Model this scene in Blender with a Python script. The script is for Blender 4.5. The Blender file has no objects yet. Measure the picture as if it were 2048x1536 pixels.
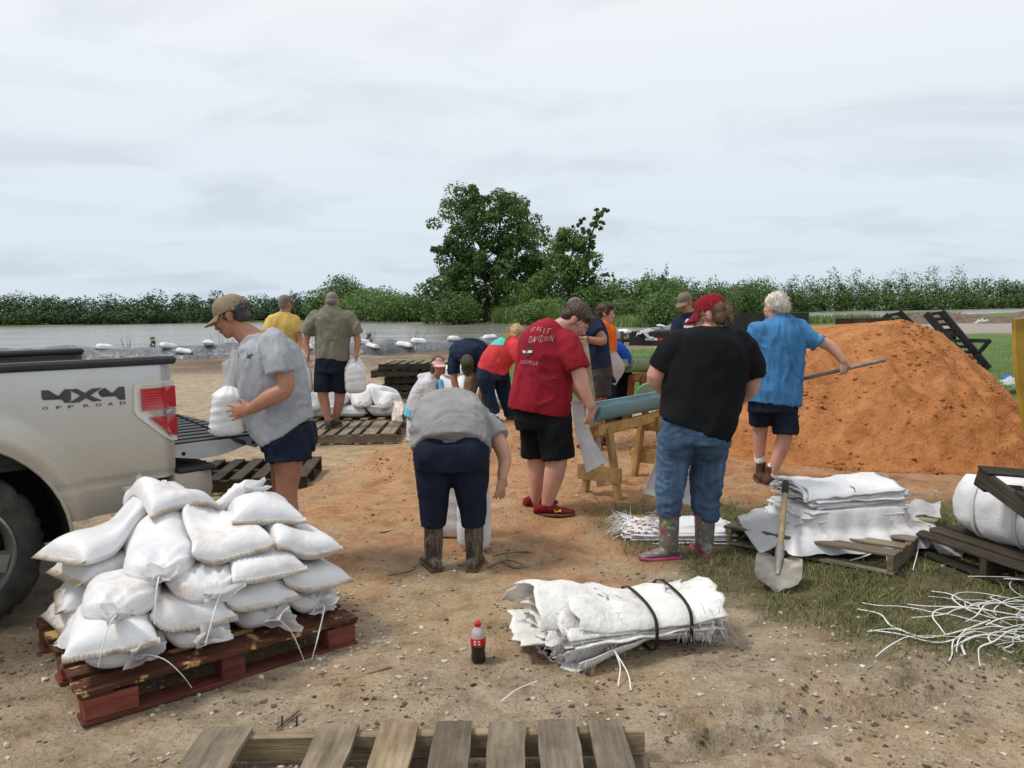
import bpy, bmesh, math, random
import numpy as np
from mathutils import Vector, Matrix
from mathutils.bvhtree import BVHTree

random.seed(7)
RNG = np.random.default_rng(7)
SC = bpy.context.scene
COL = SC.collection

# ------------------------------------------------------------------ camera
CAM_H, FPX, PITCH, ROLL = 1.58, 1600.0, math.radians(5.18), math.radians(0.95)
_f = np.array([0, math.cos(PITCH), -math.sin(PITCH)])
_r0 = np.array([1.0, 0, 0])
_u0 = np.array([0, math.sin(PITCH), math.cos(PITCH)])
_r = math.cos(ROLL) * _r0 - math.sin(ROLL) * _u0
_u = math.sin(ROLL) * _r0 + math.cos(ROLL) * _u0
EYE = np.array([0, 0, CAM_H])
cam_data = bpy.data.cameras.new('camera')
cam = bpy.data.objects.new('camera', cam_data)
COL.objects.link(cam)
cam.matrix_world = Matrix(((_r[0], _u[0], -_f[0], 0), (_r[1], _u[1], -_f[1], 0), (_r[2], _u[2], -_f[2], CAM_H), (0, 0, 0, 1)))
cam_data.sensor_width = 36
cam_data.lens = FPX / 2048 * 36
cam_data.clip_start = 0.05
cam_data.clip_end = 3000
SC.camera = cam

# ------------------------------------------------------------------ world, sun, exposure
SUN_EL, SUN_AZ = math.radians(58), math.radians(-100)      # azimuth from +Y towards +X
world = bpy.data.worlds.new('World')
SC.world = world
world.use_nodes = True
wn, wl = world.node_tree.nodes, world.node_tree.links
wn.clear()
w_out = wn.new('ShaderNodeOutputWorld')
w_bg = wn.new('ShaderNodeBackground')
w_sky = wn.new('ShaderNodeTexSky')
w_sky.sky_type = 'NISHITA'
w_sky.sun_disc = False
w_sky.sun_elevation = SUN_EL
w_sky.sun_rotation = SUN_AZ
w_sky.air_density = 1.0
w_sky.dust_density = 2.5
w_tc = wn.new('ShaderNodeTexCoord')
w_sep = wn.new('ShaderNodeSeparateXYZ')
wl.new(w_tc.outputs['Generated'], w_sep.inputs[0])
# cloud layer seen in perspective: direction divided by its height
w_h = wn.new('ShaderNodeMath'); w_h.operation = 'MAXIMUM'; w_h.inputs[1].default_value = 0.0
wl.new(w_sep.outputs['Z'], w_h.inputs[0])
w_h2 = wn.new('ShaderNodeMath'); w_h2.operation = 'ADD'; w_h2.inputs[1].default_value = 0.16
wl.new(w_h.outputs[0], w_h2.inputs[0])
w_div = wn.new('ShaderNodeVectorMath'); w_div.operation = 'DIVIDE'
w_cmb = wn.new('ShaderNodeCombineXYZ')
for i in range(3):
    wl.new(w_h2.outputs[0], w_cmb.inputs[i])
wl.new(w_tc.outputs['Generated'], w_div.inputs[0])
wl.new(w_cmb.outputs[0], w_div.inputs[1])
w_map = wn.new('ShaderNodeMapping')
w_map.inputs['Scale'].default_value = (0.8, 1.1, 0.2)
w_map.inputs['Rotation'].default_value = (0, 0, math.radians(-12))
wl.new(w_div.outputs[0], w_map.inputs[0])
w_n = wn.new('ShaderNodeTexNoise')
w_n.inputs['Scale'].default_value = 1.5
w_n.inputs['Detail'].default_value = 7
w_n.inputs['Roughness'].default_value = 0.55
w_n.inputs['Distortion'].default_value = 0.5
wl.new(w_map.outputs[0], w_n.inputs['Vector'])
w_r = wn.new('ShaderNodeValToRGB')
w_r.color_ramp.elements[0].position = 0.34
w_r.color_ramp.elements[0].color = (6.6, 6.9, 7.3, 1)
w_r.color_ramp.elements[1].position = 0.52
w_r.color_ramp.elements[1].color = (7.6, 7.9, 8.2, 1)
wl.new(w_n.outputs['Fac'], w_r.inputs[0])
# towards the horizon the overcast thins to a pale blue grey
w_hr = wn.new('ShaderNodeValToRGB')
w_hr.color_ramp.elements[0].position = 0.0
w_hr.color_ramp.elements[0].color = (0.76, 0.84, 0.91, 1)
w_hr.color_ramp.elements[1].position = 0.34
w_hr.color_ramp.elements[1].color = (1, 1, 1, 1)
wl.new(w_h.outputs[0], w_hr.inputs[0])
w_mul = wn.new('ShaderNodeMix'); w_mul.data_type = 'RGBA'; w_mul.blend_type = 'MULTIPLY'
w_mul.inputs['Factor'].default_value = 1
wl.new(w_r.outputs[0], w_mul.inputs['A'])
wl.new(w_hr.outputs[0], w_mul.inputs['B'])
w_mix = wn.new('ShaderNodeMix'); w_mix.data_type = 'RGBA'
w_mix.inputs['Factor'].default_value = 0.93
wl.new(w_sky.outputs[0], w_mix.inputs['A'])
wl.new(w_mul.outputs['Result'], w_mix.inputs['B'])
wl.new(w_mix.outputs['Result'], w_bg.inputs['Color'])
w_bg.inputs['Strength'].default_value = 0.074
wl.new(w_bg.outputs[0], w_out.inputs[0])

sun_d = bpy.data.lights.new('sun', 'SUN')
sun_d.energy = 1.5
sun_d.angle = math.radians(11)
sun_d.color = (1, 0.965, 0.91)
sun = bpy.data.objects.new('sun', sun_d)
COL.objects.link(sun)
_sd = Vector((math.sin(SUN_AZ) * math.cos(SUN_EL), math.cos(SUN_AZ) * math.cos(SUN_EL), math.sin(SUN_EL)))
sun.rotation_euler = _sd.to_track_quat('Z', 'Y').to_euler()
sun.location = (0, 0, 30)

SC.view_settings.view_transform = 'Standard'
SC.view_settings.look = 'None'
SC.view_settings.exposure = 0.70
SC.view_settings.gamma = 1.0
SC.view_settings.use_curve_mapping = False
SC.render.engine = 'CYCLES'
SC.cycles.use_denoising = True
try:
    SC.cycles.denoiser = 'OPENIMAGEDENOISE'
except Exception:
    pass
SC.cycles.max_bounces = 6
SC.cycles.transparent_max_bounces = 8
# ------------------------------------------------------------------ geometry helpers
def ray(px, py):
    return _f + (px - 1024) / FPX * _r + (768 - py) / FPX * _u
def G(px, py, z=0.0):
    """point of the horizontal plane z that the photo shows at this pixel"""
    d = ray(px, py); t = (z - CAM_H) / d[2]
    return EYE + d * t
def D(px, py, Y):
    """point at distance Y north of the camera"""
    d = ray(px, py)
    return EYE + d * (Y / d[1])

def _hash(ix, iy, iz, seed):
    h = (ix.astype(np.int64) * 374761393 + iy.astype(np.int64) * 668265263 + iz.astype(np.int64) * 2147483647 + seed * 1274126177) & 0xffffffff
    h = ((h ^ (h >> 13)) * 1274126177) & 0xffffffff
    h = ((h ^ (h >> 16)) * 2246822519) & 0xffffffff
    return ((h ^ (h >> 15)) & 0xffffff) / float(0xffffff)
def vnoise(P, seed=0):
    P = np.asarray(P, float)
    I = np.floor(P).astype(np.int64); Fr = P - I
    Fr = Fr * Fr * (3 - 2 * Fr)
    out = 0
    for dx in (0, 1):
        for dy in (0, 1):
            for dz in (0, 1):
                w = (Fr[:, 0] if dx else 1 - Fr[:, 0]) * (Fr[:, 1] if dy else 1 - Fr[:, 1]) * (Fr[:, 2] if dz else 1 - Fr[:, 2])
                out = out + w * _hash(I[:, 0] + dx, I[:, 1] + dy, I[:, 2] + dz, seed)
    return out
def fbm(P, octaves=4, seed=0, gain=0.5):
    P = np.asarray(P, float); s = 0; a = 1; t = 0
    for o in range(octaves):
        s = s + a * vnoise(P * (2.0 ** o) + 17.3 * o, seed + o); t += a; a *= gain
    return s / t
def xyz(x, y, z=0.0):
    x = np.asarray(x, float)
    return np.stack([x, np.broadcast_to(np.asarray(y, float), x.shape), np.broadcast_to(np.asarray(z, float), x.shape)], -1)
def sstep(a, b, x):
    t = np.clip((x - a) / (b - a), 0, 1)
    return t * t * (3 - 2 * t)

class Blob:
    """collects shapes of one mesh"""
    def __init__(s): s.V = []; s.F = []; s.n = 0
    def add(s, V, F):
        V = np.asarray(V, float); s.V.append(V)
        s.F += [tuple(i + s.n for i in f) for f in F]; s.n += len(V); return s
    def verts(s): return np.concatenate(s.V) if s.V else np.zeros((0, 3))

def unit(v):
    v = np.asarray(v, float); n = np.linalg.norm(v)
    return v / n if n > 1e-9 else v
def grid_faces(nu, nv, wrap=False, off=0):
    F = []
    for i in range(nu - 1):
        for j in range(nv if wrap else nv - 1):
            k = (j + 1) % nv
            F.append((off + i * nv + j, off + i * nv + k, off + (i + 1) * nv + k, off + (i + 1) * nv + j))
    return F
def loft(rings):
    """closed skin through rings of equal length, with end caps"""
    R = np.asarray(rings, float); n, k, _ = R.shape
    V = np.concatenate([R.reshape(-1, 3), [R[0].mean(0)], [R[-1].mean(0)]])
    F = grid_faces(n, k, True)
    a, b = n * k, n * k + 1
    for j in range(k):
        F.append((a, (j + 1) % k, j)); F.append((b, (n - 1) * k + j, (n - 1) * k + (j + 1) % k))
    return V, F
def catmull(P, m=4):
    P = np.asarray(P, float)
    if len(P) < 3: 
        return np.array([P[0] + (P[-1] - P[0]) * t for t in np.linspace(0, 1, m + 1)])
    Q = np.concatenate([[2 * P[0] - P[1]], P, [2 * P[-1] - P[-2]]]); out = []
    for i in range(1, len(Q) - 2):
        for t in np.arange(m) / m:
            a, b, c, d = Q[i - 1:i + 3]
            out.append(0.5 * (2 * b + (c - a) * t + (2 * a - 5 * b + 4 * c - d) * t * t + (3 * b - a - 3 * c + d) * t ** 3))
    out.append(P[-1]); return np.array(out)
def frames(P):
    P = np.asarray(P, float); T = np.gradient(P, axis=0); T /= np.linalg.norm(T, axis=1)[:, None] + 1e-9
    n = unit(np.cross(T[0], [0.31, 0.87, 0.4])); N = []
    for t in T:
        n = unit(n - t * n.dot(t)); N.append(n)
    N = np.array(N); return T, N, np.cross(T, N)
def tube(P, R, k=10, m=4, rnd=True, flat=None):
    """tapered round limb through points P with radii R"""
    P = np.asarray(P, float); R = np.broadcast_to(np.asarray(R, float), (len(P),))
    C = catmull(np.column_stack([P, R]), m) if m > 1 else np.column_stack([P, R])
    P, R = C[:, :3], np.maximum(C[:, 3], 1e-4)
    T, N, Bn = frames(P)
    if rnd:
        h0 = [(P[0] - T[0] * R[0] * math.sin(a), R[0] * math.cos(a), 0) for a in (1.25, .7)]
        h1 = [(P[-1] + T[-1] * R[-1] * math.sin(a), R[-1] * math.cos(a), -1) for a in (.7, 1.25)] if rnd != 'start' else []
    else: h0 = h1 = []
    ang = np.linspace(0, 2 * math.pi, k, endpoint=False); rings = []
    for p, r, i in h0 + [(P[i], R[i], i) for i in range(len(P))] + h1:
        rings.append(p + r * (np.cos(ang)[:, None] * N[i] + np.sin(ang)[:, None] * Bn[i]))
    return loft(rings)
def ellipsoid(c, r, M=None, nu=10, nv=14):
    th = np.linspace(0.12, math.pi - 0.12, nu); ph = np.linspace(0, 2 * math.pi, nv, endpoint=False); rings = []
    for t in th:
        p = np.stack([r[0] * math.sin(t) * np.cos(ph), r[1] * math.sin(t) * np.sin(ph), np.full(nv, r[2] * math.cos(t))], -1)
        if M is not None: p = p @ np.asarray(M).T
        rings.append(p + np.asarray(c))
    return loft(rings[::-1])
def box(lo, hi):
    x0, y0, z0 = lo; x1, y1, z1 = hi
    V = [(x0, y0, z0), (x1, y0, z0), (x1, y1, z0), (x0, y1, z0), (x0, y0, z1), (x1, y0, z1), (x1, y1, z1), (x0, y1, z1)]
    return np.array(V), [(0, 3, 2, 1), (4, 5, 6, 7), (0, 1, 5, 4), (1, 2, 6, 5), (2, 3, 7, 6), (3, 0, 4, 7)]
def prism(poly, off):
    """polygon (n,3) pushed along the vector off"""
    A = np.asarray(poly, float); B = A + np.asarray(off); n = len(A)
    F = [tuple(range(n))[::-1], tuple(range(n, 2 * n))] + [(i, (i + 1) % n, n + (i + 1) % n, n + i) for i in range(n)]
    return np.concatenate([A, B]), F

# ------------------------------------------------------------------ object helpers
ROOT = {}
def thing(name, label, cat, loc=(0, 0, 0), rz=0.0, group=None, M=None):
    o = bpy.data.objects.new(name, None); COL.objects.link(o)
    o.empty_display_size = 0.1
    m = M if M is not None else Matrix.Translation(Vector(loc)) @ Matrix.Rotation(rz, 4, 'Z')
    o.matrix_world = m
    ROOT[o.name] = m
    o['label'] = label; o['category'] = cat
    if group: o['group'] = group
    return o
def tag(o, label=None, cat=None, group=None, kind=None):
    if label: o['label'] = label
    if cat: o['category'] = cat
    if group: o['group'] = group
    if kind: o['kind'] = kind
    return o
def make_mesh(name, V, F, mat, smooth=True, sharp=None):
    me = bpy.data.meshes.new(name)
    me.from_pydata(np.asarray(V, float).tolist(), [], [tuple(int(i) for i in f) for f in F])
    if smooth: me.polygons.foreach_set('use_smooth', [True] * len(me.polygons))
    for m in (mat if isinstance(mat, (list, tuple)) else [mat]): me.materials.append(m)
    if sharp is not None:
        me.set_sharp_from_angle(angle=math.radians(sharp))
    me.update()
    return me
def link(name, me, parent=None):
    o = bpy.data.objects.new(name, me); COL.objects.link(o)
    if parent is not None:
        o.parent = parent; ROOT[o.name] = ROOT[parent.name]
    else: ROOT[o.name] = Matrix.Identity(4)
    return o
def part(name, V, F, mat, parent=None, smooth=True, sharp=None, local=False):
    """a mesh object; V in world coordinates unless local"""
    V = np.asarray(V, float)
    if parent is not None and not local:
        Mi = np.array(ROOT[parent.name].inverted()); V = V @ Mi[:3, :3].T + Mi[:3, 3]
    return link(name, make_mesh(name, V, F, mat, smooth, sharp), parent)
def bpart(name, blob, mat, parent=None, **k): return part(name, blob.verts(), blob.F, mat, parent, **k)
def slab(name, lo, hi, mat, parent=None, bev=0.004, local=True, jitter=0.0, M=None):
    """a bevelled board"""
    bm = bmesh.new(); V, F = box(lo, hi)
    if jitter: V = V + RNG.uniform(-jitter, jitter, V.shape)
    if M is not None: V = V @ np.array(M)[:3, :3].T + np.array(M)[:3, 3]
    vs = [bm.verts.new(v) for v in V]
    for f in F: bm.faces.new([vs[i] for i in f])
    if bev: bmesh.ops.bevel(bm, geom=bm.edges[:], offset=bev, segments=1, affect='EDGES', profile=0.7)
    V2 = [v.co[:] for v in bm.verts]; bm.verts.index_update()
    F2 = [tuple(v.index for v in f.verts) for f in bm.faces]; bm.free()
    return part(name, V2, F2, mat, parent, smooth=False, local=local)
def copy_tree(o, M=None, parent=None):
    c = o.copy(); COL.objects.link(c); c.parent = parent
    if M is not None: c.matrix_world = M; ROOT[c.name] = M
    else: ROOT[c.name] = ROOT[parent.name] if parent else ROOT[o.name]
    for ch in o.children: copy_tree(ch, None, c)
    return c
def evaluated_mesh(o):
    dg = bpy.context.evaluated_depsgraph_get()
    return bpy.data.meshes.new_from_object(o.evaluated_get(dg))
def mesh_np(me):
    V = np.empty(len(me.vertices) * 3); me.vertices.foreach_get('co', V)
    N = np.empty(len(me.vertices) * 3); me.vertices.foreach_get('normal', N)
    return V.reshape(-1, 3), N.reshape(-1, 3)
def solid(name, blob, voxel, mat, parent=None, it=4, disp=None):
    """one continuous surface grown over all shapes of the blob"""
    me = make_mesh('tmp', blob.verts(), blob.F, mat)
    o = bpy.data.objects.new('tmp', me); COL.objects.link(o)
    m = o.modifiers.new('r', 'REMESH'); m.mode = 'VOXEL'; m.voxel_size = voxel; m.use_smooth_shade = True
    if it:
        s = o.modifiers.new('s', 'SMOOTH'); s.iterations = it; s.factor = 0.5
    me2 = evaluated_mesh(o)
    bpy.data.objects.remove(o); bpy.data.meshes.remove(me)
    V, N = mesh_np(me2)
    if disp is not None: V = V + N * disp(V, N)[:, None]
    if parent is not None:
        Mi = np.array(ROOT[parent.name].inverted()); W = V @ Mi[:3, :3].T + Mi[:3, 3]
    else: W = V
    me2.vertices.foreach_set('co', W.ravel()); me2.name = name
    me2.materials.clear(); me2.materials.append(mat)
    me2.polygons.foreach_set('use_smooth', [True] * len(me2.polygons)); me2.update()
    return link(name, me2, parent)
def bvh_world(o):
    me = o.data; V, _ = mesh_np(me); M = np.array(ROOT[o.name]); V = V @ M[:3, :3].T + M[:3, 3]
    return BVHTree.FromPolygons(V.tolist(), [tuple(p.vertices) for p in me.polygons])

# ------------------------------------------------------------------ materials
def new_mat(name):
    m = bpy.data.materials.new(name); m.use_nodes = True; n = m.node_tree.nodes
    return m, n, m.node_tree.links, n['Principled BSDF']
def nd(n, t, **k):
    o = n.new(t)
    for a, v in k.items():
        if a in o.inputs: o.inputs[a].default_value = v
        else: setattr(o, a, v)
    return o
def ramp(n, l, src, stops):
    r = n.new('ShaderNodeValToRGB'); e = r.color_ramp.elements
    while len(e) < len(stops): e.new(0.5)
    for x, (p, c) in zip(e, stops):
        x.position = p; x.color = (*c[:3], 1) if not isinstance(c, (int, float)) else (c, c, c, 1)
    l.new(src, r.inputs[0]); return r.outputs['Color']
def mixc(n, l, a, b, fac, mode='MIX'):
    m = n.new('ShaderNodeMix'); m.data_type = 'RGBA'; m.blend_type = mode
    for s, v in (('A', a), ('B', b), ('Factor', fac)):
        if isinstance(v, bpy.types.NodeSocket): l.new(v, m.inputs[s])
        elif isinstance(v, (int, float)): m.inputs[s].default_value = v if s == 'Factor' else (v, v, v, 1)
        else: m.inputs[s].default_value = (*v[:3], 1)
    return m.outputs['Result']
def coords(n, l, scale=(1, 1, 1), rand=True, rot=(0, 0, 0)):
    tc = n.new('ShaderNodeTexCoord'); mp = n.new('ShaderNodeMapping')
    mp.inputs['Scale'].default_value = scale; mp.inputs['Rotation'].default_value = rot
    l.new(tc.outputs['Object'], mp.inputs[0])
    if rand:
        oi = n.new('ShaderNodeObjectInfo'); mu = nd(n, 'ShaderNodeMath', operation='MULTIPLY'); mu.inputs[1].default_value = 31.7
        l.new(oi.outputs['Random'], mu.inputs[0]); l.new(mu.outputs[0], mp.inputs['Location'])
    return mp.outputs[0]
def noise(n, l, vec, scale, detail=5, rough=0.55, dist=0.0):
    t = nd(n, 'ShaderNodeTexNoise', Scale=scale, Detail=detail, Roughness=rough, Distortion=dist)
    l.new(vec, t.inputs['Vector']); return t.outputs['Fac']
def bump(n, l, b, h, strength, dist=0.01, prev=None):
    bp = nd(n, 'ShaderNodeBump', Strength=strength, Distance=dist); l.new(h, bp.inputs['Height'])
    if prev is not None: l.new(prev, bp.inputs['Normal'])
    if b is not None: l.new(bp.outputs[0], b.inputs['Normal'])
    return bp.outputs[0]
def pmat(name, cols, scale=4, rough=0.75, bs=0.3, bscale=60, stretch=(1, 1, 1), spec=0.3, metal=0.0, detail=6, bd=0.004, span=(0.3, 0.7), rand=True, dist=0.0, sheen=0.0):
    """mottled material: a colour ramp over stretched noise, with fine relief"""
    m, n, l, b = new_mat(name)
    v = coords(n, l, stretch, rand)
    f = noise(n, l, v, scale, detail, 0.6, dist)
    if len(cols) == 1: b.inputs['Base Color'].default_value = (*cols[0], 1)
    else:
        k = len(cols) - 1
        l.new(ramp(n, l, f, [(span[0] + (span[1] - span[0]) * i / k, c) for i, c in enumerate(cols)]), b.inputs['Base Color'])
    b.inputs['Roughness'].default_value = rough; b.inputs['Metallic'].default_value = metal
    b.inputs['Specular IOR Level'].default_value = spec
    if sheen: b.inputs['Sheen Weight'].default_value = sheen
    if bs: bump(n, l, b, noise(n, l, v, bscale, 4), bs, bd)
    return m
def cloth(name, col, var=0.22, rough=0.9):
    c = np.array(col); lo = tuple(c * (1 - var)); hi = tuple(np.minimum(c * (1 + var), 0.95))
    m, n, l, b = new_mat(name)
    v = coords(n, l)
    f = noise(n, l, v, 5, 5, 0.6)
    f2 = noise(n, l, v, 160, 2)
    c1 = ramp(n, l, f, [(0.3, lo), (0.7, hi)])
    l.new(mixc(n, l, c1, ramp(n, l, f2, [(0.35, 0.72), (0.65, 1.0)]), 0.45, 'MULTIPLY'), b.inputs['Base Color'])
    b.inputs['Roughness'].default_value = rough; b.inputs['Specular IOR Level'].default_value = 0.15
    v2 = coords(n, l, (1, 1, 0.45))
    p = bump(n, l, None, noise(n, l, v2, 22, 3, 0.5, 1.0), 0.28, 0.02)
    bump(n, l, b, f2, 0.25, 0.002, p)
    return m
MT = {}
# ================================================================== SETTING
def spread(lo, hi, fine_lo, fine_hi, step, grow=1.09):
    a = list(np.arange(fine_lo, fine_hi, step)); s = step; x = a[-1]
    while x < hi: s *= grow; x += s; a.append(x)
    s = step; x = a[0]; b = []
    while x > lo: s *= grow; x -= s; b.append(x)
    return np.array(b[::-1] + a)
def poly_y(pts, x):
    p = np.array(pts); return np.interp(x, p[:, 0], p[:, 1])
NEAR_BANK = [(-400, 33), (-25, 31.5), (-9, 31.5), (-2, 34), (6, 42), (12, 58), (25, 88), (50, 112), (90, 140), (200, 190), (600, 260)]
FAR_SHORE = [(-600, 240), (-135, 208), (-53, 215), (-38, 200), (-17, 158), (-1.5, 116), (9, 84), (14, 74), (20, 84), (28, 130), (45, 200), (80, 240), (166, 262), (600, 300)]
WATER_Z = -0.12

def masks(x, y):
    P = xyz(x, y)
    n1 = fbm(P * 0.55, 4, 3); n2 = fbm(P * 2.1, 4, 9)
    d = np.hypot((x - 0.8) / 3.2, (y - 7.45) / 2.75)
    sand = sstep(1.06, 0.80, d + (n1 - .5) * 0.8 + (n2 - .5) * 0.55 + (fbm(P * 9, 3, 19) - .5) * .30)
    tan_ = sstep(1.3, 0.7, np.hypot((x + 0.9) / 2.2, (y - 7.3) / 3.0) + (n1 - .5) * 0.8)
    gf = (x - 0.75) * 0.79 + (y - 4.95) * 0.61
    grass = sstep(-0.25, 0.55, gf + (n1 - .5) * 1.5 + (n2 - .5) * 0.9) * sstep(6.7, 6.0, y) * sstep(0.3, 1.0, x)
    clumps = sstep(0.56, 0.72, n2) * sstep(0.5, 0.62, n1) * sstep(-0.3, 0.4, x) * sstep(6, 5, y) * 0.8
    lawn = sstep(-3.3, -2.5, x + (n1 - .5) * 1.2 + np.clip(y - 20, 0, 9) * .12) * sstep(12.0, 14.0, y + (n1 - .5) * 2) * sstep(27.5, 25.5, y - np.clip(x + 2, 0, 60) * 0.75 + (n1 - .5) * 3)
    far = sstep(43, 41.5, y + (n1 - .5) * 2) + sstep(62, 66, y + (n1 - .5) * 4)
    lawn = lawn * np.clip(np.where(x > 8, far, 1), 0, 1)
    lawn = np.maximum(lawn, sstep(64, 68, y) * (y < poly_y(NEAR_BANK, x)) * (x > 8))
    land = (y > poly_y(FAR_SHORE, x) + 1) * 1.0
    grass = np.clip(np.maximum(np.maximum(grass, clumps), np.maximum(lawn * 1.0, land)), 0, 1)
    green = np.clip(np.maximum(lawn, land), 0, 1)
    road = sstep(9, 13, x) * sstep(41.5, 43, y) * sstep(65, 63, y)
    return sand * (1 - green), grass, green, tan_, road

def ground_h(x, y):
    P = xyz(x, y)
    sand, grass, green, tan_, road = masks(x, y)
    h = (fbm(P * 1.1, 3, 21) - .5) * 0.03 + (fbm(P * 6, 3, 5) - .5) * 0.018 - 0.006
    h += sand * ((fbm(P * 3.2, 4, 31) - .5) * 0.075 + 0.012)
    if len(x):
        fr = np.random.default_rng(12)
        for k in range(90):                                     # bootprints trodden into the loose sand
            cx, cy, an = fr.uniform(-2.2, 2.6), fr.uniform(5.0, 8.6), fr.uniform(0, 3.14); dx, dy = x - cx, y - cy; m = (np.abs(dx) < .3) & (np.abs(dy) < .3)
            if m.any():
                a_, b_ = dx[m] * math.cos(an) + dy[m] * math.sin(an), -dx[m] * math.sin(an) + dy[m] * math.cos(an); q = (np.abs(a_ / .15) ** 3 + np.abs(b_ / .06) ** 3)
                h[m] += (-.022 * np.exp(-q ** 2) + .010 * np.exp(-((q - 1.5) / .5) ** 2)) * (.35 + .65 * np.maximum(sand[m], tan_[m] * .6))
    # low heaps of spilled sand left of the red shirted man, and under the chute
    for cx, cy, r, a in ((-1.15, 7.7, .55, .17), (-0.55, 8.4, .6, .22), (0.2, 8.6, .7, .18), (-1.75, 7.2, .35, .05), (0.95, 9.2, .9, .26), (2.0, 8.6, .8, .12), (-0.2, 6.2, .5, .03), (-.12, 9.85, .75, .24)):
        q = np.hypot(x - cx, y - cy) / r
        h += a * np.exp(-q * q * 1.6) * (0.75 + 0.5 * fbm(P * 4, 3, 41))
    # tyre ruts in the mud bottom right
    for off, dep in ((0.0, .045), (0.16, .03)):
        dline = (y - (2.92 + off)) - (x - 1.1) * 0.33 - (fbm(P * 1.5, 2, 51) - .5) * 0.1
        h += dep * (np.exp(-((dline - .05) / .035) ** 2) - 0.9 * np.exp(-(dline / .04) ** 2)) * sstep(.35, .7, x) * sstep(2.2, 1.6, x) * (0.4 + 1.2 * fbm(P * 9, 3, 52))
    # furrowed brown dirt in front of the levee
    dirt = sstep(22, 26, y) * (1 - green) * sstep(poly_y(NEAR_BANK, x) + 1, poly_y(NEAR_BANK, x) - 1, y)
    h += dirt * (fbm(P * np.array([0.6, 2.2, 1]), 4, 61) - .5) * 0.28
    nb, fs = poly_y(NEAR_BANK, x), poly_y(FAR_SHORE, x)
    lake = sstep(0, 3.5, y - nb) * (1 - sstep(-3, 1.5, y - fs))
    h = h * (1 - lake) - 1.4 * lake + 0.25 * sstep(-1, 6, y - fs)
    return h

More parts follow.
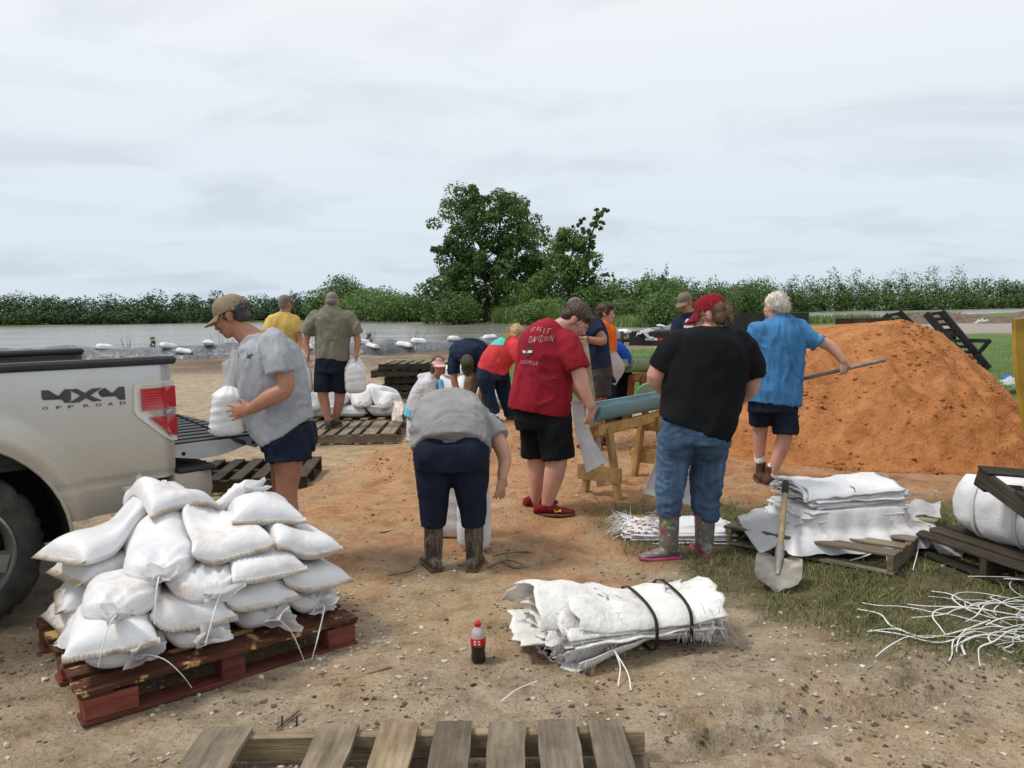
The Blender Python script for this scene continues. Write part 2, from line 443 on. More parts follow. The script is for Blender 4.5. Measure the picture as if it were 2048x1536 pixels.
# ---- ground material
def ground_material():
    m, n, l, b = new_mat('ground_soil')
    tc = n.new('ShaderNodeTexCoord'); v = tc.outputs['Object']
    at = nd(n, 'ShaderNodeAttribute', attribute_name='zones'); sp = n.new('ShaderNodeSeparateColor'); l.new(at.outputs['Color'], sp.inputs[0])
    at2 = nd(n, 'ShaderNodeAttribute', attribute_name='zones_more'); sp2 = n.new('ShaderNodeSeparateColor'); l.new(at2.outputs['Color'], sp2.inputs[0])
    big = noise(n, l, v, 0.9, 6, 0.6); mid = noise(n, l, v, 5, 6, 0.65, 0.4); fine = noise(n, l, v, 38, 5, 0.7); vf = noise(n, l, v, 150, 3)
    mud = ramp(n, l, mid, [(0.28, (.16, .118, .074)), (0.43, (.315, .242, .160)), (0.58, (.41, .328, .228)), (0.75, (.49, .41, .30))])
    warm = ramp(n, l, mid, [(0.28, (.25, .165, .09)), (0.5, (.44, .305, .175)), (0.75, (.54, .40, .25))])
    fw = nd(n, 'ShaderNodeMath', operation='MULTIPLY_ADD'); fw.inputs[1].default_value = 0.9; l.new(sp2.outputs[0], fw.inputs[0])
    ob = ramp(n, l, noise(n, l, v, 1.7, 5, 0.6), [(0.46, 0), (0.64, .75)]); l.new(ob, fw.inputs[2]); fw.use_clamp = True
    base = mixc(n, l, mud, warm, fw.outputs[0])
    base = mixc(n, l, base, ramp(n, l, fine, [(0.27, (.42, .39, .36)), (0.44, .98), (0.6, 1.12), (0.78, (1.5, 1.46, 1.4))]), 0.9, 'MULTIPLY')
    # dark damp crumbs
    cr = nd(n, 'ShaderNodeTexVoronoi', Scale=32); l.new(v, cr.inputs['Vector'])
    crm = ramp(n, l, cr.outputs['Distance'], [(0.08, 1), (0.2, 0)])
    crw = nd(n, 'ShaderNodeMath', operation='MULTIPLY'); l.new(crm, crw.inputs[0]); l.new(ramp(n, l, noise(n, l, v, 3.1, 4), [(0.44, 0), (0.60, .8)]), crw.inputs[1])
    base = mixc(n, l, base, (.055, .042, .028), crw.outputs[0])
    # pale grit
    gr = nd(n, 'ShaderNodeTexVoronoi', Scale=58); l.new(v, gr.inputs['Vector'])
    grm = nd(n, 'ShaderNodeMath', operation='MULTIPLY'); l.new(ramp(n, l, gr.outputs['Distance'], [(0.16, 1), (0.26, 0)]), grm.inputs[0])
    l.new(ramp(n, l, noise(n, l, v, 2.3, 5), [(0.40, 0), (0.58, .9)]), grm.inputs[1])
    base = mixc(n, l, base, ramp(n, l, gr.outputs['Color'], [(0.1, (.12, .10, .08)), (0.4, (.30, .26, .21)), (0.75, (.50, .46, .40)), (1.0, (.68, .65, .60))]), grm.outputs[0])
    sand = ramp(n, l, mid, [(0.25, (.33, .15, .065)), (0.5, (.53, .275, .13)), (0.75, (.62, .375, .20))])
    sand = mixc(n, l, sand, ramp(n, l, fine, [(0.3, .62), (0.65, 1.05)]), 0.7, 'MULTIPLY')
    sf = nd(n, 'ShaderNodeMath', operation='MULTIPLY'); l.new(sp.outputs[0], sf.inputs[0]); l.new(ramp(n, l, noise(n, l, v, 2.8, 5, .65), [(0.34, .45), (0.56, 1.0)]), sf.inputs[1])
    base = mixc(n, l, base, sand, sf.outputs[0])
    road = ramp(n, l, mid, [(0.3, (.24, .20, .17)), (0.7, (.36, .32, .28))])
    base = mixc(n, l, base, road, sp2.outputs[1])
    base = mixc(n, l, base, ramp(n, l, mid, [(0.3, (.075, .048, .03)), (0.7, (.20, .14, .09))]), sp2.outputs[2])
    turf = ramp(n, l, mid, [(0.28, (.06, .048, .022)), (0.5, (.13, .105, .052)), (0.72, (.20, .165, .09))])
    base = mixc(n, l, base, turf, sp.outputs[1])
    lawn = ramp(n, l, fine, [(0.3, (.045, .085, .014)), (0.55, (.095, .165, .028)), (0.75, (.16, .21, .05))])
    base = mixc(n, l, base, lawn, sp.outputs[2])
    l.new(base, b.inputs['Base Color'])
    l.new(ramp(n, l, big, [(0.35, .62), (0.6, .92)]), b.inputs['Roughness'])
    b.inputs['Specular IOR Level'].default_value = 0.28
    p = bump(n, l, None, mid, 0.7, 0.06)
    p = bump(n, l, None, fine, 1.0, 0.03, p)
    bump(n, l, b, vf, 0.5, 0.004, p)
    return m
MT['ground'] = ground_material()

gx = spread(-700, 700, -4.0, 4.4, 0.042, 1.08)
gy = np.concatenate([[-60, -20, -8, -3, -1], spread(0, 900, 2.2, 10.5, 0.042, 1.045)])
gy = np.unique(gy)
GX, GY = np.meshgrid(gx, gy, indexing='ij')
fx, fy = GX.ravel(), GY.ravel()
GZ = ground_h(fx, fy)
ground = part('ground', np.column_stack([fx, fy, GZ]), grid_faces(len(gx), len(gy)), MT['ground'])
tag(ground, kind='structure')
_m = masks(fx, fy)
_att = ground.data.color_attributes.new('zones', 'FLOAT_COLOR', 'POINT')
_att.data.foreach_set('color', np.column_stack([_m[0], _m[1], _m[2], np.ones_like(fx)]).ravel())
_att = ground.data.color_attributes.new('zones_more', 'FLOAT_COLOR', 'POINT')
_att.data.foreach_set('color', np.column_stack([_m[3], _m[4], sstep(19, 25, fy) * (1 - _m[2]) * (1 - _m[4]) * (fy < 70) * (0.5 + .5 * sstep(.35, .6, fbm(xyz(fx, fy * 2) * .5, 3, 8))), np.ones_like(fx)]).ravel())
def gh(x, y): return float(ground_h(np.array([x]), np.array([y]))[0])

# ---- lake
def water_material():
    m, n, l, b = new_mat('lake_water')
    v = coords(n, l, (0.16, 0.7, 1), False); vb = coords(n, l, (.035, .16, 1), False)
    l.new(ramp(n, l, noise(n, l, vb, 1.0, 5, .65), [(0.35, (.17, .155, .125)), (0.65, (.22, .205, .17))]), b.inputs['Base Color'])
    l.new(ramp(n, l, noise(n, l, vb, 2.2, 4, .6), [(0.35, .10), (0.65, .22)]), b.inputs['Roughness'])
    b.inputs['IOR'].default_value = 1.33
    w = noise(n, l, v, 2.6, 4, 0.6, 0.6); w2 = noise(n, l, v, 0.35, 3)
    p = bump(n, l, None, w2, 0.4, 0.6)
    bump(n, l, b, w, 0.5, 0.25, p)
    return m
MT['water'] = water_material()
lake = part('lake', [(-700, 24, WATER_Z), (700, 24, WATER_Z), (700, 330, WATER_Z), (-700, 330, WATER_Z)], [(0, 1, 2, 3)], MT['water'])
tag(lake, kind='structure')

# ---- loose stones and damp crumbs on the ground (too many to count)
def ico():
    bm = bmesh.new(); bmesh.ops.create_icosphere(bm, subdivisions=1, radius=1.0)
    V = np.array([v.co[:] for v in bm.verts]); F = np.array([[v.index for v in f.verts] for f in bm.faces]); bm.free(); return V, F
ICO_V, ICO_F = ico()
def scatter(name, pts, rad, mat, flat=0.6, jag=0.3, parent=None, label=None, cat=None, seed=1):
    r = np.random.default_rng(seed); n = len(pts); k = len(ICO_V)
    S = rad[:, None, None] * r.uniform(0.7, 1.3, (n, 1, 3)) * np.array([1, 1, flat])
    V = ICO_V[None] * (1 + r.uniform(-jag, jag, (n, k, 1))) * S
    a = r.uniform(0, 6.28, n); c, s = np.cos(a)[:, None], np.sin(a)[:, None]
    X = V[..., 0] * c - V[..., 1] * s; Y = V[..., 0] * s + V[..., 1] * c
    V = np.stack([X, Y, V[..., 2]], -1) + pts[:, None, :]
    F = (ICO_F[None] + (np.arange(n) * k)[:, None, None]).reshape(-1, 3)
    o = part(name, V.reshape(-1, 3), F.tolist(), mat, parent, smooth=False)
    tag(o, label, cat, kind='stuff'); return o
MT['stone'] = None
def stone_material():
    m, n, l, b = new_mat('pebble_stone')
    g = n.new('ShaderNodeNewGeometry')
    c = ramp(n, l, g.outputs['Random Per Island'], [(0.0, (.16, .135, .11)), (0.35, (.30, .26, .21)), (0.6, (.42, .38, .33)), (0.8, (.55, .52, .48)), (0.9, (.40, .27, .16)), (1.0, (.20, .17, .15))])
    l.new(c, b.inputs['Base Color']); b.inputs['Roughness'].default_value = 0.8; return m
MT['stone'] = stone_material()
r = np.random.default_rng(11)
px = r.uniform(-2.9, 3.6, 120000); py = 2.35 + 4.6 * r.random(120000) ** 1.5
dens = fbm(xyz(px, py) * 1.3, 4, 77); dens2 = fbm(xyz(px, py) * 0.55, 2, 78)
mk = masks(px, py)
prob = (sstep(0.42, 0.72, dens) ** 1.5 * 0.6 + 0.08) * (1 - 0.93 * mk[0]) * (1 - 0.7 * mk[1])
prob *= 0.5 + 1.6 * np.maximum(np.exp(-((px - 1.5) ** 2 + (py - 2.5) ** 2) / 0.8), np.exp(-((px + 1.2) ** 2 + (py - 2.75) ** 2) / 0.5))
sel = r.random(120000) < prob * .72
px, py = px[sel], py[sel]
rad = 0.0022 + 0.0135 * r.random(len(px)) ** 5
scatter('gravel', np.column_stack([px, py, ground_h(px, py) + rad * 0.2]), rad, MT['stone'], seed=2, label='pale pebbles and grit scattered over the mud', cat='gravel')
MT['crumb'] = pmat('damp_crumb', [(.035, .026, .017), (.10, .075, .05), (.17, .13, .085)], 9, 0.9, 0.3, rand=False)
px = r.uniform(-2.9, 3.4, 70000); py = 2.4 + 5.6 * r.random(70000) ** 1.3
dens = fbm(xyz(px, py) * 2.2, 4, 177)
mk = masks(px, py)
rut = np.exp(-(((py - 3.0) - (px - 1.1) * 0.33) / .13) ** 2) * sstep(.3, .6, px) * sstep(2.3, 1.7, px)
prob = (sstep(0.48, 0.66, dens) * 0.5 + 0.03) * (1 - 0.8 * mk[0]) + rut * 0.5
sel = r.random(70000) < prob * .68
px, py = px[sel], py[sel]
rad = 0.002 + 0.011 * r.random(len(px)) ** 5
scatter('mud_crumbs', np.column_stack([px, py, ground_h(px, py) + rad * 0.1]), rad, MT['crumb'], flat=0.55, jag=0.45, seed=3, label='dark damp soil crumbs strewn across the yard', cat='mud')

# ---- grass (uncountable)
def blades(name, px, py, hgt, wid, mat, label, lean=0.6, seed=5, z=None):
    r = np.random.default_rng(seed); n = len(px)
    base = np.column_stack([px, py, ground_h(px, py) - 0.004 if z is None else z])
    a = r.uniform(0, 6.28, n); side = np.column_stack([np.cos(a), np.sin(a), np.zeros(n)]) * wid[:, None]
    b = r.uniform(0, 6.28, n); ln = np.column_stack([np.cos(b), np.sin(b), np.zeros(n)]) * (hgt * r.uniform(0.1, lean, n))[:, None]
    up = np.column_stack([np.zeros(n), np.zeros(n), hgt])
    V = np.stack([base - side, base + side, base + up * .6 + ln * .4 + side * .7, base + up * .6 + ln * .4 - side * .7, base + up * .9 + ln * 1.3], 1)
    i = np.arange(n) * 5
    F = [t for k in i.tolist() for t in ((k, k + 1, k + 2, k + 3), (k + 3, k + 2, k + 4))]
    o = part(name, V.reshape(-1, 3), F, mat, None); tag(o, label, 'grass', kind='stuff'); return o
def blade_material(name, cols):
    m, n, l, b = new_mat(name); g = n.new('ShaderNodeNewGeometry')
    l.new(ramp(n, l, g.outputs['Random Per Island'], [(i / (len(cols) - 1), c) for i, c in enumerate(cols)]), b.inputs['Base Color'])
    b.inputs['Roughness'].default_value = 0.6; b.inputs['Specular IOR Level'].default_value = 0.2
    return m
MT['blade'] = blade_material('grass_blade', [(.06, .09, .022), (.11, .15, .038), (.14, .14, .05), (.23, .19, .09), (.08, .115, .028), (.30, .25, .13)])
px = r.uniform(-0.2, 4.2, 130000); py = r.uniform(2.3, 6.6, 130000)
mk = masks(px, py)
sel = r.random(130000) < mk[1] ** 1.3 * 0.75 * (0.15 + sstep(.35, .65, fbm(xyz(px, py) * 3, 3, 15)))
px, py = px[sel], py[sel]
blades('grass', px, py, r.uniform(.015, .06, len(px)), r.uniform(.0014, .003, len(px)), MT['blade'], 'short trampled grass around the white bag bales', seed=6, lean=1.6)
MT['lawn_blade'] = blade_material('lawn_blade', [(.07, .125, .02), (.105, .18, .035), (.15, .21, .055)])
px = r.uniform(-5, 20, 26000); py = 12 + 26 * r.random(26000) ** 1.5
mk = masks(px, py); sel = mk[2] > r.random(26000) * 0.9
px, py = px[sel], py[sel]
blades('lawn_grass', px, py, r.uniform(.025, .07, len(px)), r.uniform(.004, .009, len(px)), MT['lawn_blade'], 'bright green lawn behind the sand heap', seed=8)

# ---- foliage
def leaf_material(name, cols, trans=0.25):
    m, n, l, b = new_mat(name); g = n.new('ShaderNodeNewGeometry')
    tc = n.new('ShaderNodeTexCoord')
    f = noise(n, l, tc.outputs['Object'], 0.33, 3)
    ad = nd(n, 'ShaderNodeMath', operation='MULTIPLY_ADD'); ad.inputs[1].default_value = 0.45
    l.new(g.outputs['Random Per Island'], ad.inputs[0]); mu = nd(n, 'ShaderNodeMath', operation='MULTIPLY'); mu.inputs[1].default_value = 0.75
    l.new(f, mu.inputs[0]); l.new(mu.outputs[0], ad.inputs[2])
    c = ramp(n, l, ad.outputs[0], [(0.2 + .6 * i / (len(cols) - 1), k) for i, k in enumerate(cols)])
    l.new(c, b.inputs['Base Color']); b.inputs['Roughness'].default_value = 0.55; b.inputs['Specular IOR Level'].default_value = 0.25
    t = n.new('ShaderNodeBsdfTranslucent'); l.new(c, t.inputs['Color'])
    mx = nd(n, 'ShaderNodeMixShader'); mx.inputs[0].default_value = trans
    l.new(b.outputs[0], mx.inputs[1]); l.new(t.outputs[0], mx.inputs[2]); l.new(mx.outputs[0], n['Material Output'].inputs['Surface'])
    return m
MT['leaf_dark'] = leaf_material('leaf_dark', [(.038, .072, .02), (.07, .128, .034), (.115, .185, .05)])
MT['leaf_mid'] = leaf_material('leaf_mid', [(.05, .095, .024), (.088, .155, .038), (.14, .22, .06)])
MT['leaf_far'] = leaf_material('leaf_far', [(.022, .046, .018), (.042, .08, .028), (.07, .118, .042)])
MT['leaf_pine'] = leaf_material('leaf_pine', [(.045, .088, .026), (.08, .14, .038), (.125, .20, .058)])
MT['leaf_reed'] = leaf_material('leaf_reed', [(.08, .14, .03), (.14, .21, .055), (.2, .25, .09)])
MT['bark'] = pmat('bark', [(.045, .036, .027), (.10, .082, .06)], 3, 0.9, 0.6, 20, (1, 1, .2))

def leaf_cloud(clumps, per, size, r, squash=0.8, hollow=0.35):
    """leaf quads through the volume of each clump (x,y,z,radius)"""
    C = np.repeat(np.asarray(clumps, float), per, 0); n = len(C)
    d = r.normal(size=(n, 3)); d /= np.linalg.norm(d, axis=1)[:, None]
    q = (hollow + (1 - hollow) * r.random(n)) ** 0.6
    p = C[:, :3] + d * (C[:, 3] * q)[:, None] * np.array([1, 1, squash])
    s = size * r.uniform(0.55, 1.35, n)
    nrm = d * 0.6 + r.normal(size=(n, 3)) * 0.6 + np.array([0, 0, .5]); nrm /= np.linalg.norm(nrm, axis=1)[:, None]
    a = np.cross(nrm, r.normal(size=(n, 3))); a /= np.linalg.norm(a, axis=1)[:, None]; b = np.cross(nrm, a)
    a *= s[:, None]; b *= (s * r.uniform(.5, .9, n))[:, None]
    V = np.stack([p - a, p - b * .8 + a * .1, p + a, p + b * .8 + a * .1], 1)
    return V.reshape(-1, 3), np.arange(n * 4).reshape(-1, 4).tolist()
def branch_tree(blob, base, h, r, lean=(0, 0), nb=6, th=0.3):
    top = np.array(base) + np.array([lean[0], lean[1], h])
    P = [np.array(base), np.array(base) * .6 + top * .4 + r.normal(size=3) * .2 * np.array([1, 1, 0]), top]
    blob.add(*tube(P, [th, th * .7, th * .2], 8, 4)); out = []
    C = catmull(np.array(P), 6)
    for i in range(nb):
        t = 0.25 + 0.7 * i / nb; p = C[int(t * (len(C) - 1))]; a = r.uniform(0, 6.28); ln = h * (0.42 - 0.25 * t) * r.uniform(.7, 1.2)
        e = p + np.array([math.cos(a) * ln, math.sin(a) * ln, ln * r.uniform(.5, 1.0)])
        blob.add(*tube([p, (p + e) / 2 + [0, 0, -ln * .06], e], [th * .38, th * .25, th * .08], 6, 3)); out.append(e)
    return out

# the large cottonwood on the point, with a second stem
def big_tree():
    r = np.random.default_rng(4)
    base = D(985, 640, 128); base[2] = 0.1
    t = thing('broadleaf_tree', 'tallest dark green broadleaf tree standing on the far point', 'tree', base)
    px2m = 128 / 1600
    wood = Blob(); tips = []
    for sx, hh, ln in ((-1.5, 19.5, -2.4), (1.2, 19, 1.3), (3.0, 13, 3.8), (-3, 13, -3.6)):
        tips += branch_tree(wood, base + np.array([sx * .35, r.uniform(-1, 1), 0]), hh, r, (ln, r.uniform(-1, 1)), 8, .42)
    bpart('trunk', wood, MT['bark'], t)
    cl = []
    prof = [(20.6, -2.6, 1.6), (19.4, -3.6, 3.0), (20, 2.2, 1.8), (18.2, 2.6, 2.6), (17.2, -4.6, 3.2), (16.4, -1.2, 2.6), (16.5, 4.6, 2.6), (14.6, -5.2, 2.8), (14.2, 1.0, 2.6), (14, 5.8, 2.4),
            (12.2, -7.0, 1.5), (11.8, -3.4, 2.8), (11.0, 6.0, 2.8), (10.2, 8.0, 1.9), (11.4, 3.0, 2.2), (9.0, -6.0, 2.6), (8.6, -1.4, 1.6), (8.2, 7.4, 2.6), (6.6, -7.6, 2.6), (6.6, 8.0, 2.2), (5.6, 4.6, 2.4),
            (4.6, -8.4, 2.8), (4.4, -4.6, 3.4), (4.2, 6.8, 2.8), (6.2, 0.2, 2.6), (8.8, 3.6, 2.4), (9.6, -3.2, 2.6), (5.2, -6.4, 2.8), (3.0, -1.0, 2.6), (2.4, 3.0, 2.6), (2.2, -8.0, 2.4), (2.2, 7.6, 2.2), (7.2, -4, 2.2), (1.6, 0.6, 2.0), (1.5, -5, 2.4)]
    for z, x, rr in [(q[0] * .95, q[1], q[2]) for q in prof]:
        for _ in range(9):
            cl.append((base[0] + x + r.normal() * rr * .5, base[1] + r.normal() * 2.6, z + r.normal() * rr * .42, rr * r.uniform(.4, .8)))
    for e in tips: cl.append((*e, 1.2))
    V, F = leaf_cloud(cl, 150, 0.25, r, 0.75)
    part('crown', V, F, MT['leaf_dark'], t, smooth=False)
    # vine hung tree to its right, with a bare leaning top
    base = D(1142, 642, 112); base[2] = 0.1
    t = thing('broadleaf_tree', 'vine covered tree with leaning ragged top beside the tallest tree', 'tree', base)
    wood = Blob(); branch_tree(wood, base, 11.5, r, (0.5, 0), 6, .3)
    wood.add(*tube([base + [1.2, 0, 0], base + [2.2, 0, 7], base + [3.0, 0, 12], base + [4.6, 0, 15]], [.3, .24, .14, .05], 7, 4))
    bpart('trunk', wood, MT['bark'], t); cl = []
    for z, x, rr in ((12.0, -0.6, 1.3), (11.0, -.2, 1.7), (9.4, -1.8, 1.6), (9.4, 1.0, 1.7), (7.6, -1.2, 2.0), (7.4, 1.8, 1.6), (8.6, -.4, 2.2), (6.6, -.2, 2.4), (5.6, -2.6, 2.4), (5.2, 1.2, 2.4), (4.4, -3.6, 2.4), (3.6, -5.0, 2.2), (3.4, -.6, 2.8), (3.2, 2.0, 2.2), (1.6, -5.0, 2.0), (1.6, -2.4, 2.0), (1.4, 1.0, 2.2), (1.6, 3.4, 1.4)):
        for _ in range(7): cl.append((base[0] + x * 1.08 + r.normal() * rr * .5, base[1] + r.normal() * 1.5, z + r.normal() * rr * .4, rr * r.uniform(.45, .9)))
    V, F = leaf_cloud(cl, 130, 0.22, r, 0.8); part('crown', V, F, MT['leaf_mid'], t, smooth=False)
    cl = []
    for z, x, rr in ((15.2, 4.6, .7), (14.6, 3.9, 1.0), (13.6, 3.1, .9), (13.6, 4.4, .8), (12.6, 2.5, .9), (14.0, 1.6, .5), (11.6, 2.7, .8), (10.4, 2.9, .7), (9.0, 3.0, .8), (7.6, 3.6, 1.0), (6.2, 3.9, 1.1), (13.2, 1.0, .4)):
        for _ in range(4): cl.append((base[0] + x + r.normal() * rr * .5, base[1] + r.normal() * .6, z + r.normal() * rr * .4, rr * r.uniform(.3, .55)))
    V, F = leaf_cloud(cl, 55, 0.2, r, 0.8, .1); part('crown', V, F, MT['leaf_dark'], t, smooth=False)
big_tree()

def crown_leaves(cx, cy, z0, h, w, n, size, r, conic=False, seed=0):
    """leaf quads through lumpy crowns; arrays of trees, n leaves each"""
    k = len(cx); N = k * n; d = r.normal(size=(N, 3)); d /= np.linalg.norm(d, axis=1)[:, None]
    I = np.repeat(np.arange(k), n); lump = fbm(d * 2.1 + (I * 7.31)[:, None], 3, seed); lump2 = fbm(d * 5.0 + (I * 3.7)[:, None], 2, seed + 5)
    q = (.25 + .75 * r.random(N) ** .45) * np.minimum(.50 + .80 * lump + .26 * lump2, 1.15)
    u = d * (q * (np.abs(d) ** 3.4).sum(1) ** (-1 / 3.4))[:, None] * .92; zz = (u[:, 2] * .5 + .5)
    if conic: u[:, :2] *= np.clip(1.22 - .82 * zz, .34, 1.3)[:, None]
    else: u[:, :2] *= np.clip(1.05 - .35 * np.abs(zz - .45) ** 1.2, .3, 1)[:, None]
    p = np.column_stack([cx[I] + u[:, 0] * w[I] / 2, cy[I] + u[:, 1] * w[I] / 2, z0[I] + np.clip(zz, -.02, 1.2) * h[I]])
    s_ = size * r.uniform(.5, 1.3, N); nrm = d * .7 + r.normal(size=(N, 3)) * .5 + np.array([0, 0, .45]); nrm /= np.linalg.norm(nrm, axis=1)[:, None]
    a = np.cross(nrm, r.normal(size=(N, 3))); a /= np.linalg.norm(a, axis=1)[:, None]; b = np.cross(nrm, a) * (s_ * r.uniform(.45, .85, N))[:, None]; a = a * s_[:, None]
    V = np.stack([p - a, p - b * .8 + a * .1, p + a, p + b * .8 + a * .1], 1); return V.reshape(-1, 3), np.arange(N * 4).reshape(-1, 4).tolist()
def bush(name, px, py, Y, w, h, mat, label, r, n=14, per=90, size=0.2, cat='bush', group=None):
    b = D(px, py, Y); b[2] = max(gh(b[0], b[1]), WATER_Z)
    t = thing(name, label, cat, b, group=group); wood = Blob()
    for i in range(4):
        a = r.uniform(0, 6.28); wood.add(*tube([b, b + [math.cos(a) * w * .2, math.sin(a) * w * .2, h * .4], b + [math.cos(a) * w * .32, math.sin(a) * w * .3, h * .8]], [.05 * h / 3, .04 * h / 3, .012], 6, 3))
    bpart('trunk', wood, MT['bark'], t); k = max(3, n // 7); o = r.normal(size=(k, 2)) * w * .17
    hh = h * r.uniform(.62, 1.0, k); hh[0] = h; V, F = crown_leaves(b[0] + o[:, 0], b[1] + o[:, 1] * .7, np.full(k, b[2]), hh, np.full(k, w * .72), int(n * per / k), size, r, cat == 'tree' and w < 4, 3)
    part('crown', V, F, mat, t, smooth=False); return t
rb = np.random.default_rng(23)
bush('shrub', 905, 643, 114, 8.5, 4.8, MT['leaf_dark'], 'rounded dark shrub at the water below the tallest tree', rb, 34, 120, .22)
bush('shrub', 820, 642, 160, 15, 6.6, MT['leaf_mid'], 'leafy bright green thicket left of the tallest tree', rb, 50, 110, .32)
bush('shrub', 745, 642, 185, 17, 8.2, MT['leaf_mid'], 'wide rounded green trees at the bend of the shore', rb, 60, 110, .36)
bush('broadleaf_tree', 700, 641, 205, 13, 12.0, MT['leaf_dark'], 'domed tree rising over the far shore left of the point', rb, 46, 120, .4, 'tree')
bush('broadleaf_tree', 655, 641, 212, 12, 9.0, MT['leaf_mid'], 'smaller rounded tree beside the domed shore tree', rb, 40, 110, .4, 'tree')
bush('shrub', 1085, 645, 98, 7, 3.4, MT['leaf_mid'], 'light green shrub right of the tallest tree at the shore', rb, 30, 110, .2)
bush('shrub', 1325, 652, 70, 4.8, 3.6, MT['leaf_mid'], 'green bush beside the man in the camouflage cap', rb, 34, 110, .13)
bush('shrub', 1240, 652, 88, 5.0, 2.6, MT['leaf_dark'], 'low dark bush behind the curly haired boy', rb, 26, 100, .16)
bush('broadleaf_tree', 1285, 625, 170, 5.5, 9.6, MT['leaf_dark'], 'small round topped tree standing above the right wood', rb, 20, 100, .3, 'tree')
bush('pine_tree', 1324, 620, 175, 2.6, 11.5, MT['leaf_far'], 'thin spindly tree top poking above the right wood', rb, 16, 70, .25, 'tree')
bush('broadleaf_tree', 1222, 630, 150, 2.6, 7.4, MT['leaf_mid'], 'slim pale tree just right of the vine covered tree', rb, 16, 80, .24, 'tree')
bush('broadleaf_tree', 1490, 620, 190, 9, 9.0, MT['leaf_pine'], 'broad tree top in the wood over the maroon cap', rb, 30, 100, .32, 'tree')

def wood_line(name, pts, hmean, hvar, wid, mat, label, r, per, size, step, conic=False, near=(1, 1)):
    """a far wood that reads as one mass"""
    P = np.array(pts); seg = np.concatenate([[0], np.cumsum(np.hypot(*np.diff(P, axis=0).T))]); T = []
    for row in range(3):
        for s in np.arange(0, seg[-1], step):
            s += r.uniform(-.5, .5) * step
            h = (hmean + hvar * (fbm(np.array([[s * .05, row, 0]]), 3, 5)[0] - .5) * 2.4 + r.normal() * hvar * .6) * (.62, 1, 1.1)[row] * np.interp(np.interp(s, seg, P[:, 1]), [125, 250], near)
            if row and r.random() < .12: h *= 1.2
            T.append((np.interp(s, seg, P[:, 0]), np.interp(s, seg, P[:, 1]) + row * wid * .55 + r.uniform(-1, 1), max(h, 2.0), wid * r.uniform(.6, 1.55)))
    T = np.array(T); V, F = crown_leaves(T[:, 0], T[:, 1], np.zeros(len(T)), T[:, 2], T[:, 3], per, size, r, conic, 7)
    o = part(name, V, F, mat, None, smooth=False); return tag(o, label, 'wood', kind='stuff')
rw = np.random.default_rng(31)
wood_line('wood', [(-175, 226), (-135, 213), (-95, 217), (-53, 224), (-36, 208)], 6.2, 1.2, 7.0, MT['leaf_far'], 'dark line of woods along the far left shore', rw, 560, .37, 3.2)
wood_line('wood', [(10, 128), (26, 150), (45, 208), (80, 246), (125, 256), (190, 268), (240, 275)], 8.4, 1.7, 5.4, MT['leaf_pine'], 'young green woods behind the water on the right', rw, 380, .37, 2.7, False, (.58, 1.08))
wood_line('wood', [(-30, 200), (-15, 170), (-3, 150), (8, 140)], 4.4, 1.0, 5.0, MT['leaf_mid'], 'bushy growth along the bend of the shore', rw, 420, .30, 2.4)

# reeds and tall grass on the far bank
def reed_bank(name, pts, n, h, label, seed, mat):
    r = np.random.default_rng(seed); P = np.array(pts); t = r.random(n) * (len(P) - 1); i = t.astype(int); f = (t - i)[:, None]
    q = P[i] * (1 - f) + P[i + 1] * f + np.column_stack([r.normal(size=n) * .6, np.abs(r.normal(size=n)) * 2.2])
    b = blades(name, q[:, 0], q[:, 1], h * r.uniform(.5, 1.2, n), np.full(n, .05), mat, label, seed=seed, lean=.8, z=np.maximum(ground_h(q[:, 0], q[:, 1]), -.1))
    b['category'] = 'reeds'; return b
reed_bank('reeds', [(-30, 190), (-17, 160), (-8, 134)], 2600, 2.2, 'pale green reeds along the bank below the tallest tree', 3, MT['leaf_reed'])
reed_bank('reeds', [(-2, 118), (2, 104), (6, 93)], 2200, 2.4, 'bright reeds on the bank right of the round shrub', 4, MT['leaf_reed'])
reed_bank('reeds', [(7, 88), (13, 75), (16, 77)], 2000, 1.1, 'tall weeds on the low bank behind the curly haired boy', 5, MT['leaf_reed'])
reed_bank('reeds', [(14, 64), (26, 72), (38, 80), (48, 86)], 2600, 0.9, 'weeds along the edge of the gravel road', 6, MT['leaf_reed'])
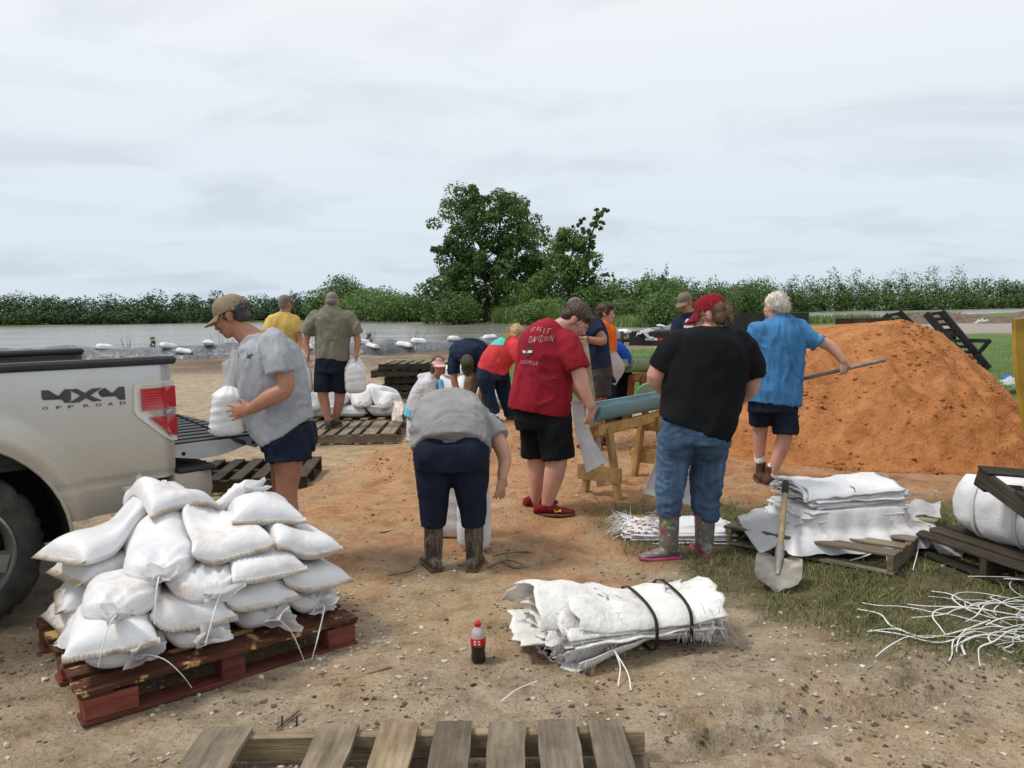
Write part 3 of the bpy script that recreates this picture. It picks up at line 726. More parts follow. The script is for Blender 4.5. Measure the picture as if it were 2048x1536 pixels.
# ================================================================== PICKUP TRUCK
def dusty_paint():
    m, n, l, b = new_mat('dusty_silver_paint')
    tc = n.new('ShaderNodeTexCoord'); v = tc.outputs['Object']; s = n.new('ShaderNodeSeparateXYZ'); l.new(v, s.inputs[0])
    f = noise(n, l, v, 3.0, 6, .6); f2 = noise(n, l, v, 60, 4, .7)
    # road dust clings to the lower body
    h = nd(n, 'ShaderNodeMapRange'); l.new(s.outputs['Z'], h.inputs['Value'])
    for k, x in (('From Min', 1.30), ('From Max', .62), ('To Min', 0.02), ('To Max', 1.0)): h.inputs[k].default_value = x
    a = nd(n, 'ShaderNodeMath', operation='MULTIPLY_ADD'); a.use_clamp = True
    l.new(f, a.inputs[0]); a.inputs[1].default_value = 0.55; l.new(h.outputs[0], a.inputs[2])
    d = nd(n, 'ShaderNodeMath', operation='SUBTRACT'); d.use_clamp = True; l.new(a.outputs[0], d.inputs[0]); d.inputs[1].default_value = 0.26
    dust = ramp(n, l, f2, [(0.3, (.34, .28, .195)), (0.7, (.43, .36, .255))])
    l.new(mixc(n, l, (.56, .56, .555), dust, d.outputs[0]), b.inputs['Base Color'])
    mt = nd(n, 'ShaderNodeMath', operation='MULTIPLY_ADD'); l.new(d.outputs[0], mt.inputs[0]); mt.inputs[1].default_value = -.5; mt.inputs[2].default_value = .5; mt.use_clamp = True
    l.new(mt.outputs[0], b.inputs['Metallic'])
    r = nd(n, 'ShaderNodeMath', operation='MULTIPLY_ADD'); l.new(d.outputs[0], r.inputs[0]); r.inputs[1].default_value = .5; r.inputs[2].default_value = .22; r.use_clamp = True
    l.new(r.outputs[0], b.inputs['Roughness'])
    return m
MT['paint'] = dusty_paint()
MT['blackplastic'] = pmat('black_plastic', [(.018, .018, .02), (.035, .035, .037)], 5, 0.5, 0.2, 200)
MT['decal'] = pmat('decal_grey', [(.035, .037, .04), (.07, .072, .075)], 9, 0.5, 0)
MT['rubber'] = pmat('tyre_rubber', [(.022, .021, .02), (.05, .047, .042), (.11, .095, .075)], 7, 0.85, 0.4, 90)
MT['alloy'] = pmat('dusty_alloy', [(.25, .24, .22), (.36, .35, .33)], 8, 0.45, 0.1, metal=0.55)
MT['galv'] = pmat('bare_metal', [(.38, .39, .41), (.50, .51, .53)], 6, 0.38, 0.08, metal=0.5)
MT['dark'] = pmat('wheel_well', [(.008, .008, .008), (.02, .019, .018)], 5, 0.9, 0.2)
def lens_mat(name, c, rough=.12):
    m, n, l, b = new_mat(name); b.inputs['Base Color'].default_value = (*c, 1); b.inputs['Roughness'].default_value = rough
    b.inputs['Coat Weight'].default_value = 0.6
    w = nd(n, 'ShaderNodeTexWave', Scale=22); w.bands_direction = 'Z'; v = coords(n, l, (1, 1, 1), False); l.new(v, w.inputs['Vector'])
    bump(n, l, b, w.outputs['Fac'], 0.25, 0.004)
    return m
MT['redlens'] = lens_mat('red_lens', (.42, .012, .02)); MT['clearlens'] = lens_mat('clear_lens', (.62, .60, .56), .2)
MT['glass'] = pmat('dark_glass', [(.02, .025, .03)], 3, 0.05, 0, spec=.6)

TR_YAW = math.radians(42)
TRa = np.array([-math.cos(TR_YAW), -math.sin(TR_YAW), 0]); TRn = np.array([math.sin(TR_YAW), -math.cos(TR_YAW), 0])
TR0 = np.array([-1.90, 4.50, 0.0])
TRM = Matrix(((TRa[0], TRn[0], 0, TR0[0]), (TRa[1], TRn[1], 0, TR0[1]), (0, 0, 1, 0), (0, 0, 0, 1)))
truck = thing('pickup_truck', 'dusty silver pickup truck with lowered tailgate and four by four decal', 'pickup truck', M=TRM)
def TS(px, py, off=0.0):
    """(s,z) on the near bed side where the photo shows this pixel"""
    d = ray(px, py); t = ((TR0 - EYE).dot(TRn) + off) / d.dot(TRn); p = EYE + d * t - TR0
    return p.dot(TRa), p[2]
AC, AR = (1.15, 0.43), 0.575
def side_y(s, z):
    """outward bulge of the bed side"""
    y = -0.025 * ((z - 0.98) / 0.4) ** 2
    y = y - 0.012 * np.exp(-((z - 0.70) / 0.012) ** 2)
    d = np.hypot(s - AC[0], z - AC[1])
    y = y + 0.055 * sstep(AR + 0.17, AR + 0.05, d) - 0.02 * sstep(AR + 0.05, AR, d)
    y = y - 0.06 * sstep(0.10, 0.0, s) ** 2
    return y
def truck_side(mirror=False):
    ss = np.unique(np.concatenate([np.linspace(0, .1, 6), np.arange(.1, 1.75, .022)])); zz = np.concatenate([np.arange(.52, 1.32, .02), [1.32]])
    S, Z = np.meshgrid(ss, zz, indexing='ij'); S = S.ravel().copy(); Z = Z.ravel().copy()
    d = np.hypot(S - AC[0], Z - AC[1]); F = []
    nz = len(zz); keep = d >= AR
    near = (d < AR) & (d > AR - .035)
    S[near] = AC[0] + (S[near] - AC[0]) / d[near] * AR; Z[near] = AC[1] + (Z[near] - AC[1]) / d[near] * AR
    for f in grid_faces(len(ss), nz):
        if all(keep[i] or near[i] for i in f): F.append(f)
    Y = side_y(S, Z)
    # lower rear corner is cut away for the bumper
    F = [f for f in F if not (S[list(f)].mean() < .165 and Z[list(f)].mean() < .68)]
    V = np.column_stack([S, Y, Z])
    if mirror: V[:, 1] = -2.0 - V[:, 1]; F = [f[::-1] for f in F]
    return V, F
V, F = truck_side(); part('bed_side', V, [f[::-1] for f in F], MT['paint'], truck, local=True)
V, F = truck_side(True); part('bed_side', V, [f[::-1] for f in F], MT['paint'], truck, local=True)
# rear edge post, tucked round the corner
for yy, sg in ((0, 1), (-2.0, -1)):
    zz = np.linspace(.68, 1.32, 14); b = Blob()
    o0 = side_y(np.zeros(14), zz)
    A = np.column_stack([np.zeros(14), yy + sg * o0, zz]); Bq = np.column_stack([np.full(14, -.015), yy + sg * (o0 - .05), zz]); Cq = np.column_stack([np.full(14, .02), np.full(14, yy - sg * .17), zz])
    b.add(np.concatenate([A, Bq, Cq]), grid_faces(3, 14)); bpart('corner_post', b, MT['paint'], truck, local=True)
for y0, y1 in ((-.12, .012), (-2.012, -1.88)):
    slab('rail_cap', (-.012, y0, 1.318), (1.75, y1, 1.362), MT['blackplastic'], truck, .014)
slab('bed_floor', (0, -1.86, .80), (1.72, -.14, .84), MT['blackplastic'], truck)
slab('bed_wall', (0.02, -.15, .84), (1.72, -.10, 1.29), MT['blackplastic'], truck)
slab('bed_wall', (0.02, -1.90, .84), (1.72, -1.85, 1.29), MT['blackplastic'], truck)
slab('bulkhead', (1.72, -1.97, .62), (1.77, -.03, 1.34), MT['paint'], truck)
# wheel well
ang = np.linspace(math.radians(-10), math.radians(190), 26); b = Blob()
A = np.column_stack([AC[0] + AR * np.cos(ang), np.full(26, side_y(np.array([AC[0] + AR]), np.array([AC[1]]))[0]), AC[1] + AR * np.sin(ang)])
Bq = A.copy(); Bq[:, 1] = -.42; b.add(np.concatenate([A, Bq]), grid_faces(2, 26))
b.add(np.concatenate([Bq, [[AC[0], -.42, .3]]]), [(i, i + 1, 26) for i in range(25)])
bpart('wheel_well', b, MT['dark'], truck, local=True)
b = Blob(); b.add(*tube(np.column_stack([AC[0] + (AR + .004) * np.cos(ang), np.full(26, .018), AC[1] + (AR + .004) * np.sin(ang)]), .011, 6, 1)); bpart('arch_lip', b, MT['paint'], truck, local=True)

# wheels
def wheel(sx, sy, sg):
    r0 = .42; prof = [(.275, -.12), (.288, -.005), (.315, .0), (.375, -.012), (.407, -.04), (.42, -.075), (.42, -.19), (.40, -.235), (.30, -.25), (.275, -.24)]
    k = 72; a = np.linspace(0, 2 * math.pi, k, endpoint=False); rings = []
    for r, y in prof:
        rr = r + (.008 * np.sign(np.sin(a * 36)) if r > .402 else 0)
        rings.append(np.column_stack([sx + rr * np.cos(a), np.full(k, sy + sg * y), .42 + rr * np.sin(a)]))
    V = np.concatenate(rings); n = len(prof); F = grid_faces(n, k, True) + [((n - 1) * k + j, (n - 1) * k + (j + 1) % k, (j + 1) % k, j) for j in range(k)]
    if sg < 0: F = [f[::-1] for f in F]
    w = part('wheel', V, [f[::-1] for f in F], MT['rubber'], truck, local=True, sharp=35)
    b = Blob(); prof = [(.284, -.13), (.286, -.012), (.272, -.004), (.262, -.03), (.245, -.10)]
    rings = [np.column_stack([sx + r * np.cos(a), np.full(k, sy + sg * y), .42 + r * np.sin(a)]) for r, y in prof]
    b.add(np.concatenate(rings), grid_faces(len(prof), k, True))
    for i in range(6):
        t = i * math.pi / 3 + .3; c, s_ = math.cos(t), math.sin(t); px_, pz_ = -s_, c
        q = []
        for rr, wd, yy in ((.05, .045, -.02), (.14, .042, -.012), (.255, .062, -.028)):
            for sgn, dy in ((-1, -.05), (-.75, 0), (.75, 0), (1, -.05)): q.append((sx + rr * c + sgn * wd * px_, sy + sg * (yy + dy), .42 + rr * s_ + sgn * wd * pz_))
        b.add(q, [(0, 1, 5, 4), (1, 2, 6, 5), (2, 3, 7, 6), (4, 5, 9, 8), (5, 6, 10, 9), (6, 7, 11, 10)])
    b.add(*ellipsoid((sx, sy + sg * -.03, .42), (.06, .025, .06))); bpart('rim', b, MT['alloy'], w, local=True, sharp=40)
    b = Blob(); b.add(*tube([(sx, sy + sg * -.115, .42), (sx, sy + sg * -.14, .42)], .25, 28, 1, False)); bpart('brake_drum', b, MT['dark'], w, local=True)
wheel(1.10, -.03, 1); wheel(1.10, -1.97, -1); wheel(4.55, -.02, 1); wheel(4.55, -1.98, -1)
b = Blob(); b.add(*tube([(1.10, -.2, .42), (1.10, -1.8, .42)], .06, 10, 1, False)); b.add(*ellipsoid((1.10, -1, .42), (.16, .18, .16)))
b.add(*box((-.02, -1.45, .48), (5.2, -1.33, .62))); b.add(*box((-.02, -.67, .48), (5.2, -.55, .62))); bpart('chassis', b, MT['dark'], truck, local=True, smooth=False)

# tail lamp: housing, lenses
def sidepoly(pts, off=0.0, crop=True):
    out = []
    for x, y in pts:
        if crop: x, y = x / 4.876, 700 + y / 4.876
        s, z = TS(x, y, -.02); s = max(s, -.012)
        out.append((s, float(side_y(np.array([s]), np.array([z]))[0]) + off, z))
    return np.array(out)
def plate(name, pts, mat, off, thick, parent, sub=3):
    P = np.array(pts, float); Q = []
    for i in range(len(P)):
        for t in np.arange(sub) / sub: Q.append(P[i] * (1 - t) + P[(i + 1) % len(P)] * t)
    S = sidepoly(Q, off); b = Blob(); n = len(S); c = S.mean(0); c[1] += .004
    V = np.concatenate([S, S - [0, thick, 0], [c]])
    F = [(i, (i + 1) % n, 2 * n) for i in range(n)] + [(i, n + i, n + (i + 1) % n, (i + 1) % n) for i in range(n)]
    return part(name, V, F, mat, parent, local=True, sharp=30)
lamp = plate('tail_lamp', [(1292, 345), (1330, 320), (1480, 306), (1715, 288), (1745, 345), (1762, 560), (1752, 880), (1690, 888), (1600, 848), (1320, 640), (1292, 590)], MT['clearlens'], .012, .05, truck)
plate('red_lens', [(1358, 378), (1560, 362), (1728, 348), (1750, 550), (1560, 566), (1368, 585)], MT['redlens'], .024, .03, lamp)
plate('red_lens', [(1438, 652), (1600, 636), (1756, 622), (1752, 832), (1665, 822), (1550, 735)], MT['redlens'], .024, .03, lamp)
plate('clear_lens', [(1600, 580), (1745, 566), (1748, 604), (1605, 618)], MT['galv'], .022, .03, lamp)
# decal on the bed side
dec = plate('decal', [(397, 392), (465, 390), (468, 448), (540, 444), (620, 440), (622, 382), (660, 380), (686, 412), (686, 490), (660, 512), (628, 515), (625, 477), (520, 482), (420, 487), (400, 470)], MT['decal'], .004, .004, truck)
plate('decal', [(652, 384), (745, 376), (842, 428), (985, 490), (895, 500), (800, 452)], MT['decal'], .005, .004, truck)
plate('decal', [(890, 374), (985, 367), (880, 434), (760, 508), (665, 513), (800, 428)], MT['decal'], .0065, .004, truck)
plate('decal', [(955, 400), (1012, 366), (1012, 416), (1080, 414), (1148, 412), (1148, 358), (1205, 355), (1212, 480), (1156, 484), (1152, 447), (1080, 450), (985, 456), (957, 432)], MT['decal'], .004, .004, truck)
FONT = None
def text_mesh(body, spacing=1.0, shear=0.0, bold=0.0):
    cu = bpy.data.curves.new('t', 'FONT'); cu.body = body; cu.size = 1.0; cu.space_character = spacing; cu.shear = shear; cu.offset = bold; cu.resolution_u = 3
    o = bpy.data.objects.new('t', cu); COL.objects.link(o); me = evaluated_mesh(o)
    V, _ = mesh_np(me); F = [tuple(p.vertices) for p in me.polygons]
    bpy.data.objects.remove(o); bpy.data.curves.remove(cu); bpy.data.meshes.remove(me); return V, F
for ch, x, y in zip('OFFROAD', (405, 540, 655, 806, 924, 1040, 1158), (580, 572, 566, 556, 548, 540, 530)):
    V, F = text_mesh(ch, bold=.012); V = V - V.min(0); V = V / V.max(0).clip(1e-3)
    part('decal_letter', sidepoly(np.column_stack([x + V[:, 0] * 56, y - V[:, 1] * 28 - V[:, 0] * 4]), .004), F, MT['decal'], truck, local=True, smooth=False)
# bumper with step pad
b = Blob(); prof = [(-.20, .50), (-.22, .56), (-.215, .66), (-.19, .685), (.03, .685), (.05, .60), (.03, .50)]
rings = []
for y, k in ((-.0, .0), (-.03, .6), (-.10, 1), (-1.0, 1.06), (-1.9, 1), (-1.97, .6), (-2.0, .0)):
    rings.append([(.03 + (s - .03) * (.35 + .65 * k), y, z) for s, z in prof])
b.add(*loft(rings)); bpart('bumper', b, MT['paint'], truck, local=True, sharp=40)
slab('step_pad', (-.218, -.5, .684), (.0, -.012, .712), MT['blackplastic'], truck, .01)
slab('step_pad', (-.218, -1.99, .684), (.0, -1.5, .712), MT['blackplastic'], truck, .01)
slab('hitch', (-.20, -1.35, .42), (.0, -.65, .50), MT['dark'], truck, .01)
# lowered tailgate
b = Blob(); poly = [(0.02, .775), (0.02, .842), (-.50, .842), (-.535, .832), (-.54, .79), (-.50, .765), (-.44, .79), (-.38, .772), (-.28, .748), (-.15, .742)]
b.add(*prism([(s, -.10, z) for s, z in poly], (0, -1.80, 0))); gate = bpart('tailgate', b, MT['galv'], truck, local=True, smooth=False)
slab('tailgate_liner', (-.535, -1.88, .842), (0.02, -.115, .852), MT['blackplastic'], gate, .003)
for i in range(12): slab('rib', (-.50, -1.82 + i * .14, .850), (-.02, -1.74 + i * .14, .860), MT['blackplastic'], gate, .004)
b = Blob(); b.add(*tube([(-.40, -.085, .815), (-.15, -.085, .95), (.03, -.09, 1.05)], .006, 6, 3)); b.add(*tube([(-.42, -.082, .805), (-.36, -.084, .837)], .012, 8, 1)); bpart('support_cable', b, MT['blackplastic'], gate, local=True)
for s, z in ((-.485, .80), (-.06, .785)):
    b = Blob(); b.add(*tube([(s, -.094, z), (s, -.1, z)], .011, 10, 1)); bpart('bolt', b, MT['dark'], gate, local=True)
# cab and hood, out of the picture but part of the truck
b = Blob()
def ring(s, z0, z1, w, inset): return [(s, -.02 - w, z0), (s, -1.98 + w, z0), (s, -1.98 + w, 1.28), (s, -1.98 + w + inset, z1), (s, -.02 - w - inset, z1), (s, -.02 - w, 1.28)]
b.add(*loft([ring(1.80, .5, 1.90, .02, .2), ring(2.1, .45, 1.95, 0, .2), ring(3.2, .45, 1.95, 0, .2), ring(3.8, .45, 1.35, 0, .06), ring(4.6, .62, 1.24, 0, .06), ring(5.4, .6, 1.14, .05, .06)]))
cab = bpart('cab', b, MT['paint'], truck, local=True, sharp=30)
part('rear_window', [(1.79, -.3, 1.36), (1.79, -1.7, 1.36), (1.79, -1.62, 1.82), (1.79, -.38, 1.82)], [(0, 1, 2, 3)], MT['glass'], cab, local=True)
part('side_window', [(1.95, -.0, 1.34), (3.4, -.0, 1.34), (3.15, -.19, 1.86), (2.1, -.19, 1.86)], [(0, 1, 2, 3)], MT['glass'], cab, local=True)
# ================================================================== PALLETS
def wood_mat(name, cols, axis, rough=.85, chip=None):
    m, n, l, b = new_mat(name); st = [14, 14, 14]; st[axis] = 1.1
    v = coords(n, l, tuple(st)); f = noise(n, l, v, 2.6, 6, .65, .15); v2 = coords(n, l)
    f2 = noise(n, l, v2, 4, 5, .65)
    c = ramp(n, l, f, [(0.25 + .5 * i / (len(cols) - 1), k) for i, k in enumerate(cols)])
    c = mixc(n, l, c, ramp(n, l, f2, [(0.3, (.5, .47, .43)), (0.6, 1.0)]), .8, 'MULTIPLY')
    if chip: c = mixc(n, l, c, chip, ramp(n, l, noise(n, l, v2, 6, 6, .7), [(0.55, 0), (0.59, 1)]))
    oi = n.new('ShaderNodeObjectInfo'); c = mixc(n, l, c, ramp(n, l, oi.outputs['Random'], [(0, (.62, .60, .58)), (.5, (1, .98, .95)), (1, (1.35, 1.25, 1.05))]), 1.0, 'MULTIPLY')
    l.new(c, b.inputs['Base Color']); b.inputs['Roughness'].default_value = rough; b.inputs['Specular IOR Level'].default_value = .2
    p = bump(n, l, None, f, .8, .010); bump(n, l, b, noise(n, l, v2, 90, 3), .3, .002, p); return m
for ax, nm in ((0, 'x'), (1, 'y'), (2, 'z')):
    MT['grey_' + nm] = wood_mat('weathered_wood_' + nm, [(.11, .088, .065), (.225, .186, .14), (.34, .29, .23)], ax)
    MT['dark_' + nm] = wood_mat('dark_wood_' + nm, [(.022, .018, .014), (.05, .041, .033), (.095, .08, .063)], ax)
    MT['red_' + nm] = wood_mat('red_painted_wood_' + nm, [(.10, .032, .025), (.18, .055, .042), (.26, .09, .068)], ax, .6, None)
    MT['pine_' + nm] = wood_mat('pine_lumber_' + nm, [(.30, .19, .07), (.42, .28, .11), (.50, .35, .16)], ax, .7)
    MT['worn_' + nm] = wood_mat('red_worn_wood_' + nm, [(.04, .022, .016), (.09, .036, .026), (.155, .065, .046)], ax, .75, (.40, .27, .11))

def frame2(o, e1):
    """matrix with x along e1 (horizontal), z up"""
    e1 = unit(np.array([e1[0], e1[1], 0.0])); e2 = np.array([-e1[1], e1[0], 0])
    return Matrix(((e1[0], e2[0], 0, o[0]), (e1[1], e2[1], 0, o[1]), (0, 0, 1, o[2]), (0, 0, 0, 1)))
def rough_board(name, x0, x1, y0, y1, z0, z1, mat, parent, r, along=1, n=26):
    """a split, worn board with ragged edges"""
    y = np.linspace(y0, y1, n); sd = r.integers(999); wob = lambda k, a: a * (fbm(xyz(y * 9, k * 5.0 + sd, 0), 3, 4) - .5) * 2
    tilt = r.normal() * .012; cup = r.uniform(-.003, .003); rows = []
    for f, zz in ((0, z0), (0, z1), (.25, z1 + cup), (.5, z1 + cup * 1.3), (.75, z1 + cup), (1, z1), (1, z0)):
        xx = x0 + (x1 - x0) * f + (wob(0, .006) if f == 0 else wob(1, .006) if f == 1 else 0) + tilt * (y - y0); rows.append(np.column_stack([xx, y + (.006 * (fbm(xyz(np.full(n, f * 6 + sd), 0), 2, 2) - .5)) * 2, zz + wob(2 + f, .0015)]))
    V = np.concatenate(rows); F = grid_faces(7, n) + [(6 * n + i, i, i + 1, 6 * n + i + 1)[::-1] for i in range(n - 1)] + [tuple(k * n for k in range(7)), tuple(k * n + n - 1 for k in range(7))[::-1]]
    if along == 0: V = V[:, [1, 0, 2]]; F = [f[::-1] for f in F]
    return part(name, V, F, mat, parent, smooth=False, local=True)
def pallet(label, M, L, W, wood='grey', boards=None, h=.127, sw=.04, group=None, bottom=3, seed=0, name='pallet', bt=.018, rough=False):
    """stringers along local x at y=0, W/2, W; deck boards along y"""
    r = np.random.default_rng(seed); t = thing(name, label, 'pallet', M=M, group=group)
    for i, y in enumerate((0, W / 2 - sw / 2, W - sw)):
        slab('stringer', (0, y, bt), (L, y + sw, h - bt), MT[wood + '_x'], t, .004, jitter=.002)
    if boards is None: boards = [(k * (L - .11) / 6, k * (L - .11) / 6 + .11) for k in range(7)]
    for x0, x1 in boards:
        e = r.uniform(0, .012, 2)
        if rough: rough_board('deck_board', x0, x1, -e[0], W + e[1], h - bt, h, MT[wood + '_y'], t, r); continue
        slab('deck_board', (x0, -e[0], h - bt), (x1, W + e[1], h + r.uniform(-.001, .001)), MT[wood + '_y'], t, .003, jitter=.002)
    for k in range(bottom):
        x = k * (L - .1) / max(1, bottom - 1); slab('bottom_board', (x, 0, 0), (x + .1, W, bt), MT[wood + '_y'], t, .003, jitter=.001)
    return t
# pallet at the camera's feet (boards point away)
o = G(415, 1522); fo = np.array([o[0], o[1] - 1.05, 0.0]); bx = []
for a, c in ((418, 512), (640, 718), (762, 838), (868, 940), (968, 1040), (1072, 1150), (1182, 1252)):
    bx.append((G(a, 1450, .127)[0] - fo[0], G(c, 1450, .127)[0] - fo[0]))
Lp = G(1290, 1520)[0] - fo[0]
front_pallet = pallet('empty weathered grey pallet with a missing board at the bottom edge', Matrix.Translation(Vector(fo)), Lp, 1.05, 'grey', bx, .128, .045, seed=3, rough=True, bt=.02)
for s in (1.0, .62): 
    pass
MT['nail'] = pmat('nail_steel', [(.05, .035, .025)], 3, .6, 0)
for a in (560, 590):
    q = G(a, 1452, .11); b = Blob(); b.add(*tube([(q[0], q[1] + .02, .10), (q[0] + .003, q[1] + .02, .135)], .0035, 6, 1)); bpart('nail', b, MT['nail'], front_pallet)

# red pallet of the full sandbag stack: blocks, lead boards, deck
A0 = G(165, 1457); B0 = G(722, 1287)
RM = frame2((A0[0], A0[1], 0), B0 - A0); RL, RW = 1.19, 1.02
red = thing('pallet', 'red painted block pallet under the big sandbag stack by the truck', 'pallet', M=RM)
for y in (0, RW / 2 - .05, RW - .11):
    slab('bottom_board', (0, y, 0), (RL, y + .11, .018), MT['red_x'], red, .003, jitter=.001)
    for x, w in ((0.01, .20), (RL / 2 - .05, .10), (RL - .15, .14)): slab('block', (x, y + .004, .018), (x + w, y + .106, .105), MT['red_x'], red, .004, jitter=.002)
for x in (0, RL / 2 - .05, RL - .12): slab('stringer_board', (x, 0.002, .105), (x + .12, RW, .122), MT['worn_y'], red, .003, jitter=.001)
for k, (y0, y1) in enumerate(((0, .13), (.19, .28), (.34, .44), (.5, .6), (.68, .78), (.88, 1.01))):
    rough_board('deck_board', y0 - .008, y1, -.012 if k == 0 else 0, RL + (.01 if k % 2 else 0), .1225, .141, MT['worn_x'], red, np.random.default_rng(k), along=0)

# ================================================================== SANDBAGS
def bag_material():
    m, n, l, b = new_mat('woven_white_bag')
    v = coords(n, l); f = noise(n, l, v, 3.2, 6, .6); f2 = noise(n, l, v, 14, 5, .7)
    c = ramp(n, l, f, [(0.3, (.60, .60, .615)), (0.65, (.76, .76, .765))])
    st = ramp(n, l, f2, [(0.46, 0), (0.70, .75)]); st2 = ramp(n, l, noise(n, l, v, 2.4, 4), [(0.5, 0), (0.68, 1)])
    mu = nd(n, 'ShaderNodeMath', operation='MULTIPLY'); l.new(st, mu.inputs[0]); l.new(st2, mu.inputs[1])
    l.new(mixc(n, l, c, (.52, .30, .16), mu.outputs[0]), b.inputs['Base Color'])
    b.inputs['Roughness'].default_value = .48; b.inputs['Specular IOR Level'].default_value = .35
    t = nd(n, 'ShaderNodeTexWave', Scale=85, Distortion=.3); v2 = coords(n, l, (1, .2, 1)); l.new(v2, t.inputs['Vector'])
    p = bump(n, l, None, t.outputs['Fac'], .08, .002)
    bump(n, l, b, noise(n, l, coords(n, l, (1, .45, 1)), 13, 4, .55, 1.6), .24, .02, p); return m
MT['bag'] = bag_material()
MT['thinbag'] = bag_material(); MT['thinbag'].name = 'thin_bag_cloth'
_n, _l = MT['thinbag'].node_tree.nodes, MT['thinbag'].node_tree.links
_t = _n.new('ShaderNodeBsdfTranslucent'); _t.inputs['Color'].default_value = (.82, .82, .82, 1); _x = _n.new('ShaderNodeMixShader'); _x.inputs[0].default_value = .45
_l.new(_n['Principled BSDF'].outputs[0], _x.inputs[1]); _l.new(_t.outputs[0], _x.inputs[2]); _l.new(_x.outputs[0], _n['Material Output'].inputs['Surface'])
MT['seam'] = pmat('bag_seam', [(.36, .24, .15), (.60, .52, .43), (.74, .71, .66)], 14, .8, .4, 120)
MT['string'] = pmat('tie_string', [(.62, .62, .60), (.74, .74, .72)], 9, .6, .1)

class HMap:
    """height of what already lies there, on a local grid"""
    def __init__(s, x0, y0, x1, y1, res=.012):
        s.o = np.array([x0, y0]); s.res = res; s.n = (int((x1 - x0) / res) + 2, int((y1 - y0) / res) + 2); s.H = np.zeros(s.n)
    def at(s, P):
        q = (P - s.o) / s.res; i = np.clip(q.astype(int), 0, np.array(s.n) - 1); return s.H[i[:, 0], i[:, 1]]
    def soft(s, P, rad):
        a = [s.at(P + rad * np.array(d)) for d in ((0, 0), (1, 0), (-1, 0), (0, 1), (0, -1), (.7, .7), (-.7, .7), (.7, -.7), (-.7, -.7))]
        a = np.array(a); return .8 * a.mean(0) + .2 * a.max(0)
    def fill(s, lo, hi, z):
        i0 = ((np.array(lo) - s.o) / s.res).astype(int); i1 = ((np.array(hi) - s.o) / s.res).astype(int); s.H[i0[0]:i1[0], i0[1]:i1[1]] = z
    def put(s, V):
        q = ((V[:, :2] - s.o) / s.res).astype(int); ok = (q >= 0).all(1) & (q < np.array(s.n) - 1).all(1); q = q[ok]; z = V[ok, 2]
        for dx in (-1, 0, 1):
            for dy in (-1, 0, 1): np.maximum.at(s.H, (np.clip(q[:, 0] + dx, 0, s.n[0] - 1), np.clip(q[:, 1] + dy, 0, s.n[1] - 1)), z)

def ruffle(c, dirv, up, r0, r1, ln, seed, k=26, m=8):
    """crumpled mouth of a tied bag: a frill opening out along dirv"""
    r = np.random.default_rng(seed); d = unit(dirv); a = unit(np.cross(d, up)); bb = np.cross(d, a); V = []
    ph = r.uniform(0, 6.28, 3); th = np.linspace(0, 2 * math.pi, k, endpoint=False)
    for i in range(m):
        t = i / (m - 1); rad = r0 + (r1 - r0) * t ** .8
        wob = 1 + t * (.34 * np.sin(3 * th + ph[0]) + .24 * np.sin(5 * th + ph[1]) + .16 * np.sin(9 * th + ph[2]))
        lng = ln * t * (1 + .35 * np.sin(2 * th + ph[1]) + .05 * np.sign(np.sin(th * 13)) * (t > .9) + .18 * np.sin(th + ph[2]))
        V.append(c + rad * wob[:, None] * (np.cos(th)[:, None] * a + (.55 * np.sin(th))[:, None] * bb) + lng[:, None] * d + (.3 * t * t * ln) * np.array(up))
    return np.concatenate(V), grid_faces(m, k, True)
def ribbon(P, w, nrm=(0, 0, 1), m=5, th=.0012):
    P = catmull(P, m); T = np.gradient(P, axis=0); T /= np.linalg.norm(T, axis=1)[:, None] + 1e-9
    S = np.cross(T, np.asarray(nrm, float)); S /= np.linalg.norm(S, axis=1)[:, None] + 1e-9; U = np.cross(S, T) * th
    n = len(P); V = np.stack([P - S * w / 2 - U, P + S * w / 2 - U, P + S * w / 2 + U, P - S * w / 2 + U], 1).reshape(-1, 3)
    return V, grid_faces(n, 4, True)
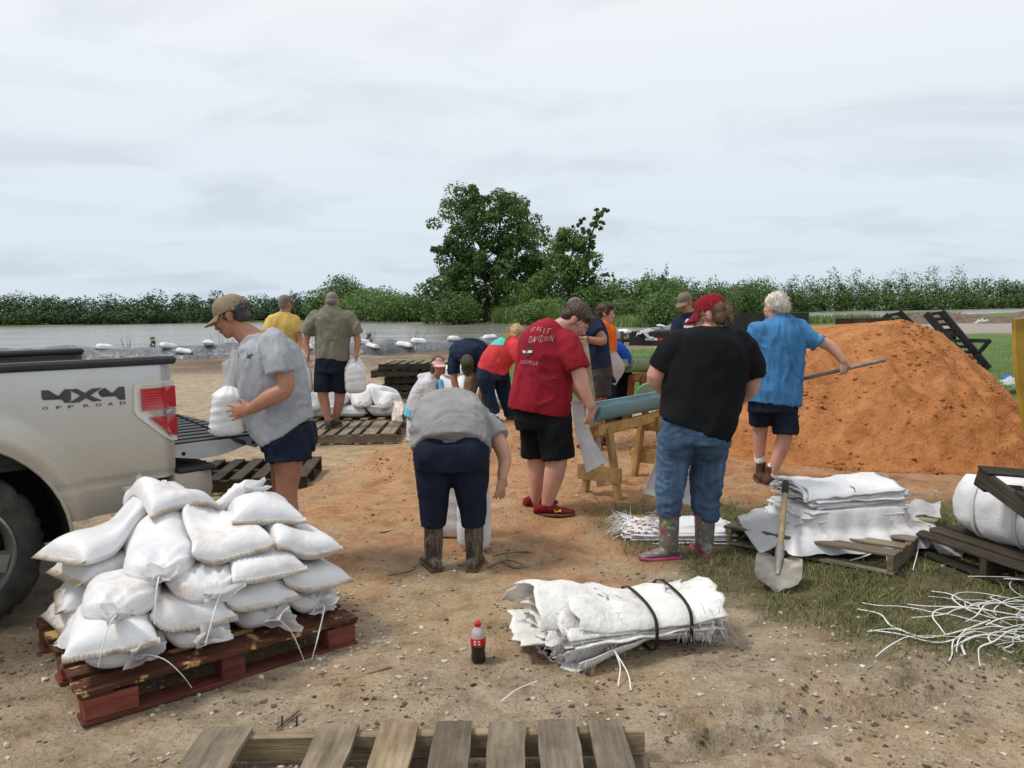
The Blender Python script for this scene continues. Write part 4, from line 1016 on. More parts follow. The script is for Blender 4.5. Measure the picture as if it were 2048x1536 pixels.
def laid_bag(H, M, cx, cy, yaw, label, L=.54, W=.36, T=.17, seed=0, group=None, droop=.09, tied_front=False, string=True, sink=.0, nu=34, nv=20):
    """a filled bag lying on whatever H holds. Local x: sewn end at +, tied end at -"""
    r = np.random.default_rng(seed)
    if tied_front: yaw += math.pi
    u = np.linspace(-1, 1, nu); u = np.sign(u) * (1 - (1 - np.abs(u)) ** 1.35); v = np.linspace(-1, 1, nv); v = np.sin(v * math.pi / 2) * .6 + v * .4
    U, Vv = np.meshgrid(u, v, indexing='ij')
    tied = np.clip((-U - .30) / .66, 0, 1); tap = np.maximum(.10, np.sqrt(np.clip(1 - tied ** 2.2, 0, 1)))
    w = W / 2 * (.93 + .06 * np.clip(U, 0, 1) ** 3 + .02 * np.sin(U * 5 + seed)) * tap
    x = U * L / 2; y = w * Vv * (1 - .05 * (1 - U ** 2))
    prof = np.sqrt(np.clip(1 - np.abs(Vv) ** 3.4, 0, 1)) * np.where(U > 0, np.sqrt(np.clip(1 - np.abs(U) ** 6, 0, 1)), np.maximum(tap, .12 * (U > -.999)))
    prof = prof * (1 + .12 * (fbm(xyz(x.ravel() * 5, y.ravel() * 5, seed * 3.1), 3, seed).reshape(x.shape) - .5) * 2)
    c, s_ = math.cos(yaw), math.sin(yaw)
    X = cx + x * c - y * s_; Y = cy + x * s_ + y * c; P2 = np.column_stack([X.ravel(), Y.ravel()])
    base = H.soft(P2, .045).reshape(X.shape)
    mid = H.soft(np.array([[cx, cy]]), .10)[0]
    base = np.maximum(base - sink * (base > .15), mid - droop)
    for _ in range(6):
        bb = base.copy(); bb[1:-1] = (base[:-2] + base[1:-1] * 2 + base[2:]) / 4; bb[:, 1:-1] = (bb[:, :-2] + bb[:, 1:-1] * 2 + bb[:, 2:]) / 4; base = bb
    pleat = sstep(-.15, -.85, U) * .011 * np.sin(np.arctan2(Vv, 1.05 + U) * 15 + seed) * (np.abs(Vv) < .995)
    fold = .009 * (fbm(xyz(x.ravel() * 9, y.ravel() * 16, seed * 1.7), 3, seed + 5).reshape(x.shape) - .5) * 2
    top = base + .36 * T + .62 * T * prof + (pleat + fold) * np.clip(prof * 2, 0, 1); bot = base + .36 * T * (1 - prof * .98)
    bot[:, 0] = top[:, 0]; bot[:, -1] = top[:, -1]; bot[-1] = top[-1]
    tv = np.column_stack([P2, top.ravel()]); bv = np.column_stack([P2, bot.ravel()])
    n = nu * nv; F = grid_faces(nu, nv) + [f[::-1] for f in grid_faces(nu, nv, off=n)]
    F += [(j, n + j, n + j + 1, j + 1) for j in range(nv - 1)]
    Mn = np.array(M); tw = lambda Q: np.asarray(Q) @ Mn[:3, :3].T + Mn[:3, 3]
    ctr = tw([[cx, cy, float(base.min())]])[0]
    t = thing('sandbag', label, 'sandbag', ctr, group=group)
    part('filled_sack', tw(np.concatenate([tv, bv])), [f[::-1] for f in F], MT['bag'], t)
    # sewn seam with a pinked edge
    e = top[-1]; dirv = np.array([c, s_, -.25]); k = 44; b = Blob()
    j = np.linspace(0, nv - 1, k); yy = np.interp(j, np.arange(nv), Y[-1]); xx = np.interp(j, np.arange(nv), X[-1]); zz = np.interp(j, np.arange(nv), e)
    a = np.column_stack([xx, yy, zz]); zig = .024 + .010 * (np.arange(k) % 2)
    b.add(tw(np.concatenate([a - dirv * .014 + [0, 0, .009], a + dirv * zig[:, None], a - dirv * .008 - [0, 0, .006]])), grid_faces(3, k)); bpart('seam', b, MT['seam'], t)
    # tied mouth
    p = np.array([X[0].mean(), Y[0].mean(), top[0].mean()]); dv = np.array([-c, -s_, r.uniform(-.2, .35)])
    V, F = ruffle(p - dv * .012, dv, np.array([0, 0, 1.]), .020, r.uniform(.055, .085), r.uniform(.07, .11), seed); part('tied_mouth', tw(V), F, MT['thinbag'], t)
    if string:
        a = r.uniform(-1, 1); q = [p, p + dv * .05 + [0, 0, .015], p + dv * .11 + np.array([-s_, c, 0]) * a * .06 - [0, 0, .02], p + dv * .14 + np.array([-s_, c, 0]) * a * .12 - [0, 0, .10], p + dv * .145 + np.array([-s_, c, 0]) * a * .16 - [0, 0, .17]]
        q = [np.array([z[0], z[1], max(z[2], .02)]) for z in q]
        V, F = ribbon(tw(q), .006, m=4); part('tie_string', V, F, MT['string'], t)
    H.put(tv); return t

# ---- the big stack on the red pallet (local x along the front, y away from the camera)
RH = HMap(-.5, -.5, 1.8, 1.7); RH.fill((0, 0), (RL, RW), .141)
front = -math.pi / 2
S = [ # (x, y, yaw offset, tied end forward, label)
    (.18, .30, .10, 1, 'tied sandbag at the bottom left corner of the red pallet stack'),
    (.50, .30, -.04, 1, 'tied sandbag in the bottom row, second from the left on the red pallet'),
    (.82, .32, .06, 1, 'tied sandbag in the bottom row, third from the left on the red pallet'),
    (1.08, .34, .0, 1, 'tied sandbag at the bottom right corner of the red pallet stack'),
    (.30, .80, -math.pi / 2 + .1, 0, 'sandbag at the bottom back left of the red pallet stack'),
    (.62, .80, .1, 0, 'sandbag hidden low at the back middle of the red pallet stack'),
    (1.02, .80, -.1, 0, 'sandbag low at the back right of the red pallet stack'),
    (.16, .29, -.22, 0, 'sewn end sandbag in the second row at the left front of the stack'),
    (.50, .31, -.16, 0, 'sewn end sandbag in the second row, second from the left'),
    (.82, .33, -.12, 0, 'sewn end sandbag in the second row, third from the left'),
    (1.09, .36, -.02, 0, 'sewn end sandbag in the second row at the right end'),
    (.31, .80, -math.pi / 2 - .15, 0, 'sandbag poking out left in the second row beside the tyre'),
    (.60, .82, -.1, 0, 'sandbag in the second row at the back middle of the stack'),
    (1.00, .84, .1, 0, 'sandbag in the second row at the back right of the stack'),
    (.22, .33, -.30, 1, 'tied sandbag bulging at the left front of the third row'),
    (.56, .33, .0, 1, 'shaded tied sandbag in the middle of the third row'),
    (.86, .35, -.10, 0, 'sewn end sandbag in the third row right of the middle'),
    (1.09, .40, -.06, 0, 'sewn end sandbag in the third row at the right end'),
    (.34, .80, -math.pi / 2 + .2, 0, 'sandbag in the third row at the back left near the tyre'),
    (.56, .86, .2, 0, 'sandbag in the third row at the back middle'),
    (.96, .86, -.1, 0, 'sandbag in the third row at the back right'),
    (.42, .42, -.28, 1, 'tied sandbag on top at the left front with a crumpled mouth'),
    (.74, .46, -.14, 0, 'sewn end sandbag on top in the middle of the stack'),
    (1.00, .58, -.22, 0, 'highest sewn end sandbag at the right with brown specks'),
    (.28, .80, -1.1, 0, 'sandbag on top at the back left below the wheel arch'),
    (.58, .90, .1, 0, 'sandbag on top at the back middle in front of the bumper'),
    (.90, .94, .3, 1, 'topmost sandbag at the back right by the bare leg'),
]
for i, (x, y, dy, tf, lab) in enumerate(S):
    laid_bag(RH, RM, .04 + x * .93, .03 + y * .95, front + dy, lab, L=.515 + .025 * math.sin(i * 2.1), W=.345 + .02 * math.cos(i * 1.7), T=.138, sink=.038, droop=.06, seed=100 + i, tied_front=bool(tf), group='sandbags stacked on the red pallet', string=(i % 3 != 1))

def upright_bag(label, base, h, rx, ry, yaw, top, seed=0, group=None, mouth=.2, fold=0.004, lean=(0, 0), drape=None, mr=.07, neck=.16):
    """a filled bag standing or hanging: rings from the bottom to the gathered neck, then the loose mouth"""
    r = np.random.default_rng(seed); base = np.array(base, float); t = thing('sandbag', label, 'sandbag', base, group=group)
    k = 40; th = np.linspace(0, 2 * math.pi, k, endpoint=False); rings = []; c, s_ = math.cos(yaw), math.sin(yaw)
    hs = np.concatenate([[0.0, .015, .05, .12], np.linspace(.2, 1, 22)])
    for q in hs:
        fat = (1 - (1 - min(q / .10, 1)) ** 2 * .55) * (1 - .06 * math.sin(q * 3)) * np.interp(q, [0, .5, top, top + (1 - top) * .55, 1], [1, 1.03, .94, .62, neck])
        sq = (np.abs(np.cos(th)) ** 3.2 + np.abs(np.sin(th)) ** 3.2) ** (-1 / 3.2) if q < top else np.ones(k)
        w = 1 + fold / rx * np.sin(th * 11 + seed) * sstep(top - .1, 1, q) * 3 + .02 * np.sin(q * 37 + 2 * np.sin(th + seed))
        X = rx * fat * sq * w * np.cos(th); Y = ry * fat * sq * w * np.sin(th)
        rings.append(np.column_stack([base[0] + X * c - Y * s_ + lean[0] * q, base[1] + X * s_ + Y * c + lean[1] * q, np.full(k, base[2] + h * q)]))
    V, F = loft(rings); V = V + (fbm(V * 9, 3, seed) - .5)[:, None] * .012 * np.array([1, 1, 0])
    part('filled_sack', V, F, MT['bag'], t)
    if mouth:
        p = base + [lean[0], lean[1], h * .985]; d = np.array(drape if drape is not None else (.25, 0, 1.0))
        V, F = ruffle(p, d, np.array([0, -.6, .4]), rx * neck, mr, mouth, seed, 30, 10); part('tied_mouth', V, F, MT['thinbag'], t)
    return t
tb = G(455, 884, .862); tb = D(455, 876, 4.80); upright_bag('upright sandbag on the tailgate steadied by the man in the tan cap', (tb[0], tb[1], .862), .30, .110, .095, .4, .84, 5, mouth=.15, drape=(.3, 0, 1), mr=.05, neck=.3, lean=(.03, 0))
q = G(948, 1108); upright_bag('right of two standing sandbags in front of the bending woman', (q[0], q[1] + .10, 0), .62, .115, .10, .1, .8, 7, mouth=.1)
q = G(888, 1085); upright_bag('left of two standing sandbags in front of the bending woman', (q[0] + .03, q[1] + .16, 0), .52, .15, .10, -.2, .8, 8, mouth=.1)
# ================================================================== PEOPLE
def skin_mat(name, c):
    m, n, l, b = new_mat(name); c = np.array(c); v = coords(n, l)
    f = noise(n, l, v, 7, 5, .6)
    l.new(ramp(n, l, f, [(0.3, tuple(c * np.array([.80, .70, .66]))), (0.55, tuple(c)), (0.75, tuple(np.minimum(c * np.array([1.12, 1.08, 1.05]), .9)))]), b.inputs['Base Color'])
    b.inputs['Roughness'].default_value = .52; b.inputs['Specular IOR Level'].default_value = .35
    b.inputs['Subsurface Weight'].default_value = .08; b.inputs['Subsurface Radius'].default_value = (.02, .008, .004); b.inputs['Subsurface Scale'].default_value = .3
    bump(n, l, b, noise(n, l, v, 120, 3), .15, .002); return m
MT['skin_tan'] = skin_mat('skin_tan', (.40, .195, .125)); MT['skin'] = skin_mat('skin_fair', (.50, .275, .195)); MT['skin_pink'] = skin_mat('skin_pink', (.56, .31, .235))
def hair_mat(name, cols):
    return pmat(name, cols, 26, .55, .8, 70, (1, 1, .25), spec=.4, bd=.01, dist=.8)
MT['hair_brown'] = hair_mat('hair_brown', [(.022, .013, .008), (.06, .036, .022), (.11, .07, .042)])
MT['hair_dark'] = hair_mat('hair_dark', [(.014, .012, .010), (.04, .034, .03), (.085, .075, .068)])
MT['hair_white'] = hair_mat('hair_white', [(.42, .38, .32), (.62, .58, .50), (.74, .71, .65)])
MT['hair_blond'] = hair_mat('hair_blond', [(.26, .17, .07), (.45, .32, .15), (.58, .45, .24)])
MT['hair_light'] = hair_mat('hair_light_brown', [(.05, .03, .016), (.13, .08, .042), (.26, .175, .095)])
MT['hair_grey'] = hair_mat('hair_grey', [(.12, .10, .085), (.22, .19, .165)])
MT['eye_white'] = pmat('eye_white', [(.7, .68, .65)], 3, .2, 0); MT['eye_dark'] = pmat('eye_dark', [(.015, .01, .008)], 3, .1, 0)
CL = dict(grey=(.36, .375, .405), navy=(.012, .017, .034), olive=(.195, .185, .145), yellow=(.60, .43, .13), coral=(.62, .055, .062), red=(.275, .015, .027), black=(.0085, .009, .011), blue=(.06, .20, .41),
          ash=(.27, .265, .265), hood=(.55, .535, .56), sky=(.16, .47, .66), khaki=(.19, .14, .085), navytee=(.017, .026, .055), charcoal=(.06, .055, .055), orange=(.75, .14, .015), royal=(.015, .07, .40),
          darknavy=(.011, .014, .026), tanc=(.27, .215, .135), olivec=(.075, .07, .05), maroon=(.20, .012, .022), pinkc=(.62, .38, .38), camo=(.20, .165, .125), greyc=(.16, .165, .14), white=(.78, .78, .77), shoe=(.055, .045, .035), redshoe=(.19, .012, .018), bootbr=(.095, .05, .035))
for k, c in CL.items(): MT['c_' + k] = cloth('cloth_' + k, c)
def denim(name, c):
    c = np.array(c); m, n, l, b = new_mat(name); v = coords(n, l); v2 = coords(n, l, (1, 1, .3))
    f = noise(n, l, v2, 7, 5, .6, .5); f2 = noise(n, l, v, 220, 2)
    col = ramp(n, l, f, [(0.3, tuple(c * .55)), (0.55, tuple(c)), (0.75, tuple(np.minimum(c * 1.75 + .02, .8)))])
    l.new(mixc(n, l, col, ramp(n, l, f2, [(0.35, .65), (0.65, 1.1)]), .6, 'MULTIPLY'), b.inputs['Base Color']); b.inputs['Roughness'].default_value = .9; b.inputs['Specular IOR Level'].default_value = .15
    p = bump(n, l, None, noise(n, l, v, 24, 3, .5, 1.0), .3, .02); bump(n, l, b, f2, .3, .002, p); return m
MT['denim'] = denim('blue_denim', (.062, .108, .185)); MT['denim_dark'] = denim('dark_denim', (.014, .026, .055))
def camo_boot():
    m, n, l, b = new_mat('bark_camouflage'); v = coords(n, l, (7, 7, 1.3)); f = noise(n, l, v, 4, 6, .7, 1.0)
    l.new(ramp(n, l, f, [(0.3, (.010, .008, .006)), (0.48, (.04, .03, .022)), (0.58, (.16, .125, .09)), (0.66, (.03, .022, .016)), (0.8, (.09, .065, .045))]), b.inputs['Base Color'])
    b.inputs['Roughness'].default_value = .6; bump(n, l, b, f, .4, .006); return m
def floral_boot():
    m, n, l, b = new_mat('floral_rubber'); v = coords(n, l, (1, 1, 1), False)
    c = ramp(n, l, noise(n, l, v, 9, 3), [(0.3, (.10, .095, .085)), (0.7, (.19, .175, .15))])
    for i, (sc, off, col, rad) in enumerate(((13, (0, 0, 0), (.34, .035, .14), .33), (21, (3.3, 1.2, 7.1), (.30, .36, .05), .22), (15, (9.1, 4.4, 2.2), (.03, .15, .09), .27), (26, (1.7, 8.8, 5.5), (.46, .25, .30), .2))):
        mp = n.new('ShaderNodeMapping'); mp.inputs['Location'].default_value = off
        ds = nd(n, 'ShaderNodeVectorMath', operation='MULTIPLY_ADD'); ns = nd(n, 'ShaderNodeTexNoise', Scale=30.0, Detail=3.0); l.new(v, ns.inputs['Vector']); l.new(ns.outputs['Color'], ds.inputs[0]); ds.inputs[1].default_value = (.03, .03, .03); l.new(v, ds.inputs[2]); l.new(ds.outputs[0], mp.inputs[0])
        vo = nd(n, 'ShaderNodeTexVoronoi', Scale=sc, Randomness=1.0); l.new(mp.outputs[0], vo.inputs['Vector'])
        c = mixc(n, l, c, col, ramp(n, l, vo.outputs['Distance'], [(rad - .06, 1), (rad, 0)]))
    l.new(c, b.inputs['Base Color']); b.inputs['Roughness'].default_value = .38; return m
MT['camoboot'] = camo_boot(); MT['floral'] = floral_boot()
MT['pinksole'] = pmat('pink_rubber', [(.36, .045, .13), (.48, .08, .19)], 8, .5, .1); MT['brownsole'] = pmat('muddy_sole', [(.06, .03, .018), (.16, .085, .045)], 12, .8, .4)
MT['steel'] = pmat('dull_steel', [(.24, .235, .23), (.36, .35, .34)], 6, .42, .15, metal=.6); MT['lensdark'] = pmat('sunglass_lens', [(.006, .006, .008)], 3, .08, 0)
MT['gold'] = pmat('gold_ring', [(.6, .4, .12)], 3, .25, 0, metal=1.0)

def wrinkles(amp, scale=6.0, seed=0, st=(1, 1, .55)):
    st = np.array(st) * scale
    def f(V, N):
        w = fbm(V * .6 * scale, 2, seed + 9); q = V * st + (w[:, None] - .5) * 2.2
        a = 1 - np.abs(2 * fbm(q, 3, seed) - 1) * 3.0
        a2 = 1 - np.abs(2 * fbm(q * 1.9 + 5, 2, seed + 7) - 1) * 3.0
        b = (fbm(V * scale * .5, 3, seed + 3) - .5) * 2
        return amp * (np.clip(a, -.6, 1) * 1.1 * sstep(.30, .6, w) + np.clip(a2, -.5, 1) * .5 * sstep(.55, .4, w) + b * .8 - .25)
    return f
def rot(yaw, pitch=0, roll=0):
    return np.array(Matrix.Rotation(math.radians(yaw), 3, 'Z') @ Matrix.Rotation(math.radians(pitch), 3, 'X') @ Matrix.Rotation(math.radians(roll), 3, 'Y'))

class Person:
    def __init__(s, label, Z, base_px, vox=.009, skin='skin', group='people filling and carrying sandbags'):
        s.Z = Z; s.vox = vox * 1.28; s.skin = MT[skin]; b = D(base_px, 900, Z); s.base = np.array([b[0], b[1], 0.0])
        s.t = thing('person', label, 'person', s.base, group=group); s.body = Blob(); s.seed = int(base_px)
    def J(s, px, py, dy=0.0): return D(px, py, s.Z + dy)
    def sections(s, L, A=(1, 0, 0), B=(0, 1, 0), grow=1.0, m=3, k=28, e=2.4):
        P = np.array([np.concatenate([s.J(*q[:3]), q[3:5]]) for q in L]); C = catmull(P, m); T = np.gradient(C[:, :3], axis=0); th = np.linspace(0, 2 * math.pi, k, endpoint=False); R = []
        ca, sa = np.cos(th), np.sin(th); nrm = (np.abs(ca) ** e + np.abs(sa) ** e) ** (-1 / e)
        for c, t in zip(C, T):
            t = unit(t); a = unit(np.array(A) - t * t.dot(A)); b = unit(np.array(B) - t * t.dot(B) - a * a.dot(B))
            R.append(c[:3] + grow * ((c[3] * ca * nrm)[:, None] * a + (c[4] * sa * nrm)[:, None] * b))
        return loft(R)
    def limb(s, L, k=14, flat=False):
        P = [s.J(*q[:3]) for q in L]; R = [q[3] for q in L]
        return tube(P, R, k, 4, 'start' if flat else True)
    def add(s, bl, *items, flat=False):
        for kind, L, *kw in items:
            kw = kw[0] if kw else {}
            bl.add(*(s.sections(L, **kw) if kind == 'L' else s.limb(L, flat=flat) if kind == 'T' else ellipsoid(s.J(*L[:3]), L[3:6])))
        return bl
    def cover(s, name, mat, *items, amp=.007, scale=6, vox=None, it=2, st=(1, 1, .55)):
        return solid(name, s.add(Blob(), *items, flat=True), (vox or s.vox) * .95, MT[mat], s.t, it, wrinkles(amp * 1.4, scale, s.seed, st))
    def skin_of(s, *items): s.add(s.body, *items)
    # --- hand: palm, four fingers, thumb
    def hand(s, wrist, dirv, palm, curl=.35, side=1, k=1.0, spread=.12):
        w = s.J(*wrist) if len(wrist) == 3 and wrist[0] > 20 else np.array(wrist); d = unit(dirv); p = unit(np.array(palm) - d * d.dot(palm)); sd = np.cross(d, p) * side; B = s.body; R = []
        th = np.linspace(0, 2 * math.pi, 14, endpoint=False)
        for t, a, b in ((-.02, .027, .022), (.02, .032, .020), (.055, .041, .018), (.088, .043, .016), (.10, .038, .012)):
            R.append(w + d * t * k + k * (a * np.cos(th)[:, None] * sd + b * np.sin(th)[:, None] * p))
        B.add(*loft(R))
        for i, (o, ln) in enumerate(((.034, .070), (.0115, .080), (-.0115, .074), (-.034, .058))):
            q = w + (d * .088 + sd * o) * k; dd = unit(d + sd * spread * (1.5 - i)); pts = [q - dd * .02, q]
            for j, f in enumerate((.45, .30, .25)):
                a = curl * (.6 + j * .75); v = unit(dd * math.cos(a) + p * math.sin(a)); q = q + v * ln * f * k; pts.append(q)
            B.add(*tube(pts, np.array([.0095, .0098, .0092, .0086, .0072]) * k, 8, 2))
        q = w + (d * .02 + sd * .03) * k; e = unit(d * .75 + sd * .75 + p * .25); q2 = q + e * .04 * k; q3 = q2 + unit(d + sd * .2 + p * .4) * .032 * k
        B.add(*tube([q - e * .012, q, q2, q3], np.array([.014, .013, .011, .0085]) * k, 8, 2))
        return w + d * .085 * k
    # --- head
    def head(s, px, py, dy=0, yaw=0, pitch=0, roll=0, k=1.0, ears=True):
        s.hc = s.J(px, py, dy); s.hR = rot(yaw, pitch, roll); s.hk = k; B = s.body
        def E(c, r): 
            B.add(*ellipsoid(s.hp(c), np.array(r) * k, s.hR))
        E((0, .012, .032), (.076, .097, .088)); E((0, -.028, -.035), (.060, .066, .082)); E((0, -.030, .005), (.068, .068, .055))
        E((0, -.066, -.094), (.030, .026, .022)); E((0, -.045, -.075), (.050, .045, .035)); E((0, -.088, .020), (.050, .016, .012))
        E((0, -.100, -.012), (.011, .014, .026)); E((0, -.112, -.030), (.015, .014, .012)); E((0, -.094, -.058), (.025, .011, .006)); E((0, -.092, -.068), (.022, .011, .007))
        E((.034, -.078, -.022), (.020, .020, .020)); E((-.034, -.078, -.022), (.020, .020, .020))
        if ears:
            for q in (1, -1): E((q * .077, .012, -.012), (.010, .022, .033)); E((q * .082, .018, .005), (.008, .015, .018))
    def hp(s, c): return s.hc + s.hR @ (np.asarray(c, float) * s.hk)
    def hpts(s, P): return s.hc + (np.asarray(P, float) * s.hk) @ s.hR.T
    def eyes(s):
        for q in (1, -1):
            V, F = ellipsoid(s.hp((q * .031, -.086, -.002)), np.array((.0125, .008, .0065)) * s.hk, s.hR, 6, 10); e = part('eye', V, F, MT['eye_white'], s.t)
            V, F = ellipsoid(s.hp((q * .031, -.0925, -.002)), np.array((.0055, .003, .0055)) * s.hk, s.hR, 5, 8); part('iris', V, F, MT['eye_dark'], e)
            V, F = tube([s.hp((q * .015, -.096, .013)), s.hp((q * .032, -.096, .018)), s.hp((q * .05, -.086, .013))], .0035, 6, 3); part('eyebrow', V, F, MT['hair_brown'], s.t)
        V, F = tube([s.hp((-.022, -.100, -.063)), s.hp((0, -.1055, -.062)), s.hp((.022, -.100, -.063))], .0032, 6, 4); part('lips', V, F, MT['lip'], s.t)
    def finish_body(s, it=2, vox=None): return solid('body', s.body, vox or s.vox, s.skin, s.t, it)
    def hair(s, mat, items, amp=.008, vox=None, strands=0, name='hair', sl=.05, zmin=-.02):
        b = Blob()
        for c, r in items: b.add(*ellipsoid(s.hp(c), np.array(r) * s.hk, s.hR))
        sd = s.seed
        def dsp(V, N):
            L = (V - s.hc) @ s.hR
            return amp * (fbm(L * np.array([60, 60, 22]), 3, sd) - .5) * 2 + amp * .8 * (fbm(L * 22, 2, sd + 4) - .5) * 2
        h = solid(name, b, vox or .007, MT[mat], s.t, 2, dsp)
        if strands:
            r = np.random.default_rng(sd); me = h.data; V, N = mesh_np(me); Mw = np.array(ROOT[s.t.name]); V = V + Mw[:3, 3]
            L = (V - s.hc) @ s.hR; ok = np.where(L[:, 2] > zmin)[0]; bb = Blob()
            for i in r.choice(ok, min(strands, len(ok)), replace=False):
                n = N[i]; tn = unit(n * .5 + r.normal(size=3) * .55 + s.hR @ np.array([0, .45, -.5])); p = V[i] - n * .003
                bb.add(*tube([p, p + tn * sl * .5 + n * .004, p + tn * sl + np.array([0, 0, -.01])], [.0016, .0014, .0006], 3, 2, False))
            bpart('loose_strands', bb, MT[mat], h)
        return h
    def cap(s, mat, brim='same', back=None, high=.125, tilt=0, front_panel=None, z0=.030, brimlen=.075):
        th = np.linspace(0, 2 * math.pi, 40, endpoint=False); rows = []
        for t in np.linspace(0, 1, 9):
            a = t * math.pi / 2; rr = math.cos(a) ** .62; z = z0 + (high - z0) * math.sin(a) ** .95
            rows.append(np.column_stack([.086 * rr * np.cos(th), .012 + .106 * rr * np.sin(th), np.full(40, z) - .012 * (np.sin(th) > 0.3) * (1 - t) + .006 * np.sin(th * 6) * (1 - t) * .25]))
        V = np.concatenate(rows + [[[0, .012, high + .002]]]); n = len(rows); F = grid_faces(n, 40, True) + [((n - 1) * 40 + j, (n - 1) * 40 + (j + 1) % 40, n * 40) for j in range(40)]
        c = part('cap', s.hpts(V), F, MT[mat], s.t)
        b = Blob(); b.add(*ellipsoid(s.hp((0, .012, high + .004)), (.007, .007, .005), s.hR)); bpart('cap_button', b, MT[mat], c)
        ph = np.radians(np.linspace(-152, -28, 17)); top = []; 
        for t in np.linspace(0, 1, 6):
            out = 1 + t * brimlen / .1 * np.clip(np.sin(-ph), 0, 1) ** .75
            x = .086 * np.cos(ph) * (1 + .06 * t); y = .012 + .106 * np.sin(ph) * out
            z = z0 + .004 - .022 * t - .30 * np.abs(x) ** 1.6 * (.35 + t) - tilt * t
            top.append(np.column_stack([x, y, z]))
        V = np.concatenate(top); m = len(V); V = np.concatenate([V, V - [0, 0, .005]]); F = [f[::-1] for f in grid_faces(6, 17)] + grid_faces(6, 17, off=m)
        e = [5 * 17 + j for j in range(17)]; F += [(a, b2, m + b2, m + a) for a, b2 in zip(e[:-1], e[1:])]
        part('brim', s.hpts(V), F, MT[mat if brim == 'same' else brim], c); return c
    def shoe(s, p, dirv, mat, sole, k=1.0, high=.10, width=.047, length=.285, heel=0.0, name='shoe', shaft=None):
        """p: world point on the ground under the ankle"""
        p = np.array(p, float); d = unit(np.array([dirv[0], dirv[1], 0])); sd = np.array([-d[1], d[0], 0]); u = np.array([0, 0, 1.]); th = np.linspace(0, 2 * math.pi, 18, endpoint=False); B = Blob(); So = Blob()
        prof = [(-.085, .026, .02, .055), (-.078, .036, .018, .075), (-.04, .038, .018, .09), (.03, .040, .018, .085), (.09, .046, .018, .062), (.14, .047, .018, .05), (.18, .038, .018, .042), (.198, .02, .02, .034)]
        for tgt, z0, zz in ((B, None, None), (So, -.002, .026)):
            R = []
            for t, w, lo, hi in prof:
                a, b = (lo, hi) if z0 is None else (z0 + .012 * max(0, (t - .12) / .08) , zz + .006 * max(0, (t - .12) / .08))
                wd = (w + (.004 if z0 is not None else 0)) * k * width / .047; c = p + d * t * k * length / .285 + u * (a + b) / 2 * (k if z0 is None else 1) + u * heel * np.clip((.12 - t) / .2, 0, 1)
                hh = (b - a) / 2 * (k if z0 is None else 1); e = 2.3 if z0 is None else 4; cs, sn = np.cos(th), np.sin(th); nr = (np.abs(cs) ** e + np.abs(sn) ** e) ** (-1 / e)
                R.append(c + (wd * cs * nr)[:, None] * sd + (hh * sn * nr)[:, None] * u)
            tgt.add(*loft(R))
        B.add(*tube([p + u * (.05 * k + heel), p + u * (high + heel)], [.042 * k, .043 * k], 14, 2, False))
        if shaft: B.add(*shaft)
        o = solid(name, B, .008, MT[mat], s.t, 2, wrinkles(.003, 14, s.seed)); part('sole', So.verts(), So.F, MT[sole], o, sharp=40); return o
    def ground(s, px, py, z=0.0): return G(px, py, z)
    def under(s, px, py, dy=0, z=0.0):
        q = s.J(px, py, dy); return np.array([q[0], q[1], max(gh(q[0], q[1]), -.02) - .004 if z == 0 else z])
MT['lip'] = pmat('lip', [(.36, .13, .10)], 3, .45, 0)
SHORT = [((0, .030, .040), (.083, .092, .088)), ((0, .055, -.010), (.076, .062, .062))]

def print_on(obj, polys, mat, name, off=.004):
    """flat print laid on cloth: polys = list of (V2 in photo pixels, faces)"""
    bv = bvh_world(obj); out = []
    for V2, F in polys:
        V = []
        for x, y in V2:
            d = Vector(ray(x, y)).normalized(); h, nrm, idx, dist = bv.ray_cast(Vector(EYE), d)
            if h is None: h, nrm, idx, dist = bv.find_nearest(Vector(EYE) + d * 6)
            if nrm.dot(d) > 0: nrm = -nrm
            V.append(h + nrm * off)
        out.append(part(name, np.array([v[:] for v in V]), F, mat, obj, smooth=False))
    return out
def quad(a, b, c, d, n=7):
    a, b, c, d = map(np.array, (a, b, c, d)); P = [(a * (1 - u) + b * u) * (1 - v) + (d * (1 - u) + c * u) * v for u in np.linspace(0, 1, n) for v in np.linspace(0, 1, n)]
    return np.array(P), grid_faces(n, n)
def text_px(body, x0, y0, w, h, slope=0.0, shear=0.3, bold=.0, italic_curve=0.0):
    """each character as its own print"""
    V, F = text_mesh(body, 1.0, shear, bold); lo, hi = V.min(0), V.max(0); q = (V - lo) / np.maximum(hi - lo, 1e-4)
    P = np.column_stack([x0 + q[:, 0] * w, y0 - q[:, 1] * h + slope * q[:, 0] * w + italic_curve * (q[:, 0] - .5) ** 2]); return (P, F)

